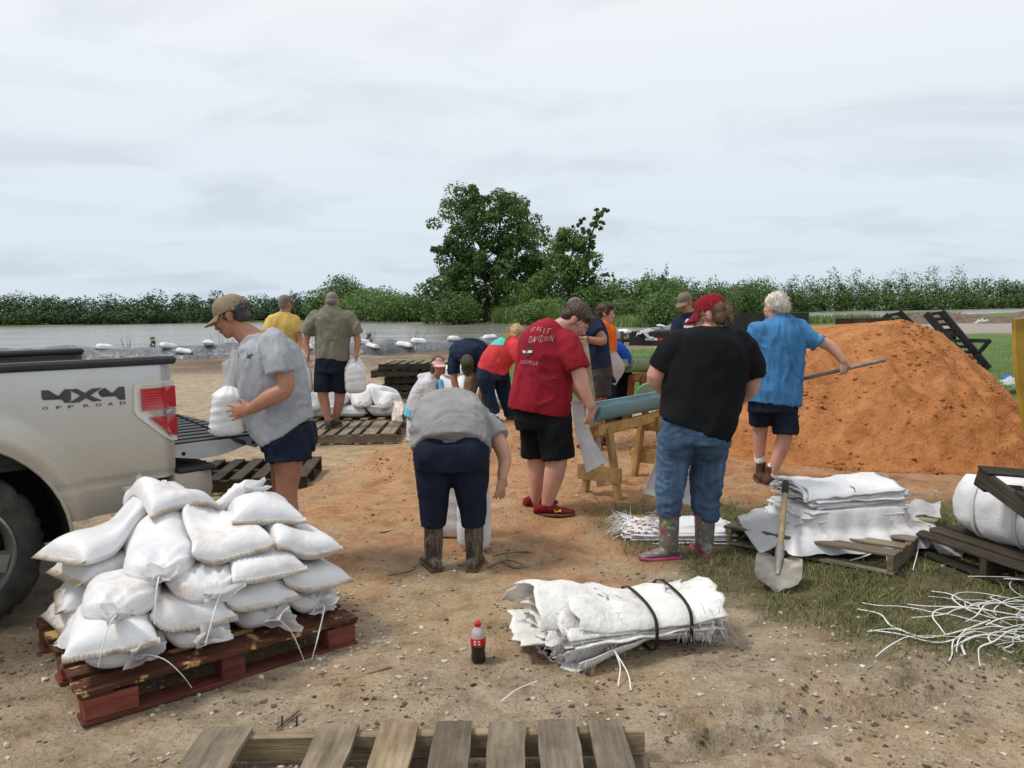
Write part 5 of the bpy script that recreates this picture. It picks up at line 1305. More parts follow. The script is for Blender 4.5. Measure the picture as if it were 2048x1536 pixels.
# ------------------------------------------------------------ man in tan cap at the tailgate
p = Person('man in heather grey tee and tan cap steadying a sandbag on the tailgate', 4.9, 570, .0075, 'skin_tan')
TORSO = [(520, 668, 0, .085, .12), (528, 690, 0, .155, .19), (539, 725, 0, .20, .215), (546, 770, 0, .205, .215), (553, 815, 0, .208, .215), (566, 848, 0, .19, .21), (575, 864, 0, .175, .205)]
p.skin_of(('L', [q[:3] + (q[3] * .8, q[4] * .8) for q in TORSO]), ('T', [(472, 648, 0, .060), (492, 668, 0, .070), (520, 690, 0, .085)]),
          ('T', [(552, 695, -.2, .058), (572, 772, -.27, .052), (538, 796, -.29, .05), (503, 818, -.28, .034)]), ('T', [(512, 695, .18, .05), (505, 770, .2, .045), (488, 797, .08, .034)]),
          ('T', [(576, 880, -.1, .1), (577, 935, -.1, .083), (573, 985, -.1, .066), (576, 1040, -.1, .068), (577, 1118, -.1, .042)]), ('T', [(566, 880, .12, .1), (566, 935, .12, .08), (566, 1000, .12, .064), (568, 1050, .12, .066), (568, 1118, .12, .042)]))
p.hand((503, 818, -.28), (-1, .12, -.18), (0.1, 1, 0), .22, -1, 1.0, .15); p.hand((488, 797, .08), (-1, -.35, .1), (-.2, -1, 0), .5, 1)
p.head(462, 632, 0, -90, 24, 0, 1.02); p.eyes(); p.finish_body()
p.hair('hair_dark', [((0, .040, .020), (.080, .080, .075)), ((0, .062, -.028), (.070, .050, .045)), ((.070, .0, .0), (.012, .03, .03)), ((-.070, .0, .0), (.012, .03, .03))], .006, strands=120, sl=.03)
p.cap('c_tanc', z0=.026); 
b = Blob()
for q in (1, -1):
    b.add(*tube([p.hp((q * .078, .01, .004)), p.hp((q * .066, -.085, .006))], .0018, 5, 1)); a = np.linspace(0, 6.28, 17); b.add(*tube([p.hp((q * (.035 + .024 * math.cos(t)), -.098, -.006 + .016 * math.sin(t))) for t in a], .0017, 5, 1))
bpart('glasses', b, MT['steel'], p.t)
sh = p.cover('shirt', 'c_grey', ('L', TORSO), ('T', [(545, 686, -.19, .086), (556, 718, -.24, .088), (562, 747, -.26, .088)]), ('T', [(515, 690, .18, .08), (507, 735, .21, .08)]), amp=.010, scale=5.5)
p.cover('shorts', 'c_navy', ('L', [(572, 852, 0, .165, .2), (576, 880, 0, .17, .2), (577, 900, 0, .165, .19)]), ('T', [(577, 880, -.09, .135), (579, 922, -.1, .138)]), ('T', [(570, 880, .1, .13), (572, 918, .12, .13)]), amp=.008)
for dx, dy in ((0, -.1), (-8, .12)): p.shoe(p.under(577 + dx, 1125, dy), (-1, -.1), 'c_shoe', 'brownsole')
p.hc2 = None
w = p.J(478, 827, -.29); V, F = tube([w + [.0, -.009, .011], w + [0, -.013, 0], w + [0, -.009, -.011], w + [0, .006, -.012], w + [0, .010, 0], w + [0, .006, .011], w + [.0, -.009, .011]], .0022, 6, 3); part('ring', V, F, MT['gold'], p.t)
MT['print_dark'] = pmat('dark_print', [(.05, .05, .055)], 3, .8, 0); MT['print_light'] = pmat('light_print', [(.42, .40, .42)], 3, .8, 0); MT['print_white'] = pmat('white_print', [(.7, .68, .68)], 3, .8, 0)
print_on(sh, [(np.array([(493, 707), (500, 710), (503, 712), (499, 713), (496, 716), (492, 716), (496, 712)]), [(0, 1, 2, 3, 4, 5, 6)]), (np.array([(504, 706), (500, 711), (497, 717), (500, 718), (503, 712), (506, 708)]), [(0, 1, 2, 3, 4, 5)])], MT['print_dark'], 'chest_logo')

# ------------------------------------------------------------ man in olive shirt carrying two bags
p = Person('man in olive short sleeve shirt seen from behind, stepping on a pallet with two sandbags', 10.2, 664, .011, 'skin_tan')
TORSO = [(664, 611, 0, .075, .075), (664, 621, 0, .15, .10), (665, 638, 0, .23, .125), (666, 668, 0, .222, .13), (665, 700, 0, .208, .135), (665, 722, 0, .212, .14)]
p.skin_of(('L', [q[:3] + (q[3] * .8, q[4] * .8) for q in TORSO]), ('T', [(664, 606, 0, .062), (664, 622, 0, .07)]), ('T', [(630, 636, 0, .055), (612, 678, .0, .046), (616, 705, -.05, .033)]), ('T', [(700, 636, 0, .055), (715, 678, 0, .046), (713, 705, -.05, .033)]),
          ('T', [(648, 745, 0, .1), (646, 788, -.02, .072), (650, 808, -.02, .064), (657, 842, -.05, .042)]), ('T', [(680, 745, .03, .1), (680, 788, .05, .072), (677, 812, .06, .062), (670, 842, .1, .042)]))
p.hand((616, 705, -.05), (0, -.1, -1), (1, 0, 0), .9, 1); p.hand((713, 705, -.05), (0, -.1, -1), (-1, 0, 0), .9, -1)
p.head(664, 604, 0, 180, 22); p.finish_body(); p.hair('hair_grey', [((0, .032, .040), (.079, .080, .082)), ((0, .055, -.015), (.070, .052, .05))], .003, .009)
p.cover('shirt', 'c_olive', ('L', TORSO), ('T', [(634, 634, 0, .09), (620, 652, 0, .088), (614, 668, 0, .085)]), ('T', [(696, 634, 0, .09), (709, 652, 0, .088), (716, 668, 0, .085)]), ('L', [(664, 608, 0, .066, .07), (664, 613, 0, .085, .08)]), amp=.010)
p.cover('shorts', 'c_darknavy', ('L', [(664, 714, 0, .20, .14), (663, 745, 0, .218, .15)]), ('T', [(646, 745, 0, .115), (645, 784, -.02, .118)]), ('T', [(682, 745, 0, .115), (681, 782, .05, .115)]), amp=.008)
p.shoe(p.under(657, 850, -.05, .127), (-.15, .9), 'c_shoe', 'brownsole', 1.0); p.shoe(p.under(670, 850, .1, .127), (.1, 1), 'c_shoe', 'brownsole')
q = p.J(712, 786, -.03); upright_bag('sandbag hanging from the olive shirted man by its gathered neck, right hand', (q[0], q[1], q[2]), .47, .14, .10, .1, .72, 12, mouth=.07, neck=.22)
q = p.J(612, 788, -.03); upright_bag('sandbag hanging from the olive shirted man by its gathered neck, left hand', (q[0] - .03, q[1], q[2]), .48, .115, .10, .5, .66, 13, mouth=.07, neck=.22)

# ------------------------------------------------------------ man in yellow tee
p = Person('man in yellow tee and faded cap walking away behind the grey shirted man', 11.2, 566, .012, 'skin_tan')
TORSO = [(566, 624, 0, .08, .08), (566, 634, 0, .17, .10), (565, 650, 0, .215, .12), (565, 680, 0, .205, .13), (567, 712, 0, .195, .135), (568, 735, 0, .2, .14)]
p.skin_of(('L', [q[:3] + (q[3] * .8, q[4] * .8) for q in TORSO]), ('T', [(571, 610, 0, .058), (568, 632, 0, .07)]), ('T', [(592, 645, 0, .05), (602, 686, -.05, .043), (612, 712, -.15, .031)]), ('T', [(540, 645, 0, .05), (536, 690, 0, .043), (538, 720, 0, .03)]), ('T', [(556, 760, 0, .07), (556, 850, 0, .04)]), ('T', [(580, 760, 0, .07), (580, 850, 0, .04)]))
p.hand((612, 712, -.15), (.3, -.1, -1), (1, 0, 0), .8, 1); p.hand((538, 720, 0), (0, 0, -1), (1, 0, 0), .5)
p.head(571, 608, 0, 152, 6); p.finish_body(); p.hair('hair_grey', [((0, .040, .015), (.079, .078, .07)), ((0, .058, -.025), (.068, .05, .045))], .003, .01); p.cap('c_camo', z0=.03)
p.cover('shirt', 'c_yellow', ('L', TORSO), ('T', [(588, 642, 0, .085), (597, 664, 0, .083)]), ('T', [(544, 642, 0, .085), (537, 664, 0, .083)]), amp=.009)
p.cover('trousers', 'c_khaki', ('L', [(567, 728, 0, .185, .13), (567, 755, 0, .19, .14)]), ('T', [(555, 755, 0, .1), (556, 800, 0, .085), (556, 848, 0, .075)]), ('T', [(580, 755, 0, .1), (580, 800, 0, .085), (580, 848, 0, .075)]))
for x in (556, 580): p.shoe(p.under(x, 850), (.1, 1), 'c_shoe', 'brownsole')

# ------------------------------------------------------------ seated woman in pale hoodie
p = Person('woman in pale hoodie and pink visor sitting on a bucket, looking at the camera', 9.9, 845, .010, 'skin_tan')
p.skin_of(('L', [(866, 752, 0, .06, .07), (846, 785, 0, .11, .13), (838, 820, 0, .12, .14)]), ('T', [(877, 742, 0, .05), (868, 758, 0, .06)]), ('T', [(856, 768, -.16, .045), (864, 803, -.18, .042), (888, 806, -.12, .03)]), ('T', [(874, 768, .16, .045), (882, 803, .16, .04), (900, 806, .0, .03)]),
          ('T', [(838, 830, -.08, .08), (890, 826, -.1, .06), (892, 872, -.1, .045)]), ('T', [(838, 828, .1, .08), (892, 824, .12, .06), (896, 868, .12, .045)]))
p.hand((888, 806, -.12), (1, .3, 0), (0, 1, 0), .7, 1); p.head(877, 732, 0, 22, 4, 0, .98); p.eyes(); p.finish_body()
p.hair('hair_brown', [((0, .035, .045), (.085, .090, .085)), ((.070, .02, -.045), (.026, .05, .07)), ((-.070, .02, -.045), (.026, .05, .07)), ((0, .065, -.04), (.075, .04, .075))], .008, strands=160, sl=.05, zmin=-.1)
v = p.cap('c_pinkc', high=.075, z0=.030); v.name = 'visor'
p.cover('hoodie', 'c_hood', ('L', [(868, 752, 0, .085, .10), (857, 765, 0, .125, .165), (847, 785, 0, .15, .175), (839, 808, 0, .158, .18), (836, 822, 0, .152, .175)]), ('T', [(856, 766, -.15, .08), (861, 785, -.17, .075), (864, 800, -.18, .072)]), ('T', [(872, 766, .15, .08), (882, 800, .16, .07)]), ('E', (850, 753, .02, .10, .12, .05)), amp=.007)
p.cover('undershirt', 'c_sky', ('L', [(838, 812, 0, .153, .17), (833, 824, 0, .150, .17), (829, 836, 0, .135, .16)]), ('L', [(880, 760, -.03, .035, .05), (884, 790, -.08, .04, .06), (882, 812, -.08, .03, .05)]), amp=.004)
p.cover('trousers', 'c_black', ('E', (838, 832, 0, .15, .17, .09)), ('T', [(842, 830, -.08, .098), (890, 826, -.1, .078), (893, 868, -.1, .055)]), ('T', [(842, 828, .1, .098), (892, 824, .12, .078), (897, 866, .12, .055)]), amp=.005)
for x, dy in ((893, -.1), (897, .12)): p.shoe(p.under(x, 880, dy), (1, -.2), 'c_white', 'brownsole', .9)
MT['bucket'] = pmat('bucket_plastic', [(.50, .50, .49), (.62, .62, .60)], 5, .45, .1)
q = p.under(836, 850); bk = thing('bucket', 'white plastic bucket turned over as a seat under the hooded woman', 'bucket', q); th = np.linspace(0, 6.283, 28, endpoint=False)
V, F = loft([np.column_stack([q[0] + r_ * np.cos(th), q[1] + r_ * np.sin(th), np.full(28, z)]) for r_, z in ((.150, 0), (.158, .004), (.158, .03), (.150, .035), (.135, .33), (.13, .34))]); part('pail', V, F, MT['bucket'], bk, sharp=40)
V, F = tube([q + [.155, 0, .03], q + [.1, -.14, .06], q + [-.05, -.17, .07], q + [-.155, 0, .03]], .004, 6, 5); part('handle', V, F, MT['steel'], bk)

# ------------------------------------------------------------ man in navy tee bending, olive cap
p = Person('man in navy tee bending forward with his olive cap towards the camera', 10.5, 945, .011, 'skin_tan')
TORSO = [(960, 738, .36, .17, .14), (952, 708, .28, .195, .145), (938, 697, .1, .215, .14), (927, 706, -.06, .20, .115), (926, 722, -.12, .12, .09)]
p.skin_of(('L', [q[:3] + (q[3] * .8, q[4] * .8) for q in TORSO]), ('T', [(928, 715, -.1, .06), (933, 728, -.16, .06)]), ('T', [(907, 718, -.05, .055), (909, 765, -.12, .047), (924, 800, -.2, .033)]), ('T', [(957, 722, -.03, .055), (966, 770, -.1, .047), (952, 803, -.2, .033)]))
p.hand((924, 800, -.2), (.3, 0, -1), (1, 0, 0), .6); p.hand((952, 803, -.2), (-.3, 0, -1), (-1, 0, 0), .6, -1)
p.head(934, 728, -.2, 8, 68); p.eyes(); p.finish_body(); p.hair('hair_dark', [((0, .040, .015), (.079, .078, .07))], .003, .01); p.cap('c_olivec', z0=.02)
p.cover('shirt', 'c_navytee', ('L', TORSO), ('T', [(910, 712, -.04, .088), (907, 735, -.07, .085), (908, 748, -.08, .084)]), ('T', [(954, 712, -.02, .085), (963, 745, -.05, .083)]), amp=.008)
p.cover('trousers', 'c_khaki', ('L', [(962, 722, .36, .165, .15), (962, 755, .38, .18, .15)]), ('T', [(948, 750, .36, .105), (938, 795, .3, .085), (936, 868, .36, .075)]), ('T', [(977, 750, .38, .105), (974, 800, .33, .085), (968, 868, .4, .075)]), amp=.008)
for x, dy in ((936, .36), (968, .4)): p.shoe(p.under(x, 868, dy), (-.2, -1), 'c_bootbr', 'brownsole')

# ------------------------------------------------------------ person in coral shirt bending
p = Person('person in coral shirt and dark jeans bending over, blond hair hanging', 9.8, 990, .012, 'skin')
DG = dict(A=(-.5, 0, .86))
TORSO = [(985, 744, 0, .200, .16), (994, 720, 0, .190, .165), (1010, 702, 0, .175, .175), (1028, 689, 0, .15, .175), (1040, 684, 0, .09, .11)]
p.skin_of(('L', [q[:3] + (q[3] * .8, q[4] * .8) for q in TORSO], DG), ('T', [(1036, 688, 0, .06), (1036, 676, 0, .06)]), ('T', [(1034, 696, -.17, .05), (1043, 735, -.2, .043), (1050, 770, -.15, .03)]), ('T', [(1030, 700, .17, .05), (1040, 740, .2, .043), (1050, 775, .15, .03)]))
p.hand((1050, 770, -.15), (.2, 0, -1), (0, 1, 0), .6); p.head(1030, 669, 0, 80, 62, 0, .95); p.finish_body()
p.hair('hair_blond', [((0, .030, .045), (.088, .095, .09)), ((.07, -.01, -.04), (.026, .045, .08)), ((-.07, -.01, -.04), (.026, .045, .08)), ((0, .05, .06), (.085, .06, .06))], .011, .009, strands=200, sl=.06, zmin=-.12)
sh = p.cover('shirt', 'c_coral', ('L', TORSO, DG), ('T', [(1030, 692, -.14, .09), (1036, 706, -.18, .085), (1041, 718, -.19, .085)]), ('T', [(1028, 694, .16, .09), (1036, 716, .2, .085)]), amp=.010)
p.cover('jeans', 'denim_dark', ('L', [(987, 735, 0, .2, .15), (986, 758, 0, .205, .15)]), ('T', [(970, 755, -.08, .115), (977, 790, -.08, .09), (990, 828, -.08, .075)]), ('T', [(1003, 755, .08, .112), (1010, 790, .08, .09), (1021, 832, .08, .076)]), amp=.008)
p.shoe(p.under(991, 846, -.08, .20), (.3, .9), 'c_bootbr', 'brownsole', 1.0); p.shoe(p.under(1024, 846, .08, .20), (.6, .8), 'c_bootbr', 'brownsole', 1.0, heel=.03)
MT['print_teal'] = pmat('teal_print', [(.07, .42, .36), (.12, .55, .48)], 9, .8, .1); MT['print_green'] = pmat('green_print', [(.03, .14, .03), (.10, .26, .06)], 30, .8, .1)
print_on(sh, [quad((980, 690), (998, 674), (1012, 678), (1006, 691))], MT['print_teal'], 'back_print', .006)
print_on(sh, [quad((1004, 674), (1013, 670), (1022, 672), (1012, 680))], MT['print_green'], 'back_print', .009)

# ------------------------------------------------------------ woman bending in grey tee with camouflage boots
p = Person('woman in grey tee and navy capris bending over two sandbags, camouflage boots', 4.84, 902, .0085, 'skin')
TORSO = [(902, 902, -.04, .232, .20), (902, 880, .02, .238, .20), (901, 855, .13, .236, .185), (899, 832, .27, .228, .165), (898, 822, .41, .215, .15), (899, 826, .53, .15, .12)]
UPB = dict(B=(0, -.4, 1))
p.skin_of(('L', [q[:3] + (q[3] * .78, q[4] * .78) for q in TORSO], UPB), ('T', [(899, 828, .55, .06), (899, 850, .68, .06)]), ('T', [(962, 840, .40, .06), (990, 872, .30, .056), (1009, 915, .18, .046), (1004, 954, .08, .032)]), ('T', [(845, 845, .42, .06), (838, 885, .40, .05), (880, 930, .36, .034)]), ('T', [(867, 920, 0, .09), (867, 1000, 0, .06), (868, 1030, 0, .045), (868, 1100, 0, .04)]), ('T', [(940, 920, 0, .09), (944, 1000, 0, .06), (948, 1030, 0, .045), (948, 1100, 0, .04)]))
p.hand((1004, 954, .08), (-.12, 0, -1), (-.7, .7, 0), .28, 1, 1.0, .2); p.hand((880, 930, .36), (.3, 0, -1), (1, 0, 0), .5)
p.head(899, 868, .72, 180, 62); p.finish_body(); p.hair('hair_brown', SHORT + [((0, .07, -.05), (.07, .05, .09))], .006)
sh = p.cover('shirt', 'c_ash', ('L', TORSO, UPB), ('T', [(952, 838, .40, .10), (977, 858, .33, .094), (994, 879, .28, .090)]), ('T', [(850, 838, .40, .10), (838, 868, .42, .09)]), amp=.011, scale=5, st=(.35, 1, 1.6))
pn = p.cover('capri_trousers', 'c_navy', ('L', [(902, 880, 0, .215, .19), (902, 905, 0, .228, .195), (902, 935, 0, .225, .185)]), ('E', (866, 905, -.04, .125, .16, .14)), ('E', (938, 905, -.04, .125, .16, .14)), ('T', [(866, 915, 0, .124), (867, 975, 0, .106), (867, 1015, 0, .088), (866, 1052, 0, .076)]), ('T', [(939, 915, 0, .124), (942, 975, 0, .106), (946, 1015, 0, .088), (947, 1052, 0, .076)]), amp=.005)
for x, d in ((867, (-.35, .9)), (948, (.12, 1))):
    p.shoe(p.under(x, 1140), d, 'camoboot', 'brownsole', 1.0, .12, name='rubber_boot', shaft=tube([p.J(x, 1030), p.J(x, 1085), p.J(x, 1118)], [.060, .057, .050], 16, 4, False))

# ------------------------------------------------------------ man in red tee
p = Person('man in red printed tee and black shorts looking down at the blue chute', 6.18, 1090, .0085, 'skin_pink')
TORSO = [(1112, 646, 0, .080, .085), (1104, 662, 0, .165, .155), (1096, 688, 0, .225, .19), (1091, 725, 0, .228, .20), (1085, 765, 0, .230, .215), (1081, 800, 0, .240, .228), (1078, 822, 0, .242, .228)]
p.skin_of(('L', [q[:3] + (q[3] * .8, q[4] * .8) for q in TORSO]), ('T', [(1106, 668, 0, .085), (1124, 652, -.02, .068), (1142, 645, -.02, .062)]), ('T', [(1140, 700, -.13, .066), (1156, 740, -.18, .062), (1165, 772, -.2, .054), (1181, 812, -.22, .036)]), ('T', [(1104, 700, .2, .05), (1140, 760, .28, .05), (1170, 800, .2, .036)]),
          ('T', [(1073, 860, .1, .1), (1073, 912, .1, .078), (1074, 945, .1, .074), (1070, 1002, .1, .043)]), ('T', [(1112, 860, -.1, .1), (1114, 915, -.1, .083), (1108, 950, -.1, .080), (1094, 1008, -.1, .046)]))
p.hand((1181, 812, -.22), (-.05, .1, -1), (-.6, .8, 0), .55, 1, 1.05); p.hand((1170, 800, .2), (.5, -.4, -.6), (0, -1, -.3), .5)
p.head(1152, 640, -.02, 82, 46, 0, 1.06); p.eyes(); p.finish_body()
p.hair('hair_brown', [((0, .022, .046), (.087, .100, .090)), ((0, .06, -.012), (.080, .06, .066)), ((0, -.055, .075), (.070, .045, .035))], .009, strands=260, sl=.04, zmin=-.04)
sh = p.cover('shirt', 'c_red', ('L', TORSO), ('T', [(1132, 686, -.11, .105), (1148, 712, -.16, .096), (1156, 738, -.18, .092)]), ('T', [(1104, 690, .2, .09), (1130, 725, .26, .085)]), amp=.010, scale=5)
p.cover('shorts', 'c_black', ('L', [(1082, 808, 0, .215, .2), (1088, 850, 0, .218, .2)]), ('T', [(1072, 850, .08, .13), (1072, 912, .1, .118)]), ('T', [(1108, 850, -.08, .14), (1117, 918, -.1, .132)]), amp=.008)
a = p.shoe(p.under(1092, 1020, -.1), (1, -.06), 'c_redshoe', 'redsole' if 'redsole' in MT else 'brownsole', 1.08, .09, .05, .3); p.shoe(p.under(1068, 1010, .12), (.85, .4), 'c_redshoe', 'brownsole', 1.05, .09)
MT['lime'] = pmat('lime_print', [(.55, .60, .03)], 3, .6, 0)
print_on(a, [(np.array([(1108, 1019), (1116, 1024), (1112, 1026), (1118, 1030), (1108, 1029), (1110, 1024)]), [(0, 1, 2, 3, 4, 5)]), (np.array([(1124, 1017), (1116, 1022), (1112, 1028), (1118, 1029), (1122, 1024), (1121, 1020)]), [(0, 1, 2, 3, 4, 5)])], MT['lime'], 'shoe_logo', .004)
pr = []
for ch, x, y, w, h in (('S', 1062, 664, 5, 7), ('T', 1067, 663, 5, 7), ('R', 1073, 662, 6, 7), ('E', 1079, 664, 5, 8), ('E', 1086, 667, 5, 9), ('T', 1093, 667, 10, 9), ('D', 1058, 686, 7, 13), ('A', 1064, 686, 6, 11), ('V', 1070, 684, 6, 11), ('I', 1076, 683, 4, 11), ('D', 1080, 685, 6, 14), ('S', 1087, 683, 5, 10), ('O', 1092, 682, 6, 8), ('N', 1099, 683, 9, 12),
                       ('C', 1041, 727, 5, 7), ('O', 1045, 727, 4, 6), ('L', 1049, 727, 4, 7), ('U', 1053, 727, 4, 6), ('M', 1056, 728, 5, 7), ('B', 1060, 728, 4, 7), ('L', 1065, 730, 4, 7), ('A', 1069, 731, 6, 8)):
    pr.append(text_px(ch, x, y, w, h, 0, .5, -.012))
print_on(sh, pr, MT['print_light'], 'shirt_letter', .006)
print_on(sh, [(np.array([(1052, 694), (1058, 691), (1063, 695), (1064, 702), (1061, 710), (1054, 714), (1049, 709), (1047, 701)]), [tuple(range(8))])], MT['print_dark2'] if 'print_dark2' in MT else MT['print_dark'], 'shirt_emblem', .005)
print_on(sh, [(np.array([(1046, 701), (1065, 701), (1064, 706), (1047, 706)]), [(0, 1, 2, 3)])], MT['print_white'], 'shirt_emblem', .007)

# ------------------------------------------------------------ woman in black tee
p = Person('woman in black tee, blue jeans and floral rubber boots with a maroon cap', 5.03, 1395, .0085, 'skin_pink')
TORSO = [(1427, 652, 0, .085, .09), (1425, 664, 0, .165, .12), (1421, 686, 0, .240, .15), (1415, 728, 0, .258, .165), (1408, 780, 0, .256, .18), (1398, 825, 0, .243, .19), (1386, 858, 0, .236, .19)]
p.skin_of(('L', [q[:3] + (q[3] * .8, q[4] * .8) for q in TORSO]), ('T', [(1422, 640, 0, .058), (1426, 670, 0, .068)]), ('T', [(1350, 695, 0, .066), (1326, 728, .03, .064), (1311, 758, .05, .056), (1340, 790, .25, .042)]), ('T', [(1492, 705, .02, .062), (1503, 770, .06, .056), (1478, 800, .24, .042)]))
p.hand((1340, 790, .25), (.6, .8, 0), (0, 0, -1), .6); p.hand((1478, 800, .24), (-.6, .8, 0), (0, 0, -1), .6, -1)
p.head(1421, 630, 0, -122, 14, 0, 1.0); p.eyes(); p.finish_body()
p.hair('hair_light', [((0, .030, .030), (.083, .092, .080)), ((0, .060, -.025), (.074, .052, .055)), ((0, .102, .020), (.030, .030, .034)), ((.01, .125, -.005), (.022, .022, .045)), ((.01, .13, -.045), (.015, .016, .035))], .004, strands=150, sl=.05, zmin=-.06)
p.cap('c_maroon', z0=.034, high=.128, tilt=.025, brimlen=.07)
b = Blob()
for q in (1, -1): b.add(*tube([p.hp((q * .08, .01, .004)), p.hp((q * .066, -.088, .002))], .0025, 5, 1)); b.add(*ellipsoid(p.hp((q * .034, -.1, -.006)), (.026, .006, .018), p.hR))
bpart('sunglasses', b, MT['lensdark'], p.t)
p.cover('shirt', 'c_black', ('L', TORSO), ('T', [(1358, 688, -.01, .10), (1338, 712, .01, .096), (1325, 737, .03, .092)]), ('T', [(1482, 692, 0, .10), (1500, 728, .03, .094), (1505, 752, .05, .09)]), amp=.010, scale=4.5)
p.cover('jeans', 'denim', ('L', [(1392, 845, 0, .22, .175), (1388, 885, 0, .23, .185)]), ('E', (1356, 880, -.03, .12, .14, .15)), ('E', (1420, 882, -.03, .12, .14, .15)), ('T', [(1354, 875, 0, .126), (1342, 955, -.02, .1), (1338, 1000, -.03, .088), (1338, 1032, -.03, .076)]), ('T', [(1422, 875, 0, .128), (1414, 955, .03, .104), (1411, 1000, .03, .09), (1411, 1038, .03, .078)]), amp=.009, scale=8, st=(.6, .6, 1.5))
for x, d, dy in ((1338, (-1, -.15), -.03), (1409, (-.1, 1), .03)):
    o = p.shoe(p.under(x, 1110, dy), d, 'floral', 'pinksole', 1.0, .12, name='rubber_boot', shaft=tube([p.J(x, 1014, dy), p.J(x, 1070, dy), p.J(x, 1100, dy)], [.067, .062, .054], 16, 4, False))
    V, F = tube([p.J(x, 1030, dy) + .0685 * np.array([math.cos(t), math.sin(t), 0]) for t in np.linspace(0, 6.283, 25)], .006, 6, 1); part('trim', V, F, MT['pinksole'], o)

# ------------------------------------------------------------ man in blue shirt shovelling
p = Person('white haired man in bright blue shirt and navy shorts shovelling sand', 7.0, 1546, .009, 'skin_pink')
TORSO = [(1557, 633, 0, .080, .080), (1558, 645, 0, .16, .115), (1556, 664, 0, .242, .14), (1554, 700, 0, .248, .15), (1550, 740, 0, .242, .158), (1546, 780, 0, .242, .168), (1543, 806, 0, .244, .172)]
p.skin_of(('L', [q[:3] + (q[3] * .8, q[4] * .8) for q in TORSO]), ('T', [(1552, 622, 0, .06), (1557, 645, 0, .075)]), ('T', [(1606, 668, 0, .06), (1640, 682, -.03, .054), (1664, 696, -.06, .047), (1686, 722, -.1, .034)]), ('T', [(1502, 680, .02, .055), (1494, 738, .15, .046), (1535, 775, .32, .035)]),
          ('T', [(1523, 825, .05, .09), (1522, 850, .08, .066), (1520, 872, .1, .062), (1519, 925, .12, .040)]), ('T', [(1570, 825, -.03, .09), (1569, 872, -.05, .068), (1562, 898, -.03, .064), (1541, 955, 0, .040)]))
HG = p.hand((1686, 722, -.1), (.12, .02, -.8), (-.25, .9, -.1), 1.05, 1, 1.0); p.hand((1535, 775, .32), (.7, .2, -.3), (0, 0, -1), .9)
p.head(1551, 616, 0, -140, 22, 0, 1.02); p.eyes(); p.finish_body()
p.hair('hair_white', [((0, .028, .042), (.090, .098, .092)), ((0, .062, -.008), (.084, .06, .066)), ((.05, .03, .05), (.045, .06, .05))], .012, strands=420, sl=.035, zmin=-.06)
p.cover('shirt', 'c_blue', ('L', TORSO), ('T', [(1594, 660, 0, .098), (1618, 674, -.02, .09), (1636, 687, -.03, .088)]), ('T', [(1512, 666, 0, .095), (1499, 695, .06, .088), (1496, 720, .1, .085)]), ('L', [(1554, 630, 0, .07, .075), (1556, 640, 0, .095, .09)]), amp=.014, scale=6, st=(1.6, 1, .5))
p.cover('shorts', 'c_navy', ('L', [(1546, 796, 0, .212, .15), (1546, 822, 0, .218, .16)]), ('T', [(1522, 822, .05, .11), (1523, 846, .08, .106)]), ('T', [(1570, 825, -.03, .114), (1571, 868, -.05, .108)]), amp=.007)
p.cover('sock', 'c_white', ('T', [(1519, 898, .12, .046), (1520, 925, .12, .048)]), amp=.002); p.cover('sock', 'c_white', ('T', [(1546, 932, .0, .047), (1541, 955, 0, .048)]), amp=.002)
p.shoe(p.under(1522, 950, .12), (.15, 1), 'c_bootbr', 'brownsole', 1.05, .19, name='work_boot'); p.shoe(p.under(1540, 970, 0), (.75, .65), 'c_bootbr', 'brownsole', 1.08, .17, name='work_boot')
# his shovel
MT['handle'] = pmat('grey_handle_wood', [(.16, .135, .11), (.28, .245, .2)], 5, .7, .2, 40, (4, .4, 4))
sa, sb = D(1768, 720, 6.75), D(1600, 759, 7.12); dd = unit(sb - sa); tip = sb + dd * .55
t = thing('shovel', 'long handled shovel held across by the white haired man', 'shovel', (sb[0], sb[1], 0)); V, F = tube([sa, sb, tip], .017, 10, 3); part('handle', V, F, MT['handle'], t)
n_ = unit(np.cross(dd, [0, 1, 0.2])); sd = np.cross(dd, n_); R = [[tip + dd * t_ + sd * w_ * q + n_ * (.03 * q * q - .006 + z_) for q in np.linspace(-1, 1, 9)] for t_, w_, z_ in ((-.02, .02, 0), (.05, .10, 0), (.2, .115, 0), (.28, .09, 0), (.32, .03, 0))]
V = np.array(R).reshape(-1, 3); V = np.concatenate([V, V + n_ * .004]); part('blade', V, grid_faces(5, 9) + [f[::-1] for f in grid_faces(5, 9, off=45)], MT['steel'], t)

# ------------------------------------------------------------ people behind the chute
p = Person('man in dark navy tee and grey shorts with a watch, behind the red shirted man', 8.4, 1190, .010, 'skin_tan')
TORSO = [(1172, 640, 0, .08, .09), (1180, 652, 0, .14, .14), (1187, 675, 0, .155, .17), (1191, 705, 0, .145, .17), (1194, 736, 0, .145, .165)]
p.skin_of(('L', [q[:3] + (q[3] * .8, q[4] * .8) for q in TORSO]), ('T', [(1158, 630, 0, .06), (1174, 645, 0, .07)]), ('T', [(1188, 656, -.16, .056), (1206, 682, -.22, .048), (1170, 678, -.28, .034)]), ('T', [(1170, 660, .16, .05), (1160, 690, .2, .045), (1165, 680, .0, .033)]), ('T', [(1190, 790, -.05, .07), (1190, 835, -.05, .06), (1190, 905, -.05, .04)]), ('T', [(1200, 790, .1, .07), (1200, 905, .1, .04)]))
p.hand((1170, 678, -.28), (-1, 0, .15), (0, .3, 1), .9, 1); p.head(1150, 620, 0, 55, 38); p.eyes(); p.finish_body(); p.hair('hair_dark', [((0, .040, .015), (.079, .078, .07))], .003, .01); p.cap('c_greyc')
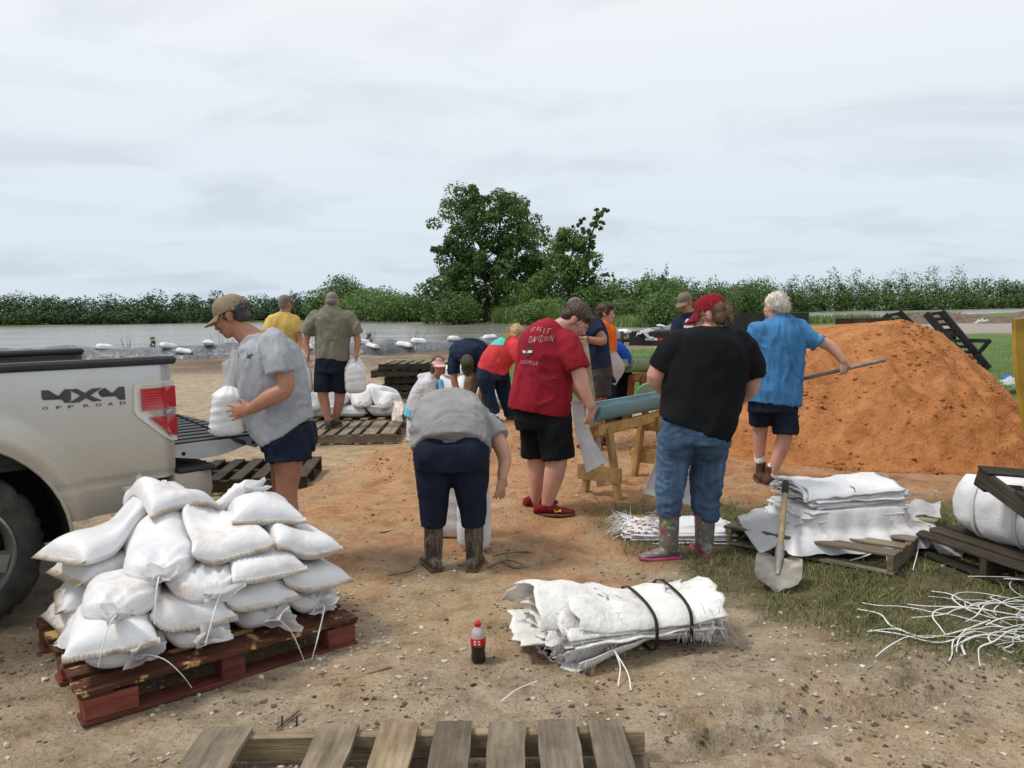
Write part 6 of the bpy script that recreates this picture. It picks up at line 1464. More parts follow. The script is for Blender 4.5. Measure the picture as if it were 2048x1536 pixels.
p.cover('shirt', 'c_navytee', ('L', TORSO), ('T', [(1183, 654, -.14, .09), (1196, 668, -.19, .085)]), ('T', [(1174, 654, .14, .09), (1166, 675, .18, .085)]), amp=.008)
p.cover('shorts', 'c_charcoal', ('L', [(1194, 728, 0, .14, .16), (1196, 755, 0, .15, .165)]), ('T', [(1192, 750, -.06, .12), (1194, 792, -.06, .118)]), ('T', [(1200, 750, .1, .12), (1200, 792, .1, .115)]), amp=.008)
for x, dy in ((1190, -.05), (1200, .1)): p.shoe(p.under(x, 910, dy), (-1, .1), 'c_shoe', 'brownsole')
w = p.J(1176, 679, -.275); V, F = tube([w + .037 * np.array([.1 * math.cos(t), math.cos(t), math.sin(t)]) for t in np.linspace(0, 6.283, 19)], .006, 6, 1); part('watch', V, F, MT['blackplastic'], p.t)

p = Person('curly haired boy in orange vest looking right, mouth open', 9.5, 1208, .010, 'skin')
TORSO = [(1206, 648, 0, .075, .075), (1207, 658, 0, .14, .12), (1208, 680, 0, .15, .14), (1208, 715, 0, .145, .14), (1208, 745, 0, .145, .14)]
p.skin_of(('L', [q[:3] + (q[3] * .8, q[4] * .8) for q in TORSO]), ('T', [(1210, 636, 0, .052), (1207, 652, 0, .06)]), ('T', [(1205, 662, -.14, .045), (1200, 700, -.14, .04), (1212, 730, -.16, .03)]), ('T', [(1208, 662, .14, .045), (1206, 700, .16, .04), (1216, 730, .16, .03)]))
p.hand((1212, 730, -.16), (.2, 0, -1), (0, 1, 0), .5); p.head(1211, 627, 0, 84, 6, 0, .98); p.eyes(); p.finish_body()
p.hair('hair_brown', [((0, .022, .050), (.092, .100, .086)), ((0, .06, .0), (.084, .056, .064)), ((0, -.045, .09), (.07, .05, .04)), ((.06, 0, .03), (.035, .05, .06)), ((-.06, 0, .03), (.035, .05, .06))], .014, strands=200, sl=.03)
p.cover('vest', 'c_orange', ('L', TORSO), ('T', [(1206, 655, -.12, .08), (1203, 672, -.14, .075)]), amp=.006)
p.cover('jeans', 'denim_dark', ('L', [(1208, 738, 0, .14, .135), (1208, 765, 0, .15, .14)]), ('T', [(1200, 765, -.07, .1), (1200, 820, -.07, .08), (1200, 875, -.07, .07)]), ('T', [(1214, 765, .07, .1), (1214, 820, .07, .08), (1214, 875, .07, .07)]))
for x, dy in ((1200, -.07), (1214, .07)): p.shoe(p.under(x, 880, dy), (1, 0), 'c_shoe', 'brownsole')

p = Person('person in royal blue shirt bending over behind a white bag', 9.9, 1240, .011, 'skin_tan')
DG = dict(A=(.6, 0, .8))
TORSO = [(1243, 740, 0, .13, .16), (1241, 718, 0, .14, .17), (1229, 702, 0, .125, .18), (1212, 700, 0, .11, .17), (1200, 706, 0, .08, .1)]
p.skin_of(('L', [q[:3] + (q[3] * .8, q[4] * .8) for q in TORSO], DG), ('T', [(1202, 706, 0, .06), (1194, 716, 0, .06)]), ('T', [(1208, 704, -.16, .05), (1214, 700, -.26, .043), (1221, 705, -.32, .032)]), ('T', [(1206, 708, .16, .05), (1208, 745, .1, .043), (1214, 768, -.1, .032)]))
p.hand((1221, 705, -.32), (.6, 0, -.8), (0, 1, 0), .8); p.hand((1214, 768, -.1), (0, 0, -1), (0, 1, 0), .6); p.head(1190, 722, 0, -80, 55); p.finish_body(); p.hair('hair_dark', SHORT, .005, .01)
p.cover('shirt', 'c_royal', ('L', TORSO, DG), ('T', [(1212, 702, -.15, .085), (1216, 702, -.22, .08)]), ('T', [(1208, 706, .15, .085), (1208, 725, .14, .08)]), amp=.008)
p.cover('trousers', 'c_black', ('L', [(1242, 732, 0, .135, .155), (1242, 755, 0, .14, .15)]), ('T', [(1236, 752, -.07, .105), (1234, 800, -.07, .085), (1236, 866, -.07, .072)]), ('T', [(1248, 752, .07, .105), (1247, 800, .07, .085), (1248, 866, .07, .072)]))
for x, dy in ((1236, -.07), (1248, .07)): p.shoe(p.under(x, 870, dy), (-1, 0), 'c_shoe', 'brownsole')

p = Person('man in camouflage cap and sunglasses with a maroon and white printed shirt', 10.0, 1383, .010, 'skin_tan')
TORSO = [(1378, 624, 0, .08, .08), (1381, 634, 0, .15, .11), (1384, 652, 0, .21, .13), (1385, 690, 0, .20, .14), (1385, 740, 0, .19, .14)]
p.skin_of(('L', [q[:3] + (q[3] * .8, q[4] * .8) for q in TORSO]), ('T', [(1371, 612, 0, .06), (1380, 630, 0, .07)]), ('T', [(1356, 650, 0, .05), (1350, 700, -.05, .045), (1358, 735, -.15, .03)]), ('T', [(1414, 650, 0, .05), (1420, 700, 0, .045), (1410, 735, -.1, .03)]))
p.hand((1358, 735, -.15), (.2, -.2, -1), (1, 0, 0), .6); p.hand((1410, 735, -.1), (0, 0, -1), (-1, 0, 0), .6); p.head(1370, 605, 0, -48, 24); p.finish_body(); p.hair('hair_dark', [((0, .040, .015), (.079, .078, .07))], .003, .01); p.cap('c_camo', z0=.03)
b = Blob()
for q in (1, -1): b.add(*ellipsoid(p.hp((q * .034, -.094, -.001)), (.030, .012, .017), p.hR)); b.add(*tube([p.hp((q * .079, .01, .004)), p.hp((q * .06, -.085, .004))], .003, 5, 1))
bpart('sunglasses', b, MT['lensdark'], p.t)
sh = p.cover('shirt', 'c_navytee', ('L', TORSO), ('T', [(1360, 645, 0, .09), (1352, 672, -.02, .085)]), ('T', [(1408, 645, 0, .09), (1418, 672, 0, .085)]), amp=.006)
MT['print_maroon'] = pmat('maroon_print', [(.22, .012, .03)], 3, .8, 0)
def rect(x0, y0, x1, y1): return (np.array([(x0, y0), (x1, y0), (x1, y1), (x0, y1)]), [(0, 1, 2, 3)])
print_on(sh, [rect(1368, 645, 1392, 650), rect(1368, 657, 1392, 660)], MT['print_maroon'], 'shirt_print', .012)
print_on(sh, [(np.array([(1370, 645), (1373, 639), (1377, 638), (1380, 645)]), [(0, 1, 2, 3)]), rect(1368, 651, 1392, 656), (np.array([(1370, 660), (1384, 660), (1382, 664), (1372, 664)]), [(0, 1, 2, 3)])], MT['print_white'], 'shirt_print', .014)
p.cover('jeans', 'denim_dark', ('L', [(1385, 735, 0, .185, .135), (1385, 765, 0, .19, .14)]), ('T', [(1372, 765, 0, .1), (1372, 815, 0, .085), (1372, 862, 0, .075)]), ('T', [(1398, 765, 0, .1), (1398, 815, 0, .085), (1398, 862, 0, .075)]))
for x in (1372, 1398): p.shoe(p.under(x, 868), (-.6, -.8), 'c_shoe', 'brownsole')
# ================================================================== SAND HEAP
def sand_material():
    m, n, l, b = new_mat('orange_sand'); v = coords(n, l, (1, 1, 1), False)
    f = noise(n, l, v, 3.5, 7, .68, .5); f2 = noise(n, l, v, 22, 5, .72); f3 = noise(n, l, v, 130, 3)
    c = ramp(n, l, f, [(0.28, (.32, .122, .042)), (0.5, (.52, .215, .08)), (0.72, (.62, .295, .122))])
    c = mixc(n, l, c, ramp(n, l, f2, [(0.26, .6), (0.46, 1.0), (0.75, 1.12)]), .8, 'MULTIPLY')
    l.new(mixc(n, l, c, ramp(n, l, f3, [(0.3, .75), (0.7, 1.1)]), .6, 'MULTIPLY'), b.inputs['Base Color']); b.inputs['Roughness'].default_value = .92; b.inputs['Specular IOR Level'].default_value = .12
    p = bump(n, l, None, f2, .9, .05); bump(n, l, b, f3, .6, .008, p); return m
MT['sand'] = sand_material()
CREST = [D(*q) for q in ((2180, 930, 9.7), (2060, 832, 9.5), (1975, 737, 9.4), (1880, 660, 9.35), (1809, 637, 9.4), (1749, 650, 9.2), (1672, 684, 8.95), (1600, 742, 8.7), (1500, 832, 8.45), (1400, 885, 8.3))]
def pile_h(x, y):
    P = np.column_stack([x, y]); best = np.full(len(x), 1e9); zc = np.zeros(len(x)); front = np.zeros(len(x), bool); endr = np.zeros(len(x), bool)
    for a, b in zip(CREST[:-1], CREST[1:]):
        d = b[:2] - a[:2]; tt = ((P - a[:2]) @ d) / d.dot(d); t = np.clip(tt, 0, 1); q = a[:2] + t[:, None] * d; dist = np.hypot(*(P - q).T); z = a[2] + t * (b[2] - a[2])
        s = (d[0] * (P[:, 1] - a[1]) - d[1] * (P[:, 0] - a[0])) > 0
        m = dist < best; best = np.where(m, dist, best); zc = np.where(m, z, zc); front = np.where(m, s, front)
    cr = np.array(CREST); az = cr[:, 0] / cr[:, 1]; o = np.argsort(az); front = np.hypot(x, y) < np.interp(x / y, az[o], np.hypot(cr[:, 0], cr[:, 1])[o])
    Q = xyz(x, y); n = fbm(Q * 1.2, 4, 71)
    right = sstep(CREST[0][0] + .1, CREST[0][0] + .8, x)
    slope = np.where(front, .60, np.where(x > CREST[3][0] - .3, .3, .05)) * (1 - right) + .78 * right
    dd = best + (n - .5) * .25 * np.where(front, 1, .2)
    back = np.where(front, 0, np.clip(best - 1.9, 0, 9) * .75 * (1 - right))
    h = zc - dd * slope - back
    k = .12; h = np.where(h < k, k * np.exp(np.clip((h - k) / k, -6, 0)), h)          # the foot runs out softly
    rough = np.where(front, 1.0, .25) * sstep(.02, .25, h)
    h = h + rough * ((fbm(Q * 2.6, 5, 81, .6) - .5) * .26 + (1 - np.abs(2 * fbm(Q * np.array([5.0, 5.0, 1]), 3, 91) - 1) - .6) * .085)
    return h - .035
ax, ay = np.arange(.9, 8.2, .034), np.arange(6.3, 12.4, .034); X, Y = np.meshgrid(ax, ay, indexing='ij'); X, Y = X.ravel(), Y.ravel(); Zp = pile_h(X, Y)
Zp = np.where(Zp < .012, -.12, Zp)
pile = thing('sand_pile', 'large heap of damp orange sand behind the blue shirted man', 'sand heap', (4.3, 9.2, 0))
part('heap', np.column_stack([X, Y, Zp]), grid_faces(len(ax), len(ay)), MT['sand'], pile)
r = np.random.default_rng(61); px = r.uniform(1.2, 6.4, 14000); py = r.uniform(6.6, 9.6, 14000); hz = pile_h(px, py)
sel = (hz > .01) & (r.random(14000) < .12 + .75 * sstep(.5, .65, fbm(xyz(px, py) * 2.5, 3, 88))); px, py, hz = px[sel], py[sel], hz[sel]
rad = .006 + .026 * r.random(len(px)) ** 5; c = scatter('sand_clods', np.column_stack([px, py, hz]), rad, MT['sand'], .7, .35, pile, seed=9)
for k in ('label', 'category'):
    if k in c: del c[k]
px = r.uniform(-2.1, 2.6, 9000); py = r.uniform(5.6, 9.4, 9000); mk = masks(px, py); sel = r.random(9000) < mk[0] * .12 + .5 * (sstep(.06, .14, ground_h(px, py)) * mk[0]); px, py = px[sel], py[sel]
rad = .004 + .016 * r.random(len(px)) ** 4; scatter('spilled_sand', np.column_stack([px, py, ground_h(px, py)]), rad, MT['sand'], .65, .35, seed=10, label='crumbs of spilled orange sand around the chutes', cat='sand')

# ================================================================== LEVEE WITH BLACK PLASTIC
def plastic_mat():
    m, n, l, b = new_mat('black_sheeting'); v = coords(n, l, (1, 1, 1), False)
    l.new(ramp(n, l, noise(n, l, v, 1.3, 5), [(0.3, (.05, .053, .062)), (0.7, (.125, .13, .148))]), b.inputs['Base Color']); b.inputs['Roughness'].default_value = .26; b.inputs['Specular IOR Level'].default_value = .6
    bump(n, l, b, noise(n, l, v, 2.6, 5, .6, 1.5), .8, .12); return m
MT['sheeting'] = plastic_mat()
bx = np.arange(-34, 15, .22); by = poly_y(NEAR_BANK, bx) + .1; rows = []; cs = np.linspace(-1, 1, 13)
for c in cs:
    hh = .46 * (1 - c * c) * (1 + .35 * (fbm(xyz(bx * .8, c * 1.2, 3), 3, 14) - .5) * 2) + .12 * (1 - abs(c)) * (fbm(xyz(bx * 2.4, c * 2.0, 5), 3, 15) - .5) * 2
    rows.append(np.column_stack([bx, by + c * (1.15 + .5 * (fbm(xyz(bx * .7, 0, 8 + np.sign(c)), 2, 16) - .5)), hh - .02 - .25 * (abs(c) > .99)]))
levee = part('levee', np.concatenate(rows), [f[::-1] for f in grid_faces(13, len(bx))], MT['sheeting']); tag(levee, 'low levee covered in wrinkled black plastic sheeting along the lake', 'levee')
def levee_z(x, dy=0.0):
    i = int(np.argmin(np.abs(bx - x))); c = float(np.clip(dy / 1.15, -1, 1)); j = int(np.argmin(np.abs(cs - c))); return rows[j][i]
FLAT = HMap(-1, -1, 1, 1)
proto = None
for i, (a, yy, off, lab) in enumerate(((205, 698, -.2, 'sandbag on the levee sheeting just above the truck bed rail'), (335, 697, -.3, 'sandbag on the levee sheeting left of the tan cap, darker sheet below it'), (366, 704, -.8, 'sandbag low on the levee slope left of the tan cap'), (415, 695, -.2, 'sandbag on the levee under the bill of the tan cap'),
        (608, 700, -.5, 'sandbag on the levee seen between the yellow and olive shirts'), (723, 688, -.1, 'sandbag on the levee right beside the olive sleeve'), (742, 697, -.8, 'flat sandbag low on the levee right of the hanging bag'), (806, 694, -.7, 'sandbag low on the levee above the pallet stack'), (835, 687, -.4, 'sandbag on the levee upslope of the one above the pallet stack'),
        (906, 679, .0, 'sandbag on the levee crest above the bending navy back'), (978, 675, .1, 'sandbag on the levee crest left of the blond hair'), (1252, 668, -.4, 'lower of two sandbags on the levee behind the orange vest'), (1258, 662, .0, 'upper of two sandbags on the levee behind the orange vest'), (1366, 664, .2, 'sandbag on the levee under the sunglasses of the capped man'))):
    Yb = float(poly_y(NEAR_BANK, D(a, yy, 33)[0])); x = D(a, yy, Yb + off)[0]; q = levee_z(x, off); M = Matrix.Translation(Vector((x, q[1], q[2] - .05))) @ Matrix.Rotation(r.uniform(-1.3, 1.3), 4, 'Z') @ Matrix.Rotation(r.uniform(-.35, .2), 4, 'X') @ Matrix.Rotation(r.uniform(-.25, .25), 4, 'Y') @ Matrix.Scale(r.uniform(.8, 1.1), 4)
    if proto is None:
        proto = laid_bag(FLAT, Matrix.Identity(4), 0, 0, 0, lab, .66, .42, .24, 300, 'sandbags on the levee', string=False, nu=18, nv=12); proto.matrix_world = M; ROOT[proto.name] = M
    else:
        o = copy_tree(proto, M); o['label'] = lab

# ================================================================== PALLETS AND BAGS FURTHER BACK
Mo = frame2((-2.62, 9.62, 0), (1, .03)); pallet('weathered pallet the olive shirted man steps on', Mo, 1.2, 1.2, 'grey', [(0.0, .12), (.17, .28), (.33, .44), (.49, .60), (.65, .74), (.79, .95), (1.0, 1.17)], .127, .05, seed=5)
Mb = frame2((-3.05, 11.0, 0), (1, .02)); pallet('pallet under the sandbag pile behind the olive shirted man', Mb, 1.5, 1.0, 'grey', None, .127, .04, seed=6)
PH = HMap(-.6, -.6, 2.2, 1.8); PH.fill((0, 0), (1.5, 1.0), .127)
for i, (x, y, yw, tf, lab) in enumerate(((.25, .35, .1, 0, 'sandbag in the lower row left of the hiking shoe'), (.72, .3, -.1, 0, 'sandbag in the lower row behind the hiking shoe'), (1.2, .32, .12, 0, 'sandbag in the lower row at the right end of the far pile'), (.3, .75, .2, 0, 'sandbag at the back left of the far pile'), (.75, .78, 0, 0, 'sandbag at the back middle of the far pile'), (1.2, .75, -.2, 0, 'sandbag at the back right of the far pile'),
        (.22, .34, front, 1, 'tied sandbag in the upper row left of the bare calves'), (.58, .4, front, 1, 'tied sandbag in the upper row between the bare calves'), (.92, .34, front + .15, 1, 'tied sandbag in the upper row under the hanging bag'), (1.24, .36, front - .2, 1, 'tied sandbag in the upper row at the right end of the far pile'), (.5, .8, .2, 0, 'sandbag in the upper row at the back of the far pile'), (1.1, .72, .4, 0, 'topmost sandbag at the back right of the far pile'))):
    laid_bag(PH, Mb, x, y, yw, lab, .56, .37, .175, 400 + i, 'sandbags piled behind the olive shirted man', tied_front=bool(tf), string=False, nu=26, nv=16)
Mw = frame2((-1.15, 13.2, 0), (1, 0)); WH = HMap(-.8, -.8, 2, 2)
for i, (x, y, yw, lab) in enumerate(((.1, 0, .1, 'sandbag at the bottom left behind the bending navy man'), (.6, .05, -.1, 'sandbag at the bottom right behind the bending navy man'), (.05, .1, .2, 'sandbag second from the bottom behind the bending navy man'), (.62, 0, .3, 'sandbag above the bottom right one behind the navy man'), (.1, .05, -.2, 'sandbag third from the bottom behind the navy man'), (.25, .1, .1, 'topmost sandbag beside the bending navy man'))):
    laid_bag(WH, Mw, x, y, yw, lab, .62, .42, .2, 440 + i, 'white sandbags behind the bending man', string=False, nu=22, nv=14)
# five dark pallets in a stack
base = G(752, 798); PS = pallet('bottom pallet of the dark stack beside the seated woman', frame2((base[0], base[1], 0), (1, -.05)), 1.25, 1.05, 'dark', None, .13, .05, 'stacked dark pallets', seed=8)
for i, (dx, dy, rz, lab) in enumerate(((.12, .02, .05, 'second lowest pallet of the dark stack beside the seated woman'), (.16, .03, -.03, 'middle pallet of the dark stack beside the seated woman'), (-.08, -.02, .04, 'second highest pallet of the dark stack beside the seated woman'), (.06, .0, -.02, 'topmost pallet of the dark stack, pale boards on top'))):
    o = copy_tree(PS, Matrix.Translation(Vector((base[0] + dx, base[1] + dy, .132 * (i + 1)))) @ Matrix.Rotation(rz - .05, 4, 'Z')); o['label'] = lab
    if i == 3:
        for ch in o.children:
            if ch.name.startswith('deck_board'): ch.data = ch.data.copy(); ch.data.materials[0] = MT['grey_y']
pallet('dark pallet on the ground behind the lowered tailgate', frame2((-3.1, 6.95, 0), (1, .1)), 1.25, 1.0, 'dark', None, .14, .05, seed=9)

# ================================================================== CLOTH SHEETS
def sheet(name, label, cat, left, right, n=12, amp=.012, th=.003, mat='bag', seed=0, group=None, m=4, world=False, parent=None, pname=None, edge=0.0):
    """a loose bag or wrap spanned between two edges; points are (px, py, Y)"""
    A = catmull(np.array(left if world else [D(*q) for q in left]), m); B = catmull(np.array(right if world else [D(*q) for q in right]), m); k = min(len(A), len(B)); A, B = A[:k], B[:k]
    t = np.linspace(0, 1, n); V = (A[:, None] * (1 - t)[None, :, None] + B[:, None] * t[None, :, None]); nr = np.cross(np.gradient(V, axis=0), np.gradient(V, axis=1)); nr /= np.linalg.norm(nr, axis=2)[..., None] + 1e-9
    P = V.reshape(-1, 3); w = (1 - np.abs(2 * fbm(P * 9 + seed, 3, seed) - 1) - .55) * 1.2 + (fbm(P * 4 + seed, 2, seed + 1) - .5) * 2
    P = P + nr.reshape(-1, 3) * (w * amp)[:, None]; Q = P - nr.reshape(-1, 3) * th; N = k * n; F = grid_faces(k, n) + [f[::-1] for f in grid_faces(k, n, off=N)]
    ring_ = [i * n for i in range(k)] + [(k - 1) * n + j for j in range(1, n)] + [i * n + n - 1 for i in range(k - 2, -1, -1)] + [j for j in range(n - 2, 0, -1)]
    F += [(ring_[i], N + ring_[i], N + ring_[(i + 1) % len(ring_)], ring_[(i + 1) % len(ring_)]) for i in range(len(ring_))]
    V = np.concatenate([P, Q])
    if parent is not None: return part(pname or name, V, F, MT['thinbag' if mat == 'bag' else mat], parent)
    c = V.mean(0); t_ = thing(name, label, cat, (c[0], c[1], V[:, 2].min()), group=group); part('fabric', V, F, MT['thinbag' if mat == 'bag' else mat], t_); return t_
sheet('empty_bag', 'limp empty white bag hanging from the red shirted man at the chute', 'bag', [(1141, 803, 6.0), (1146, 845, 6.0), (1158, 895, 6.02), (1171, 946, 6.05)], [(1166, 798, 6.05), (1172, 845, 6.1), (1190, 885, 6.12), (1216, 922, 6.15)], 12, .02, seed=3)
sheet('empty_bag', 'empty white bag held low in front of the black shirted woman', 'bag', [(1325, 880, 5.35), (1308, 930, 5.36), (1284, 985, 5.38)], [(1402, 905, 5.4), (1396, 955, 5.42), (1392, 1012, 5.45)], 16, .02, seed=4)
sheet('empty_bag', 'clean white bag held open by the bending person in royal blue', 'bag', [(1218, 700, 9.35), (1216, 735, 9.35), (1214, 764, 9.38)], [(1232, 702, 9.4), (1250, 735, 9.42), (1230, 770, 9.45)], 12, .012, seed=5)
sheet('empty_bag', 'flat white empty bags lying on sand behind the red shirted man', 'bag', [(1002, 862, 10.3), (1004, 850, 10.9)], [(1046, 868, 10.1), (1046, 852, 10.8)], 10, .03, seed=6)
b0 = G(792, 842); sheet('paper_sack', 'crumpled cream sacks beside the far sandbag pile', 'sack', [(782, 842, 10.6), (786, 818, 10.7), (784, 795, 10.8)], [(806, 842, 10.5), (808, 818, 10.6), (802, 797, 10.8)], 12, .10, .004, 'seam', 7)

def layered(name, label, cat, o, e1, L, W, H, n, seed, pinch=(), fan=0.0, mat='bag', group=None, jit=.03, rag=.012, flat=0.8, crum=0.0):
    """a bundle of folded bags: every layer its own wavy sheet"""
    r = np.random.default_rng(seed); M = frame2(o, e1); Mn = np.array(M); t_ = thing(name, label, cat, M=M, group=group); nu, nv = 34, 14; out = []
    for i in range(n):
        f = (i + .5) / n; l_, w_ = L * r.uniform(.90, 1.0), W * r.uniform(.88, 1.0); ox, oy = r.normal() * jit, r.normal() * jit * .6; rz = r.normal() * (.03 if fan < 1 else .075)
        u = np.linspace(-.5, .5, nu); v = np.linspace(-.5, .5, nv); U, Vv = np.meshgrid(u, v, indexing='ij'); x = U * l_ + ox; y = Vv * w_ + oy; x, y = x - y * rz, y + x * rz
        x = x + rag * (fbm(xyz(Vv.ravel() * 9, i * 3.3, seed), 2, seed).reshape(x.shape) - .5) * 2 * np.sign(U); 
        pf = np.ones_like(x); wf = np.ones_like(x)
        for c, d in pinch: g_ = np.exp(-((x - c) / .10) ** 2); pf = pf - d * g_; wf = wf - d * .55 * g_
        fl = fan * (sstep(-.05, -.5, x / L) + .6 * sstep(.15, .5, x / L)); rnd_ = 1 - (1 - flat) * (2 * np.abs(Vv)) ** 3
        zz = H * (.5 + (f - .5) * pf * rnd_ * (1 + fl * .25)) - .012 * fl * (1 - f) 
        zz = zz - H * .5 * (1 - pf) * .4
        zz = zz + (.012 * (fbm(xyz(x.ravel() * 6, y.ravel() * 8, i * .8), 3, seed + 2).reshape(x.shape) - .5) * 2 + fl * .05 * (fbm(xyz(y.ravel() * 7, x.ravel() * 3, i * 2.1), 2, seed + i).reshape(x.shape) - .45)) * (.3 + f)
        if crum: zz = zz + crum * ((1 - np.abs(2 * fbm(xyz(x.ravel() * 5 + i * .13, y.ravel() * 5, i * .35), 3, seed + 11) - 1)) - .6).reshape(x.shape) * (.25 + f) + crum * .8 * (fbm(xyz(x.ravel() * 2.5, y.ravel() * 2.5, i * .2), 2, seed + 12).reshape(x.shape) - .5)
        zz = np.maximum(zz, .004); y = y * wf; th = H / n * .7
        P = np.column_stack([x.ravel(), y.ravel(), zz.ravel()]); Q = P - [0, 0, th]; N = nu * nv; F = grid_faces(nu, nv) + [q[::-1] for q in grid_faces(nu, nv, off=N)]
        ring_ = [a * nv for a in range(nu)] + [(nu - 1) * nv + j for j in range(1, nv)] + [a * nv + nv - 1 for a in range(nu - 2, -1, -1)] + [j for j in range(nv - 2, 0, -1)]
        F += [(ring_[a], ring_[(a + 1) % len(ring_)], N + ring_[(a + 1) % len(ring_)], N + ring_[a]) for a in range(len(ring_))]
        part('folded_bag', np.concatenate([P, Q]), [q[::-1] for q in F], MT[mat], t_, local=True); out.append(P)
    return t_, out, M
def fringe(parent, pts, dirs, n, ln, seed, mat='string', w=.0012):
    r = np.random.default_rng(seed); bb = Blob(); pts = np.asarray(pts)
    for _ in range(n):
        p = pts[r.integers(len(pts))] + r.normal(size=3) * .006; d = unit(np.asarray(dirs) + r.normal(size=3) * .45); l_ = ln * r.uniform(.4, 1.3); q = p + d * l_ * .5; e = q + unit(d + np.array([0, 0, -1.1]) + r.normal(size=3) * .5) * l_ * .6
        q[2] = max(q[2], .006); e[2] = max(e[2], .004); bb.add(*tube([p, q, e], [w, w, w * .6], 3, 3, False))
    o = bpart('fringe', bb, MT[mat], parent); o['kind'] = 'stuff'; return o
MT['fray'] = pmat('grey_fray', [(.36, .34, .36), (.60, .58, .60)], 30, .8, 0); MT['strap'] = pmat('black_strap', [(.012, .012, .014)], 5, .5, .1)
MT['dirtybag'] = pmat('dirty_white_bag', [(.42, .38, .32), (.68, .66, .63), (.76, .75, .73)], 7, .6, .5, 24, span=(.25, .6), bd=.02)

# ---- the bundle with two black straps in the foreground
t_, lay, M = layered('bag_bundle', 'bundle of folded white bags tied with two black straps beside the cola bottle', 'bag bundle', (.50, 3.72, 0), (.96, .26), .78, .46, .25, 24, 3, ((.09, .24), (.27, .30)), 1.6, 'dirtybag', jit=.045, rag=.06, flat=.25, crum=.035)
for c in (.09, .27):
    P = np.concatenate(lay); s = P[np.abs(P[:, 0] - c) < .03]; y0, y1, z1 = s[:, 1].min() - .004, s[:, 1].max() + .004, s[:, 2].max() + .006; pts = []
    for a in np.linspace(0, 2 * math.pi, 33)[:-1]:
        ca, sa = math.cos(a), math.sin(a); nr = (abs(ca) ** 3 + abs(sa) ** 3) ** (-1 / 3); pts.append((c + .015 * ca, (y0 + y1) / 2 + (y1 - y0) / 2 * ca * nr, max(z1 / 2 + z1 / 2 * sa * nr, .003)))
    pts = np.array(pts + pts[:1]); ctr = np.array([c, (y0 + y1) / 2, z1 / 2]); bb = Blob(); nrm = pts - ctr; nrm /= np.linalg.norm(nrm, axis=1)[:, None]; V = []
    for p_, n_ in zip(pts, nrm): V += [p_ + [-.008, 0, 0], p_ + [.008, 0, 0], p_ + n_ * .004 + [.008, 0, 0], p_ + n_ * .004 + [-.008, 0, 0]]
    part('strap', np.array(V), grid_faces(len(pts), 4, True), MT['strap'], t_, local=True)
Mn = np.array(M); tw = lambda Q: np.asarray(Q) @ Mn[:3, :3].T + Mn[:3, 3]
P = np.concatenate(lay); lf = tw(P[(P[:, 1] < -.17) & (P[:, 0] < -.05)]); rt = tw(P[(P[:, 0] > .38) & (P[:, 2] < .14)]); fr2 = tw(P[(P[:, 1] < -.18) & (P[:, 0] > .2)])
fringe(t_, lf, (-.1, -.9, -.4), 300, .06, 4, 'fray'); fringe(t_, rt, (.8, -.3, -.5), 220, .07, 5, 'fray'); fringe(t_, fr2, (0, -.9, -.6), 160, .05, 6, 'fray')
for s_, a, b_ in ((1, [(1165, 1185, 3.9), (1190, 1215, 3.82), (1225, 1275, 3.7)], [(1178, 1200, 3.9), (1205, 1222, 3.85), (1240, 1262, 3.74)]), (2, [(1265, 1190, 3.95), (1300, 1180, 3.98), (1360, 1215, 3.85)], [(1275, 1205, 3.85), (1320, 1195, 3.88), (1350, 1240, 3.75)]), (3, [(1320, 1190, 4.0), (1380, 1195, 4.0), (1440, 1230, 3.95)], [(1345, 1225, 3.75), (1400, 1235, 3.75), (1445, 1255, 3.78)]), (4, [(1050, 1230, 4.0), (1100, 1212, 4.0), (1200, 1212, 3.95)], [(1065, 1255, 3.85), (1120, 1240, 3.8), (1210, 1240, 3.78)])):
    sheet('flap', '', '', a, b_, 10, .012, .003, 'bag', 30 + s_, parent=t_, pname='loose_flap')
for s_, q in enumerate((((1222, 1290), (1240, 1330), (1236, 1372)), ((1228, 1300), (1255, 1345), (1262, 1380)), ((1075, 1362), (1035, 1378), (1003, 1402)))):
    V, F = ribbon([G(x, y, .09 - .042 * i) for i, (x, y) in enumerate(q)], .006); part('loose_string', V, F, MT['string'], t_)

# ---- bales of bags on the pallets at the right
E1 = G(1450, 1088) - G(1787, 1152); PA = G(1787, 1152); Mp = frame2((PA[0], PA[1], 0), (-E1[1], E1[0])); Mp = frame2((PA[0], PA[1], 0), (.653, .757))
pallet('grey pallet under the opened bale of bags with the shovel', Mp, 1.02, 1.06, 'grey', [(0, .12), (.2, .3), (.4, .5), (.6, .7), (.8, .88), (.92, 1.02)], .125, .04, seed=12)
ctr = D(1672, 1040, 5.25)
t_, lay, M = layered('bag_bale', 'square opened bale of clean white bags on the grey pallet', 'bag bale', (ctr[0], ctr[1], .125), (.94, .2), .70, .50, .31, 20, 8, (), .5, 'bag', jit=.025, rag=.045, flat=.6, crum=.032)
Mn = np.array(M); tw = lambda Q: np.asarray(Q) @ Mn[:3, :3].T + Mn[:3, 3]; P = np.concatenate(lay); fringe(t_, tw(P[P[:, 0] > .31]), (1, -.3, .1), 320, .05, 9, 'fray', .0014)
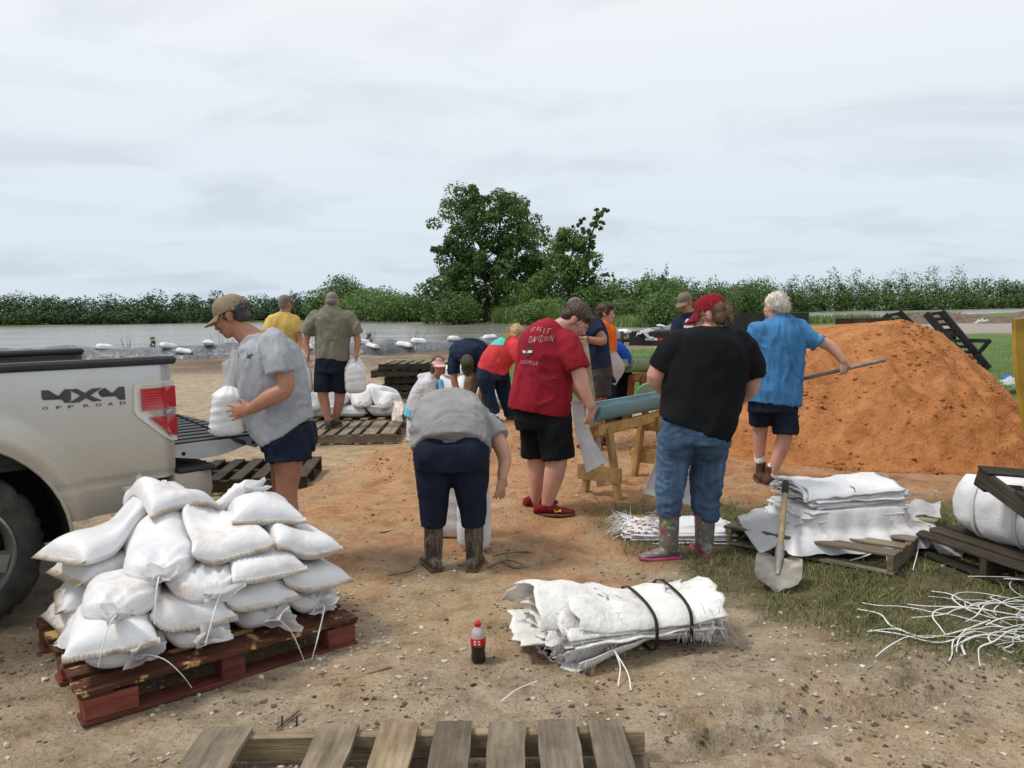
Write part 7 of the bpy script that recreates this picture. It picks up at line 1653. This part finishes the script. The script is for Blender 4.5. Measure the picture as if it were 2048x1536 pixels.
def apron(parent, cx, cy, hx, hy, z, yaw, out, drop, seed, name='wrapper', k=90, mat='bag'):
    th = np.linspace(0, 2 * math.pi, k, endpoint=False); ca, sa = np.cos(th), np.sin(th); nr = (np.abs(ca) ** 5 + np.abs(sa) ** 5) ** (-1 / 5); rows_ = []
    for i, (f, zz) in enumerate(((1.0, .17), (1.04, .15), (1.07, .07), (1.12, .025), (1 + out * .6, .012), (1 + out, -drop))):
        w = 1 + (i / 5) * (.22 * (fbm(xyz(ca * 2, sa * 2, seed), 3, seed) - .5) * 2 + .05 * np.sin(th * 17 + seed)); zw = (i / 5) * .05 * (fbm(xyz(ca * 5, sa * 5, i * 2.), 2, seed + 3) - .5)
        x = hx * f * w * ca * nr; y = hy * f * w * sa * nr; c, s_ = math.cos(yaw), math.sin(yaw); rows_.append(np.column_stack([cx + x * c - y * s_, cy + x * s_ + y * c, z + zz + zw]))
    V = np.concatenate(rows_); V[:, 2] = np.maximum(V[:, 2], .02); V = V + (fbm(V * 14, 3, seed) - .5)[:, None] * .02; return part(name, V, grid_faces(6, k, True), MT[mat], parent)
apron(t_, ctr[0], ctr[1], .36, .27, .125, .21, .40, .075, 5)
t2 = sheet('bag_wrapper', 'crumpled white wrapping hanging off the pallet left of the shovel', 'wrapping', [(1475, 1040, 5.35), (1495, 1075, 5.1), (1520, 1105, 4.95)], [(1560, 1008, 5.5), (1565, 1050, 5.2), (1562, 1095, 4.95)], 16, .05, .004, 'bag', 21)
sheet('b', '', '', [(1480, 1035, 5.35), (1515, 1010, 5.5), (1565, 1003, 5.6)], [(1478, 1048, 5.3), (1520, 1040, 5.25), (1568, 1030, 5.3)], 10, .04, .004, 'bag', 22, parent=t2, pname='fabric_fold')
t2 = sheet('bag_wrapper', 'torn white wrapping trailing between the two bales', 'wrapping', [(1745, 962, 5.6), (1790, 1005, 5.5), (1850, 1040, 5.3), (1915, 1108, 4.95)], [(1775, 1020, 5.2), (1800, 1045, 5.15), (1850, 1070, 5.05), (1880, 1112, 4.9)], 12, .04, .004, 'bag', 23)
sheet('b', '', '', [(1780, 1010, 5.5), (1830, 1000, 5.6), (1880, 1005, 5.7)], [(1785, 1035, 5.35), (1835, 1032, 5.4), (1885, 1030, 5.5)], 10, .05, .004, 'bag', 24, parent=t2, pname='fabric_fold')
sheet('b', '', '', [(1835, 1040, 5.3), (1880, 1060, 5.15), (1932, 1100, 4.98)], [(1845, 1075, 5.1), (1885, 1105, 4.92), (1925, 1112, 4.9)], 10, .03, .004, 'bag', 25, parent=t2, pname='fabric_fold')
for s_, q in enumerate((((1770, 1085, .12), (1740, 1108, .05), (1690, 1122, .012), (1640, 1118, .01)), ((1760, 1080, .12), (1772, 1105, .06), (1776, 1140, .01)), ((1820, 1050, .12), (1836, 1090, .06), (1826, 1140, .01)))):
    V, F = ribbon([G(x, y, z) for x, y, z in q], .016 if s_ == 0 else .006); part('loose_string', V, F, MT['string'], t2)
M3 = frame2((2.72, 5.40, 0), (.28, -.96)); pallet('brown pallet under the strapped bale at the right edge', frame2((2.86, 3.95, 0), (.96, .28)), 1.0, 1.15, 'dark', None, .13, .045, seed=14)
bl = thing('bag_bale', 'rounded white bale bound with clear straps under the tilted dark pallet', 'bag bale', (3.15, 4.6, .13)); a0, a1 = np.array([2.97, 5.15, .32]), np.array([3.38, 3.95, .32]); ax_ = a1 - a0; Ln = np.linalg.norm(ax_); ax_ /= Ln; sd = unit(np.cross(ax_, [0, 0, 1])); R = []
th = np.linspace(0, 2 * math.pi, 44, endpoint=False); nr = (np.abs(np.cos(th)) ** 3 + np.abs(np.sin(th)) ** 3) ** (-1 / 3)
STR = (.2, .42, .66, .9)
for t in np.linspace(0, 1, 48):
    e = min(1, (1 - abs(2 * t - 1) ** 7) ** .5 + .02); e *= 1 - .05 * sum(math.exp(-((t - q) / .022) ** 2) for q in STR); R.append(a0 + ax_ * Ln * t + (.25 * e * np.cos(th) * nr)[:, None] * sd + (.205 * e * np.sin(th) * nr)[:, None] * np.array([0, 0, 1]))
V, F = loft(R); V = V + (fbm(V * 8, 3, 5) - .5)[:, None] * np.array([.03, .03, .05]) + ((1 - np.abs(2 * fbm(V * np.array([14, 5, 14]), 3, 6) - 1)) - .6)[:, None] * .016 * np.array([-1, 0, 1]); part('wrapped_bags', V, F, MT['bag'], bl)
MT['clearstrap'] = pmat('clear_strap', [(.58, .58, .57), (.68, .68, .67)], 8, .35, 0); MT['buckle'] = pmat('buckle', [(.20, .13, .06), (.32, .24, .13)], 30, .6, .2)
for q in STR:
    c = a0 + ax_ * Ln * q; pts = np.array([c + .247 * math.cos(a) * (abs(math.cos(a)) ** 3 + abs(math.sin(a)) ** 3) ** (-1 / 3) * sd + np.array([0, 0, .204]) * math.sin(a) * (abs(math.cos(a)) ** 3 + abs(math.sin(a)) ** 3) ** (-1 / 3) for a in np.linspace(0, 6.283, 49)]); V = []
    for p_ in pts: n_ = unit(p_ - c); V += [p_ - ax_ * .012 - n_ * .004, p_ + ax_ * .012 - n_ * .004, p_ + ax_ * .012 + n_ * .004, p_ - ax_ * .012 + n_ * .004]
    part('strap', np.array(V), grid_faces(49, 4, True), MT['clearstrap'], bl)
    n_ = unit(-sd * .8 + np.array([0, 0, .75])); p_ = c - sd * .2 + np.array([0, 0, .162]); tg = np.cross(n_, ax_); Vb = [p_ + n_ * h + ax_ * x + tg * y for h in (-.01, .012) for x, y in ((-.02, -.028), (.02, -.028), (.02, .028), (-.02, .028))]
    part('buckle', np.array(Vb), [(0, 3, 2, 1), (4, 5, 6, 7), (0, 1, 5, 4), (1, 2, 6, 5), (2, 3, 7, 6), (3, 0, 4, 7)], MT['buckle'], bl, smooth=False)
c0, cx, cy = D(1946, 962, 4.62), D(2110, 1085, 3.95), D(2110, 872, 5.6); e1 = unit(cx - c0); e2 = cy - c0; e2 = unit(e2 - e1 * e1.dot(e2)); e3 = np.cross(e1, e2)
pallet('dark weathered pallet tilted over the strapped bale', Matrix(((e1[0], e2[0], e3[0], c0[0]), (e1[1], e2[1], e3[1], c0[1]), (e1[2], e2[2], e3[2], c0[2] - .02), (0, 0, 0, 1))), 1.1, 1.0, 'dark', [(0, .1), (.32, .42), (.66, .76), (.98, 1.08)], .125, .045, seed=15)

# ---- folded bags at the floral boots
t_, lay, M = layered('bag_bundle', 'low stack of sandy white bags on the ground behind the floral boots', 'bag bundle', (1.13, 5.48, 0), (.98, -.1), .78, .42, .085, 7, 18, (), .5, 'bag', jit=.04, rag=.03)
Mn = np.array(M); tw = lambda Q: np.asarray(Q) @ Mn[:3, :3].T + Mn[:3, 3]; P = np.concatenate(lay); fringe(t_, tw(P[(np.abs(P[:, 0] + .12) < .06)]), (-.6, -.3, .5), 260, .09, 19, 'fray', .0016); fringe(t_, tw(P[P[:, 0] < -.3]), (-.8, 0, .5), 90, .14, 20, 'string', .0016)
sandy = Blob()
q = np.random.default_rng(5); pp = tw(P[(P[:, 2] > .06) & (np.abs(P[:, 0] + .2) < .2)]); sel = q.choice(len(pp), 260)
for i in sel: sandy.add(*ellipsoid(pp[i] + [0, 0, .002], (.012 * q.uniform(.3, 1.6), .009 * q.uniform(.3, 1.6), .004), None, 5, 8))
o = bpart('sand_spill', sandy, MT['sand'], t_); o['kind'] = 'stuff'

# ---- loose plastic strapping
SP = np.random.default_rng(44); sp = thing('strapping', 'tangle of cut white plastic strapping on the grass at the right edge', 'strapping', G(1990, 1270))
for i in range(46):
    a = SP.uniform(-.5, .5) + (math.pi if SP.random() < .75 else 0); s0 = G(SP.uniform(1990, 2190), SP.uniform(1195, 1300)); ln = SP.uniform(.3, .75); pts = [s0]; h = a
    cv = SP.normal() * .28
    for k in range(8): h += cv + SP.normal() * .30; pts.append(pts[-1] + np.array([math.cos(h), math.sin(h) * .7, 0]) * ln / 7)
    pts = np.array(pts); z0 = SP.uniform(.005, .06); pts[:, 2] = .006 + z0 * np.abs(np.sin(np.linspace(.2, 2.9, 9) + SP.normal() * .3)); V, F = ribbon(pts, .006, (SP.normal() * .3, SP.normal() * .3, 1), 5); part('strap_strip', V, F, MT['string'], sp)
for q in (((1735, 1263), (1790, 1258), (1850, 1275), (1920, 1262), (1980, 1240)), ((1740, 1260), (1800, 1268), (1880, 1285), (1950, 1262)), ((1862, 1182), (1900, 1188), (1935, 1205), (1990, 1225)), ((1930, 1310), (1925, 1285), (1960, 1270), (2040, 1275)), ((1715, 1218), (1760, 1228), (1780, 1250), (1810, 1262))):
    V, F = ribbon([G(x, y, .012 + .008 * (i % 2)) for i, (x, y) in enumerate(q)], .010); part('strap_strip', V, F, MT['string'], sp)

# ================================================================== CHUTES AND TRESTLES
def beam(name, p, q, w, h, mat, parent, up=(0, 0, 1)):
    p, q = np.array(p, float), np.array(q, float); d = unit(q - p); s = unit(np.cross(d, up)); u = np.cross(s, d); V = [a + s * x * w / 2 + u * y * h / 2 for a in (p, q) for x, y in ((-1, -1), (1, -1), (1, 1), (-1, 1))]
    return part(name, np.array(V), [(0, 1, 2, 3), (7, 6, 5, 4), (0, 4, 5, 1), (1, 5, 6, 2), (2, 6, 7, 3), (3, 7, 4, 0)], mat, parent, smooth=False)
def pipe_mat(name, cols, stain):
    m, n, l, b = new_mat(name); v = coords(n, l, (1, 1, 1), False); f = noise(n, l, v, 5, 6, .65, .5); c = ramp(n, l, noise(n, l, v, 2.2, 4), [(0.3, cols[0]), (0.7, cols[1])])
    l.new(mixc(n, l, c, stain, ramp(n, l, f, [(0.54, 0), (0.66, .85)])), b.inputs['Base Color']); b.inputs['Roughness'].default_value = .5; bump(n, l, b, f, .2, .006); return m
MT['pipe_blue'] = pipe_mat('blue_pipe', ((.11, .25, .29), (.17, .36, .41)), (.26, .165, .08)); MT['pipe_green'] = pipe_mat('green_pipe', ((.15, .27, .17), (.23, .37, .25)), (.30, .19, .09))
def chute(label, p, q, rad, mat, a0=-8, a1=188):
    t = thing('chute', label, 'chute', (p[0], p[1], 0)); p, q = np.array(p, float), np.array(q, float); d = unit(q - p); s = unit(np.cross(d, [0, 0, 1])); u = np.cross(s, d); an = np.radians(np.linspace(180 + a0 * 0 - 8, 368, 25)); V = []
    for c in np.linspace(0, 1, 14):
        for rr in (rad, rad - .012):
            w = 1 + .01 * math.sin(c * 20); V.append(p + (q - p) * c + (rr * w * np.cos(an))[:, None] * s + (rr * w * np.sin(an))[:, None] * u)
    V = np.array(V).reshape(14, 2, 25, 3); ring_ = np.concatenate([V[:, 0], V[:, 1, ::-1]], 1); part('half_pipe', *loft(ring_), mat, t, sharp=50)
    SV = []
    for c in np.linspace(.12, 1, 22):
        k = .45 + .25 * (fbm(np.array([[c * 6, 1, 2]]), 3, 4)[0] - .5) * 2; w = math.sqrt(1 - k * k) * (rad - .014); SV.append([p + (q - p) * c + s * x * w - u * (rad * k - .012 * math.cos(x * 1.5)) + u * .01 * (fbm(np.array([[c * 14, x * 4, 7]]), 2, 4)[0] - .5) for x in np.linspace(-1, 1, 9)])
    part('sand_in_chute', np.array(SV).reshape(-1, 3), grid_faces(22, 9), MT['sand'], t); return t
def trestle(label, p, q, z, leg, wood, foot=.26, w=.075):
    p, q = np.array([p[0], p[1], z]), np.array([q[0], q[1], z]); t = thing('trestle', label, 'trestle', (p[0], p[1], 0)); d = unit(q - p); s = unit(np.cross(d, [0, 0, 1])); beam('top_beam', p - d * .06, q + d * .06, .04, .09, MT[wood + '_x'], t); beam('top_beam', p - d * .08 + s * .055 + [0, 0, .02], q + d * .08 + s * .055 + [0, 0, .02], .04, .085, MT[wood + '_x'], t)
    for e, sg in ((p, 1), (q, -1)):
        e = e + d * .08 * sg
        for k in (-1, 1): f = e + s * k * foot / 2; f[2] = -.02; beam('leg', e + s * k * .075 + [0, 0, .02], f, .04, w, MT[wood + '_z'], t, up=d)
        m = e.copy(); m[2] = .20; beam('brace', m - s * foot * .62 - d * .03 * sg, m + s * foot * .62 - d * .03 * sg, .03, .13, MT[wood + '_x'], t)
    return t
c0, c1 = D(1176, 816, 6.55), D(1345, 786, 7.75); chute('blue half pipe chute beside the red shirted man', c0, c1, .125, MT['pipe_blue'])
dd = unit(c1 - c0); a, b_ = c0 + dd * .12, c0 + dd * 1.15; trestle('yellow pine trestle carrying the blue chute', (a[0], a[1]), (b_[0], b_[1]), min(a[2], b_[2]) - .125 - .075, .8, 'pine', .34)
c0, c1 = D(1252, 722, 9.5), D(1372, 722, 10.5); chute('pale green half pipe chute behind the elbow of the black shirted woman', c0, c1, .135, MT['pipe_green'])
for ax_n in ('x', 'y', 'z'): MT['rust_' + ax_n] = wood_mat('reddish_wood_' + ax_n, [(.20, .085, .045), (.32, .15, .08), (.42, .22, .12)], 'xyz'.index(ax_n), .8)
dd = unit(c1 - c0); a, b_ = c0 + dd * .15, c0 + dd * 1.05; trestle('reddish wood trestle carrying the pale green chute', (a[0], a[1]), (b_[0], b_[1]), a[2] - .135 - .075, .8, 'rust', .3, .09)
pl = thing('plank', 'pale upright board behind the red shirted man', 'board', D(1188, 830, 7.2) * [1, 1, 0]); beam('board', D(1166, 680, 7.3), D(1203, 940, 7.05) * [1, 1, 0], .03, .085, MT['grey_z'], pl, up=(1, 0, .2))
dk = thing('lid', 'grey green round lid propped on edge behind the blue chute', 'lid', D(1298, 800, 8.6) * [1, 1, 0]); cc = D(1298, 792, 8.6); th = np.linspace(0, 2 * math.pi, 36, endpoint=False); rr = .135; cc[2] = max(cc[2], .5)
R = [cc + np.column_stack([np.cos(th) * f * rr, np.full(36, y), np.sin(th) * f * rr]) for f, y in ((1.0, 0), (1.04, .01), (1.04, .03), (.9, .035))]; part('disc', *loft(R), MT['pipe_green'], dk, sharp=40); beam('support_post', cc + [0, .05, .05], np.array([cc[0], cc[1] + .05, 0]), .06, .06, MT['rust_z'], dk)

# ---- shovel standing against the bale
tp = G(1553, 1180, 0); top_ = D(1571, 972, 5.05); d = unit(top_ - tp); sd = unit(np.cross(d, tp - EYE)); nrm = np.cross(sd, d); sv = thing('shovel', 'steel shovel standing in the grass against the opened bale', 'shovel', tp)
rows_ = []
for t, w, c in ((-.02, .035, 0), (.0, .075, 0), (.03, .108, .0), (.08, .128, .004), (.16, .13, .008), (.235, .126, .012), (.245, .06, .012)): rows_.append([tp + d * t + sd * w * q + nrm * (-.035 * q * q + c) for q in np.linspace(-1, 1, 13)])
V = np.array(rows_).reshape(-1, 3); V = np.concatenate([V, V - nrm * .004]); MT['tanhandle'] = pmat('tan_handle', [(.20, .14, .075), (.34, .255, .15)], 6, .6, .2, 40, (4, 4, .4)); MT['blade'] = pmat('worn_blade', [(.10, .085, .07), (.24, .22, .19), (.36, .33, .29)], 7, .5, .25, 60, metal=.45)
part('blade', V, [f[::-1] for f in grid_faces(7, 13)] + grid_faces(7, 13, off=91), MT['blade'], sv); V, F = tube([tp + d * .12 - nrm * .0, tp + d * .24 + nrm * .01, tp + d * .36 + nrm * .012], [.012, .026, .024], 10, 3); part('socket', V, F, MT['blade'], sv)
V, F = tube([tp + d * .30 + nrm * .012, tp + d * .5 + nrm * .012, top_], .019, 10, 3); part('handle', V, F, MT['tanhandle'], sv); V, F = tube([top_ - d * .06, top_ + d * .03], .023, 10, 2); part('grip', V, F, MT['strap'], sv)

# ---- cola bottle
def lathe(prof, c, k=32): th = np.linspace(0, 2 * math.pi, k, endpoint=False); return loft([np.column_stack([c[0] + r_ * np.cos(th), c[1] + r_ * np.sin(th), np.full(k, c[2] + z)]) for r_, z in prof])
bp = G(957, 1322); bp[2] = 0; bo = thing('bottle', 'half drunk plastic cola bottle with red cap and label on the gravel', 'bottle', bp)
m, n, l, b = new_mat('bottle_plastic'); b.inputs['Base Color'].default_value = (.62, .52, .52, 1); b.inputs['Roughness'].default_value = .25; b.inputs['Transmission Weight'].default_value = .35; MT['pet'] = m
MT['cola'] = pmat('cola', [(.012, .006, .006)], 3, .08, 0, spec=.6); MT['colared'] = pmat('label_red', [(.50, .008, .012)], 3, .35, 0); MT['labelwhite'] = pmat('label_white', [(.75, .74, .73)], 3, .5, 0)
part('liquid', *lathe([(.028, .001), (.033, .006), (.0335, .03), (.0305, .05), (.033, .072), (.034, .082)], bp), MT['cola'], bo)
part('shell', *lathe([(.034, .082), (.034, .118), (.0335, .125), (.030, .14), (.022, .153), (.0145, .161), (.0135, .166)], bp), MT['pet'], bo)
part('label', *lathe([(.0345, .080), (.0348, .081), (.0348, .113), (.0345, .114)], bp), MT['colared'], bo)
part('cap', *lathe([(.0145, .164), (.015, .165), (.015, .180), (.014, .182)], bp, 24), MT['colared'], bo)
for a in (-1.95, -1.42):
    V = [bp + [.0352 * math.cos(a + x), .0352 * math.sin(a + x), z] for z in (.088, .108) for x in (-.14, .0, .14)]; part('label_panel', np.array(V), [(0, 1, 4, 3), (1, 2, 5, 4)], MT['labelwhite'], bo)
    V = [bp + [.0355 * math.cos(a + x), .0355 * math.sin(a + x), z] for z in (.093, .103) for x in (-.07, .07)]; part('label_mark', np.array(V), [(0, 1, 3, 2)], MT['colared'], bo)

# ================================================================== TRAILER, RAMPS, LOADER BUCKET
MT['blackpaint'] = pmat('black_trailer_paint', [(.008, .008, .009), (.022, .021, .02)], 4, .5, .2); MT['rustplate'] = pmat('rusty_plate', [(.02, .012, .01), (.07, .035, .022)], 4, .8, .3)
MT['tape_red'] = pmat('red_tape', [(.45, .02, .02)], 3, .3, 0); MT['tape_white'] = pmat('white_tape', [(.6, .6, .6)], 3, .3, 0)
TY = 22.0; L0 = D(1258, 690, TY + 3); L1 = D(1890, 690, TY - 2.0); trl = thing('trailer', 'long black flatbed trailer parked behind the sand heap', 'trailer', (L0[0], L0[1], 0)); d = unit((L1 - L0) * [1, 1, 0]); s = np.array([-d[1], d[0], 0.]); Lt = np.linalg.norm((L1 - L0)[:2])
TM = lambda x, y, z: np.array([L0[0], L0[1], 0]) + d * x + s * y + np.array([0, 0, z])
def tbox(name, x0, x1, y0, y1, z0, z1, mat): 
    V = [TM(x, y, z) for z in (z0, z1) for x, y in ((x0, y0), (x1, y0), (x1, y1), (x0, y1))]; return part(name, np.array(V), [(0, 3, 2, 1), (4, 5, 6, 7), (0, 1, 5, 4), (1, 2, 6, 5), (2, 3, 7, 6), (3, 0, 4, 7)], mat, trl, smooth=False)
fr = tbox('side_beam', 0, Lt, 0, .12, .46, .86, MT['blackpaint']); tbox('side_beam', 0, Lt, 2.3, 2.42, .46, .86, MT['blackpaint']); tbox('deck', .02, Lt - .02, .13, 2.29, .80, .90, MT['dark_x'])
tbox('side_board', Lt * .30, Lt * .62, -.02, .06, .87, 1.42, MT['blackpaint']); tbox('headboard', Lt * .30, Lt * .31, .07, 2.3, .9, 1.42, MT['blackpaint']); tbox('rear_plate', Lt * .70, Lt * .86, .0, .10, .87, 1.25, MT['rustplate'])
for x0, x1, mt in ((.55, .95, 'tape_white'), (.95, 1.3, 'tape_red'), (3.2, 3.6, 'tape_white'), (3.6, 3.95, 'tape_red')): tbox('reflective_tape', x0, x1, -.006, -.002, .62, .70, MT[mt])
for k in range(3):
    for yy in (-.26, 2.44):
        c = TM(Lt * .45 + k * .95, yy, .40); V, F = tube([c, c + s * .24], .40, 28, 1, False); w_ = part('wheel', V, F, MT['rubber'], trl, sharp=40); V, F = tube([c - s * .01, c + s * .25], .2, 20, 1, False); part('rim', V, F, MT['galv'], w_, sharp=40)
V, F = tube([TM(0, 1.2, .6), TM(-1.6, 1.2, .55)], .07, 8, 1, False); part('tongue', V, F, MT['blackpaint'], trl); V, F = tube([TM(-.35, .2, .9), TM(-.35, .2, .0)], .06, 8, 1, False); part('jack', V, F, MT['blackpaint'], trl)
def ramp_(tl, tr, bl_, br, Yt, Yb, n):
    A, B, C_, E = D(*tl, Yt), D(*tr, Yt), D(*bl_, Yb), D(*br, Yb); C_[2] = max(C_[2], .05); E[2] = max(E[2], .05); rp = beam('ramp', A, C_, .07, .16, MT['blackpaint'], trl); beam('ramp_rail', B, E, .07, .16, MT['blackpaint'], rp)
    for i in range(n):
        t = (i + .2) / n; beam('rung', A + (C_ - A) * t, B + (E - B) * t, .05, .07, MT['blackpaint'], rp)
    return rp
rp = ramp_((1852, 627), (1883, 623), (1945, 735), (1978, 738), 19.6, 18.8, 10); ramp_((1770, 630), (1798, 624), (1880, 742), (1905, 742), 21.6, 20.8, 10)
beam('ramp_brace', D(1932, 681, 19.0), D(1980, 682, 18.8), .06, .09, MT['blackpaint'], rp); beam('ramp_brace', D(1980, 680, 18.8), D(1958, 705, 18.8), .06, .09, MT['blackpaint'], rp); beam('tail_lamp', D(1935, 712, 18.6), D(1946, 720, 18.6), .05, .10, MT['tape_red'], rp)
sheet('empty_bag', 'white bags heaped on the trailer front behind the royal blue back', 'bag', [(1272, 668, 24.6), (1282, 655, 24.9), (1300, 662, 25)], [(1318, 676, 24.4), (1322, 658, 24.8), (1326, 664, 25)], 12, .16, .01, 'bag', 51)
MT['yellow'] = pmat('yellow_machine_paint', [(.20, .115, .012), (.36, .215, .022), (.42, .26, .035)], 3, .55, .2, 30); bkx = thing('loader_bucket', 'yellow painted steel loader bucket at the right edge', 'loader bucket', D(2100, 950, 6.4) * [1, 1, 0]); YB = 6.3; b = Blob()
poly = [D(x, y, YB) for x, y in ((2031, 638), (2032, 700), (2037, 760), (2045, 820), (2058, 880), (2085, 935), (2140, 975), (2230, 1012), (2420, 1015), (2420, 690), (2300, 645), (2150, 640))]; b.add(*prism(poly, (0, .05, 0))); bpart('side_plate', b, MT['yellow'], bkx, smooth=False)
b = Blob(); cur = np.array(poly[:9]); b.add(*prism(np.concatenate([cur, cur[::-1] + [.04, 0, 0]]), (1.35, 1.7, 0))); V = b.verts() + [0.004, .052, 0]; part('shell', V, b.F, MT['yellow'], bkx, smooth=False); b = Blob(); b.add(*prism(poly, (0, .05, 0))); V = b.verts() + [1.4, 1.76, 0]; part('side_plate', V, b.F, MT['yellow'], bkx, smooth=False)

# ================================================================== RIGHT BACKGROUND
MT['rubble'] = pmat('gravel_heap', [(.07, .048, .036), (.155, .105, .08), (.24, .175, .14)], 2.5, .95, .9, 12, bd=.1, rand=False)
gm = thing('gravel_heap', 'brown heap of broken stone beyond the gravel road at the right', 'gravel heap', D(2100, 640, 68) * [1, 1, 0]); gx_, gy_ = np.meshgrid(np.linspace(30, 56, 110), np.linspace(62, 76, 60), indexing='ij'); hx = 3.4 * np.exp(-((gx_ - 51) / 5.5) ** 2 - ((gy_ - 69) / 3.2) ** 2) + .9 * np.exp(-((gx_ - 37) / 5) ** 2 - ((gy_ - 69) / 2.5) ** 2)
Q = xyz(gx_.ravel(), gy_.ravel()); hz = hx.ravel() * (.75 + .5 * fbm(Q * .6, 3, 3)) + (fbm(Q * 2.2, 3, 4) - .5) * .5 * sstep(.1, .6, hx.ravel()) - .1; part('heap', np.column_stack([Q[:, :2], hz]), grid_faces(110, 60), MT['rubble'], gm)
sheet('litter_bag', 'white plastic litter on the verge of the far gravel road', 'litter', [(1945, 642, 60), (1960, 637, 61)], [(1958, 643, 59), (1978, 640, 60)], 8, .25, .02, 'bag', 61)
MT['bluetarp'] = pmat('blue_tarp', [(.02, .10, .34), (.03, .16, .45)], 3, .5, .3); bt = sheet('tarp', 'white and blue bag lying on the lawn beside the yellow bucket', 'bag', [(1998, 755, 14.2), (2025, 750, 14.6), (2055, 760, 14.8)], [(2010, 768, 13.9), (2035, 775, 13.8), (2065, 785, 13.8)], 10, .10, .01, 'bag', 62); sheet('x', '', '', [(2003, 751, 14.4), (2018, 747, 14.5), (2032, 757, 14.6)], [(2005, 757, 14.3), (2020, 758, 14.3), (2034, 764, 14.3)], 8, .04, .01, 'bluetarp', 63, parent=bt, pname='blue_print')

# weeds poking out of the shallows by the levee
for i, (a, yy, lab) in enumerate(((255, 690, 'thin dark weed in the shallows above the truck bed'), (306, 682, 'taller dark weed in the shallows left of the tan cap'), (738, 690, 'leafy weed stem in the shallows beside the olive sleeve'), (828, 682, 'bare twigs in the shallows above the pallet stack'), (450, 688, 'reddish dry weeds in the shallows behind the grey shirt'))):
    q = D(a, yy, float(poly_y(NEAR_BANK, D(a, yy, 33)[0])) + 1.5); q[2] = -.2; w_ = thing('weed', lab, 'weed', q); b = Blob(); rr = np.random.default_rng(i)
    for k in range(9 if i != 1 else 4): e = q + [rr.normal() * .35, rr.normal() * .2, rr.uniform(.6, 1.25)]; b.add(*tube([q + [rr.normal() * .2, 0, 0], (q + e) / 2 + [rr.normal() * .05, 0, 0], e], [.012, .009, .004], 4, 3, False))
    bpart('stems', b, MT['bark'], w_)
    if i in (1, 2): V, F = leaf_cloud([(q[0], q[1], .35 + .12 * k, .12) for k in range(4)], 14, .07, rr); part('leaves', V, F, MT['leaf_dark'], w_, smooth=False)
# sticks and reed stems on the bare ground
MT['twig'] = pmat('dry_twig', [(.10, .07, .045), (.26, .20, .13)], 9, .9, .2)
for i, (q, lab) in enumerate(((((975, 1135), (1010, 1120), (1045, 1128)), 'pale curved stick right of the camouflage boots'), (((985, 1112), (1030, 1104), (1075, 1106)), 'thin straight stick on the sand right of the camouflage boots'), (((1000, 1120), (1030, 1135), (1062, 1132)), 'forked stick nearest the viewer right of the camouflage boots'), (((760, 1065), (800, 1060), (842, 1058)), 'long thin stick left of the camouflage boots'), (((555, 1455), (580, 1435), (600, 1420)), 'short brown stick above the nails of the front pallet'), (((735, 1347), (760, 1340), (785, 1333)), 'small twig between red pallet and bottle'), (((775, 1150), (810, 1145), (832, 1138)), 'dark twig on mud left of the camouflage boots'))):
    pts = [G(x, y, .008) for x, y in q]; w_ = thing('stick', lab, 'stick', pts[0]); V, F = tube(pts, [.005, .006, .003], 6, 4); part('stem', V, F, MT['twig'], w_); V, F = tube([pts[1], pts[1] + (pts[2] - pts[1]) * .55 + [.012, .018, .006]], [.003, .0015], 5, 3); part('side_shoot', V, F, MT['twig'], w_)
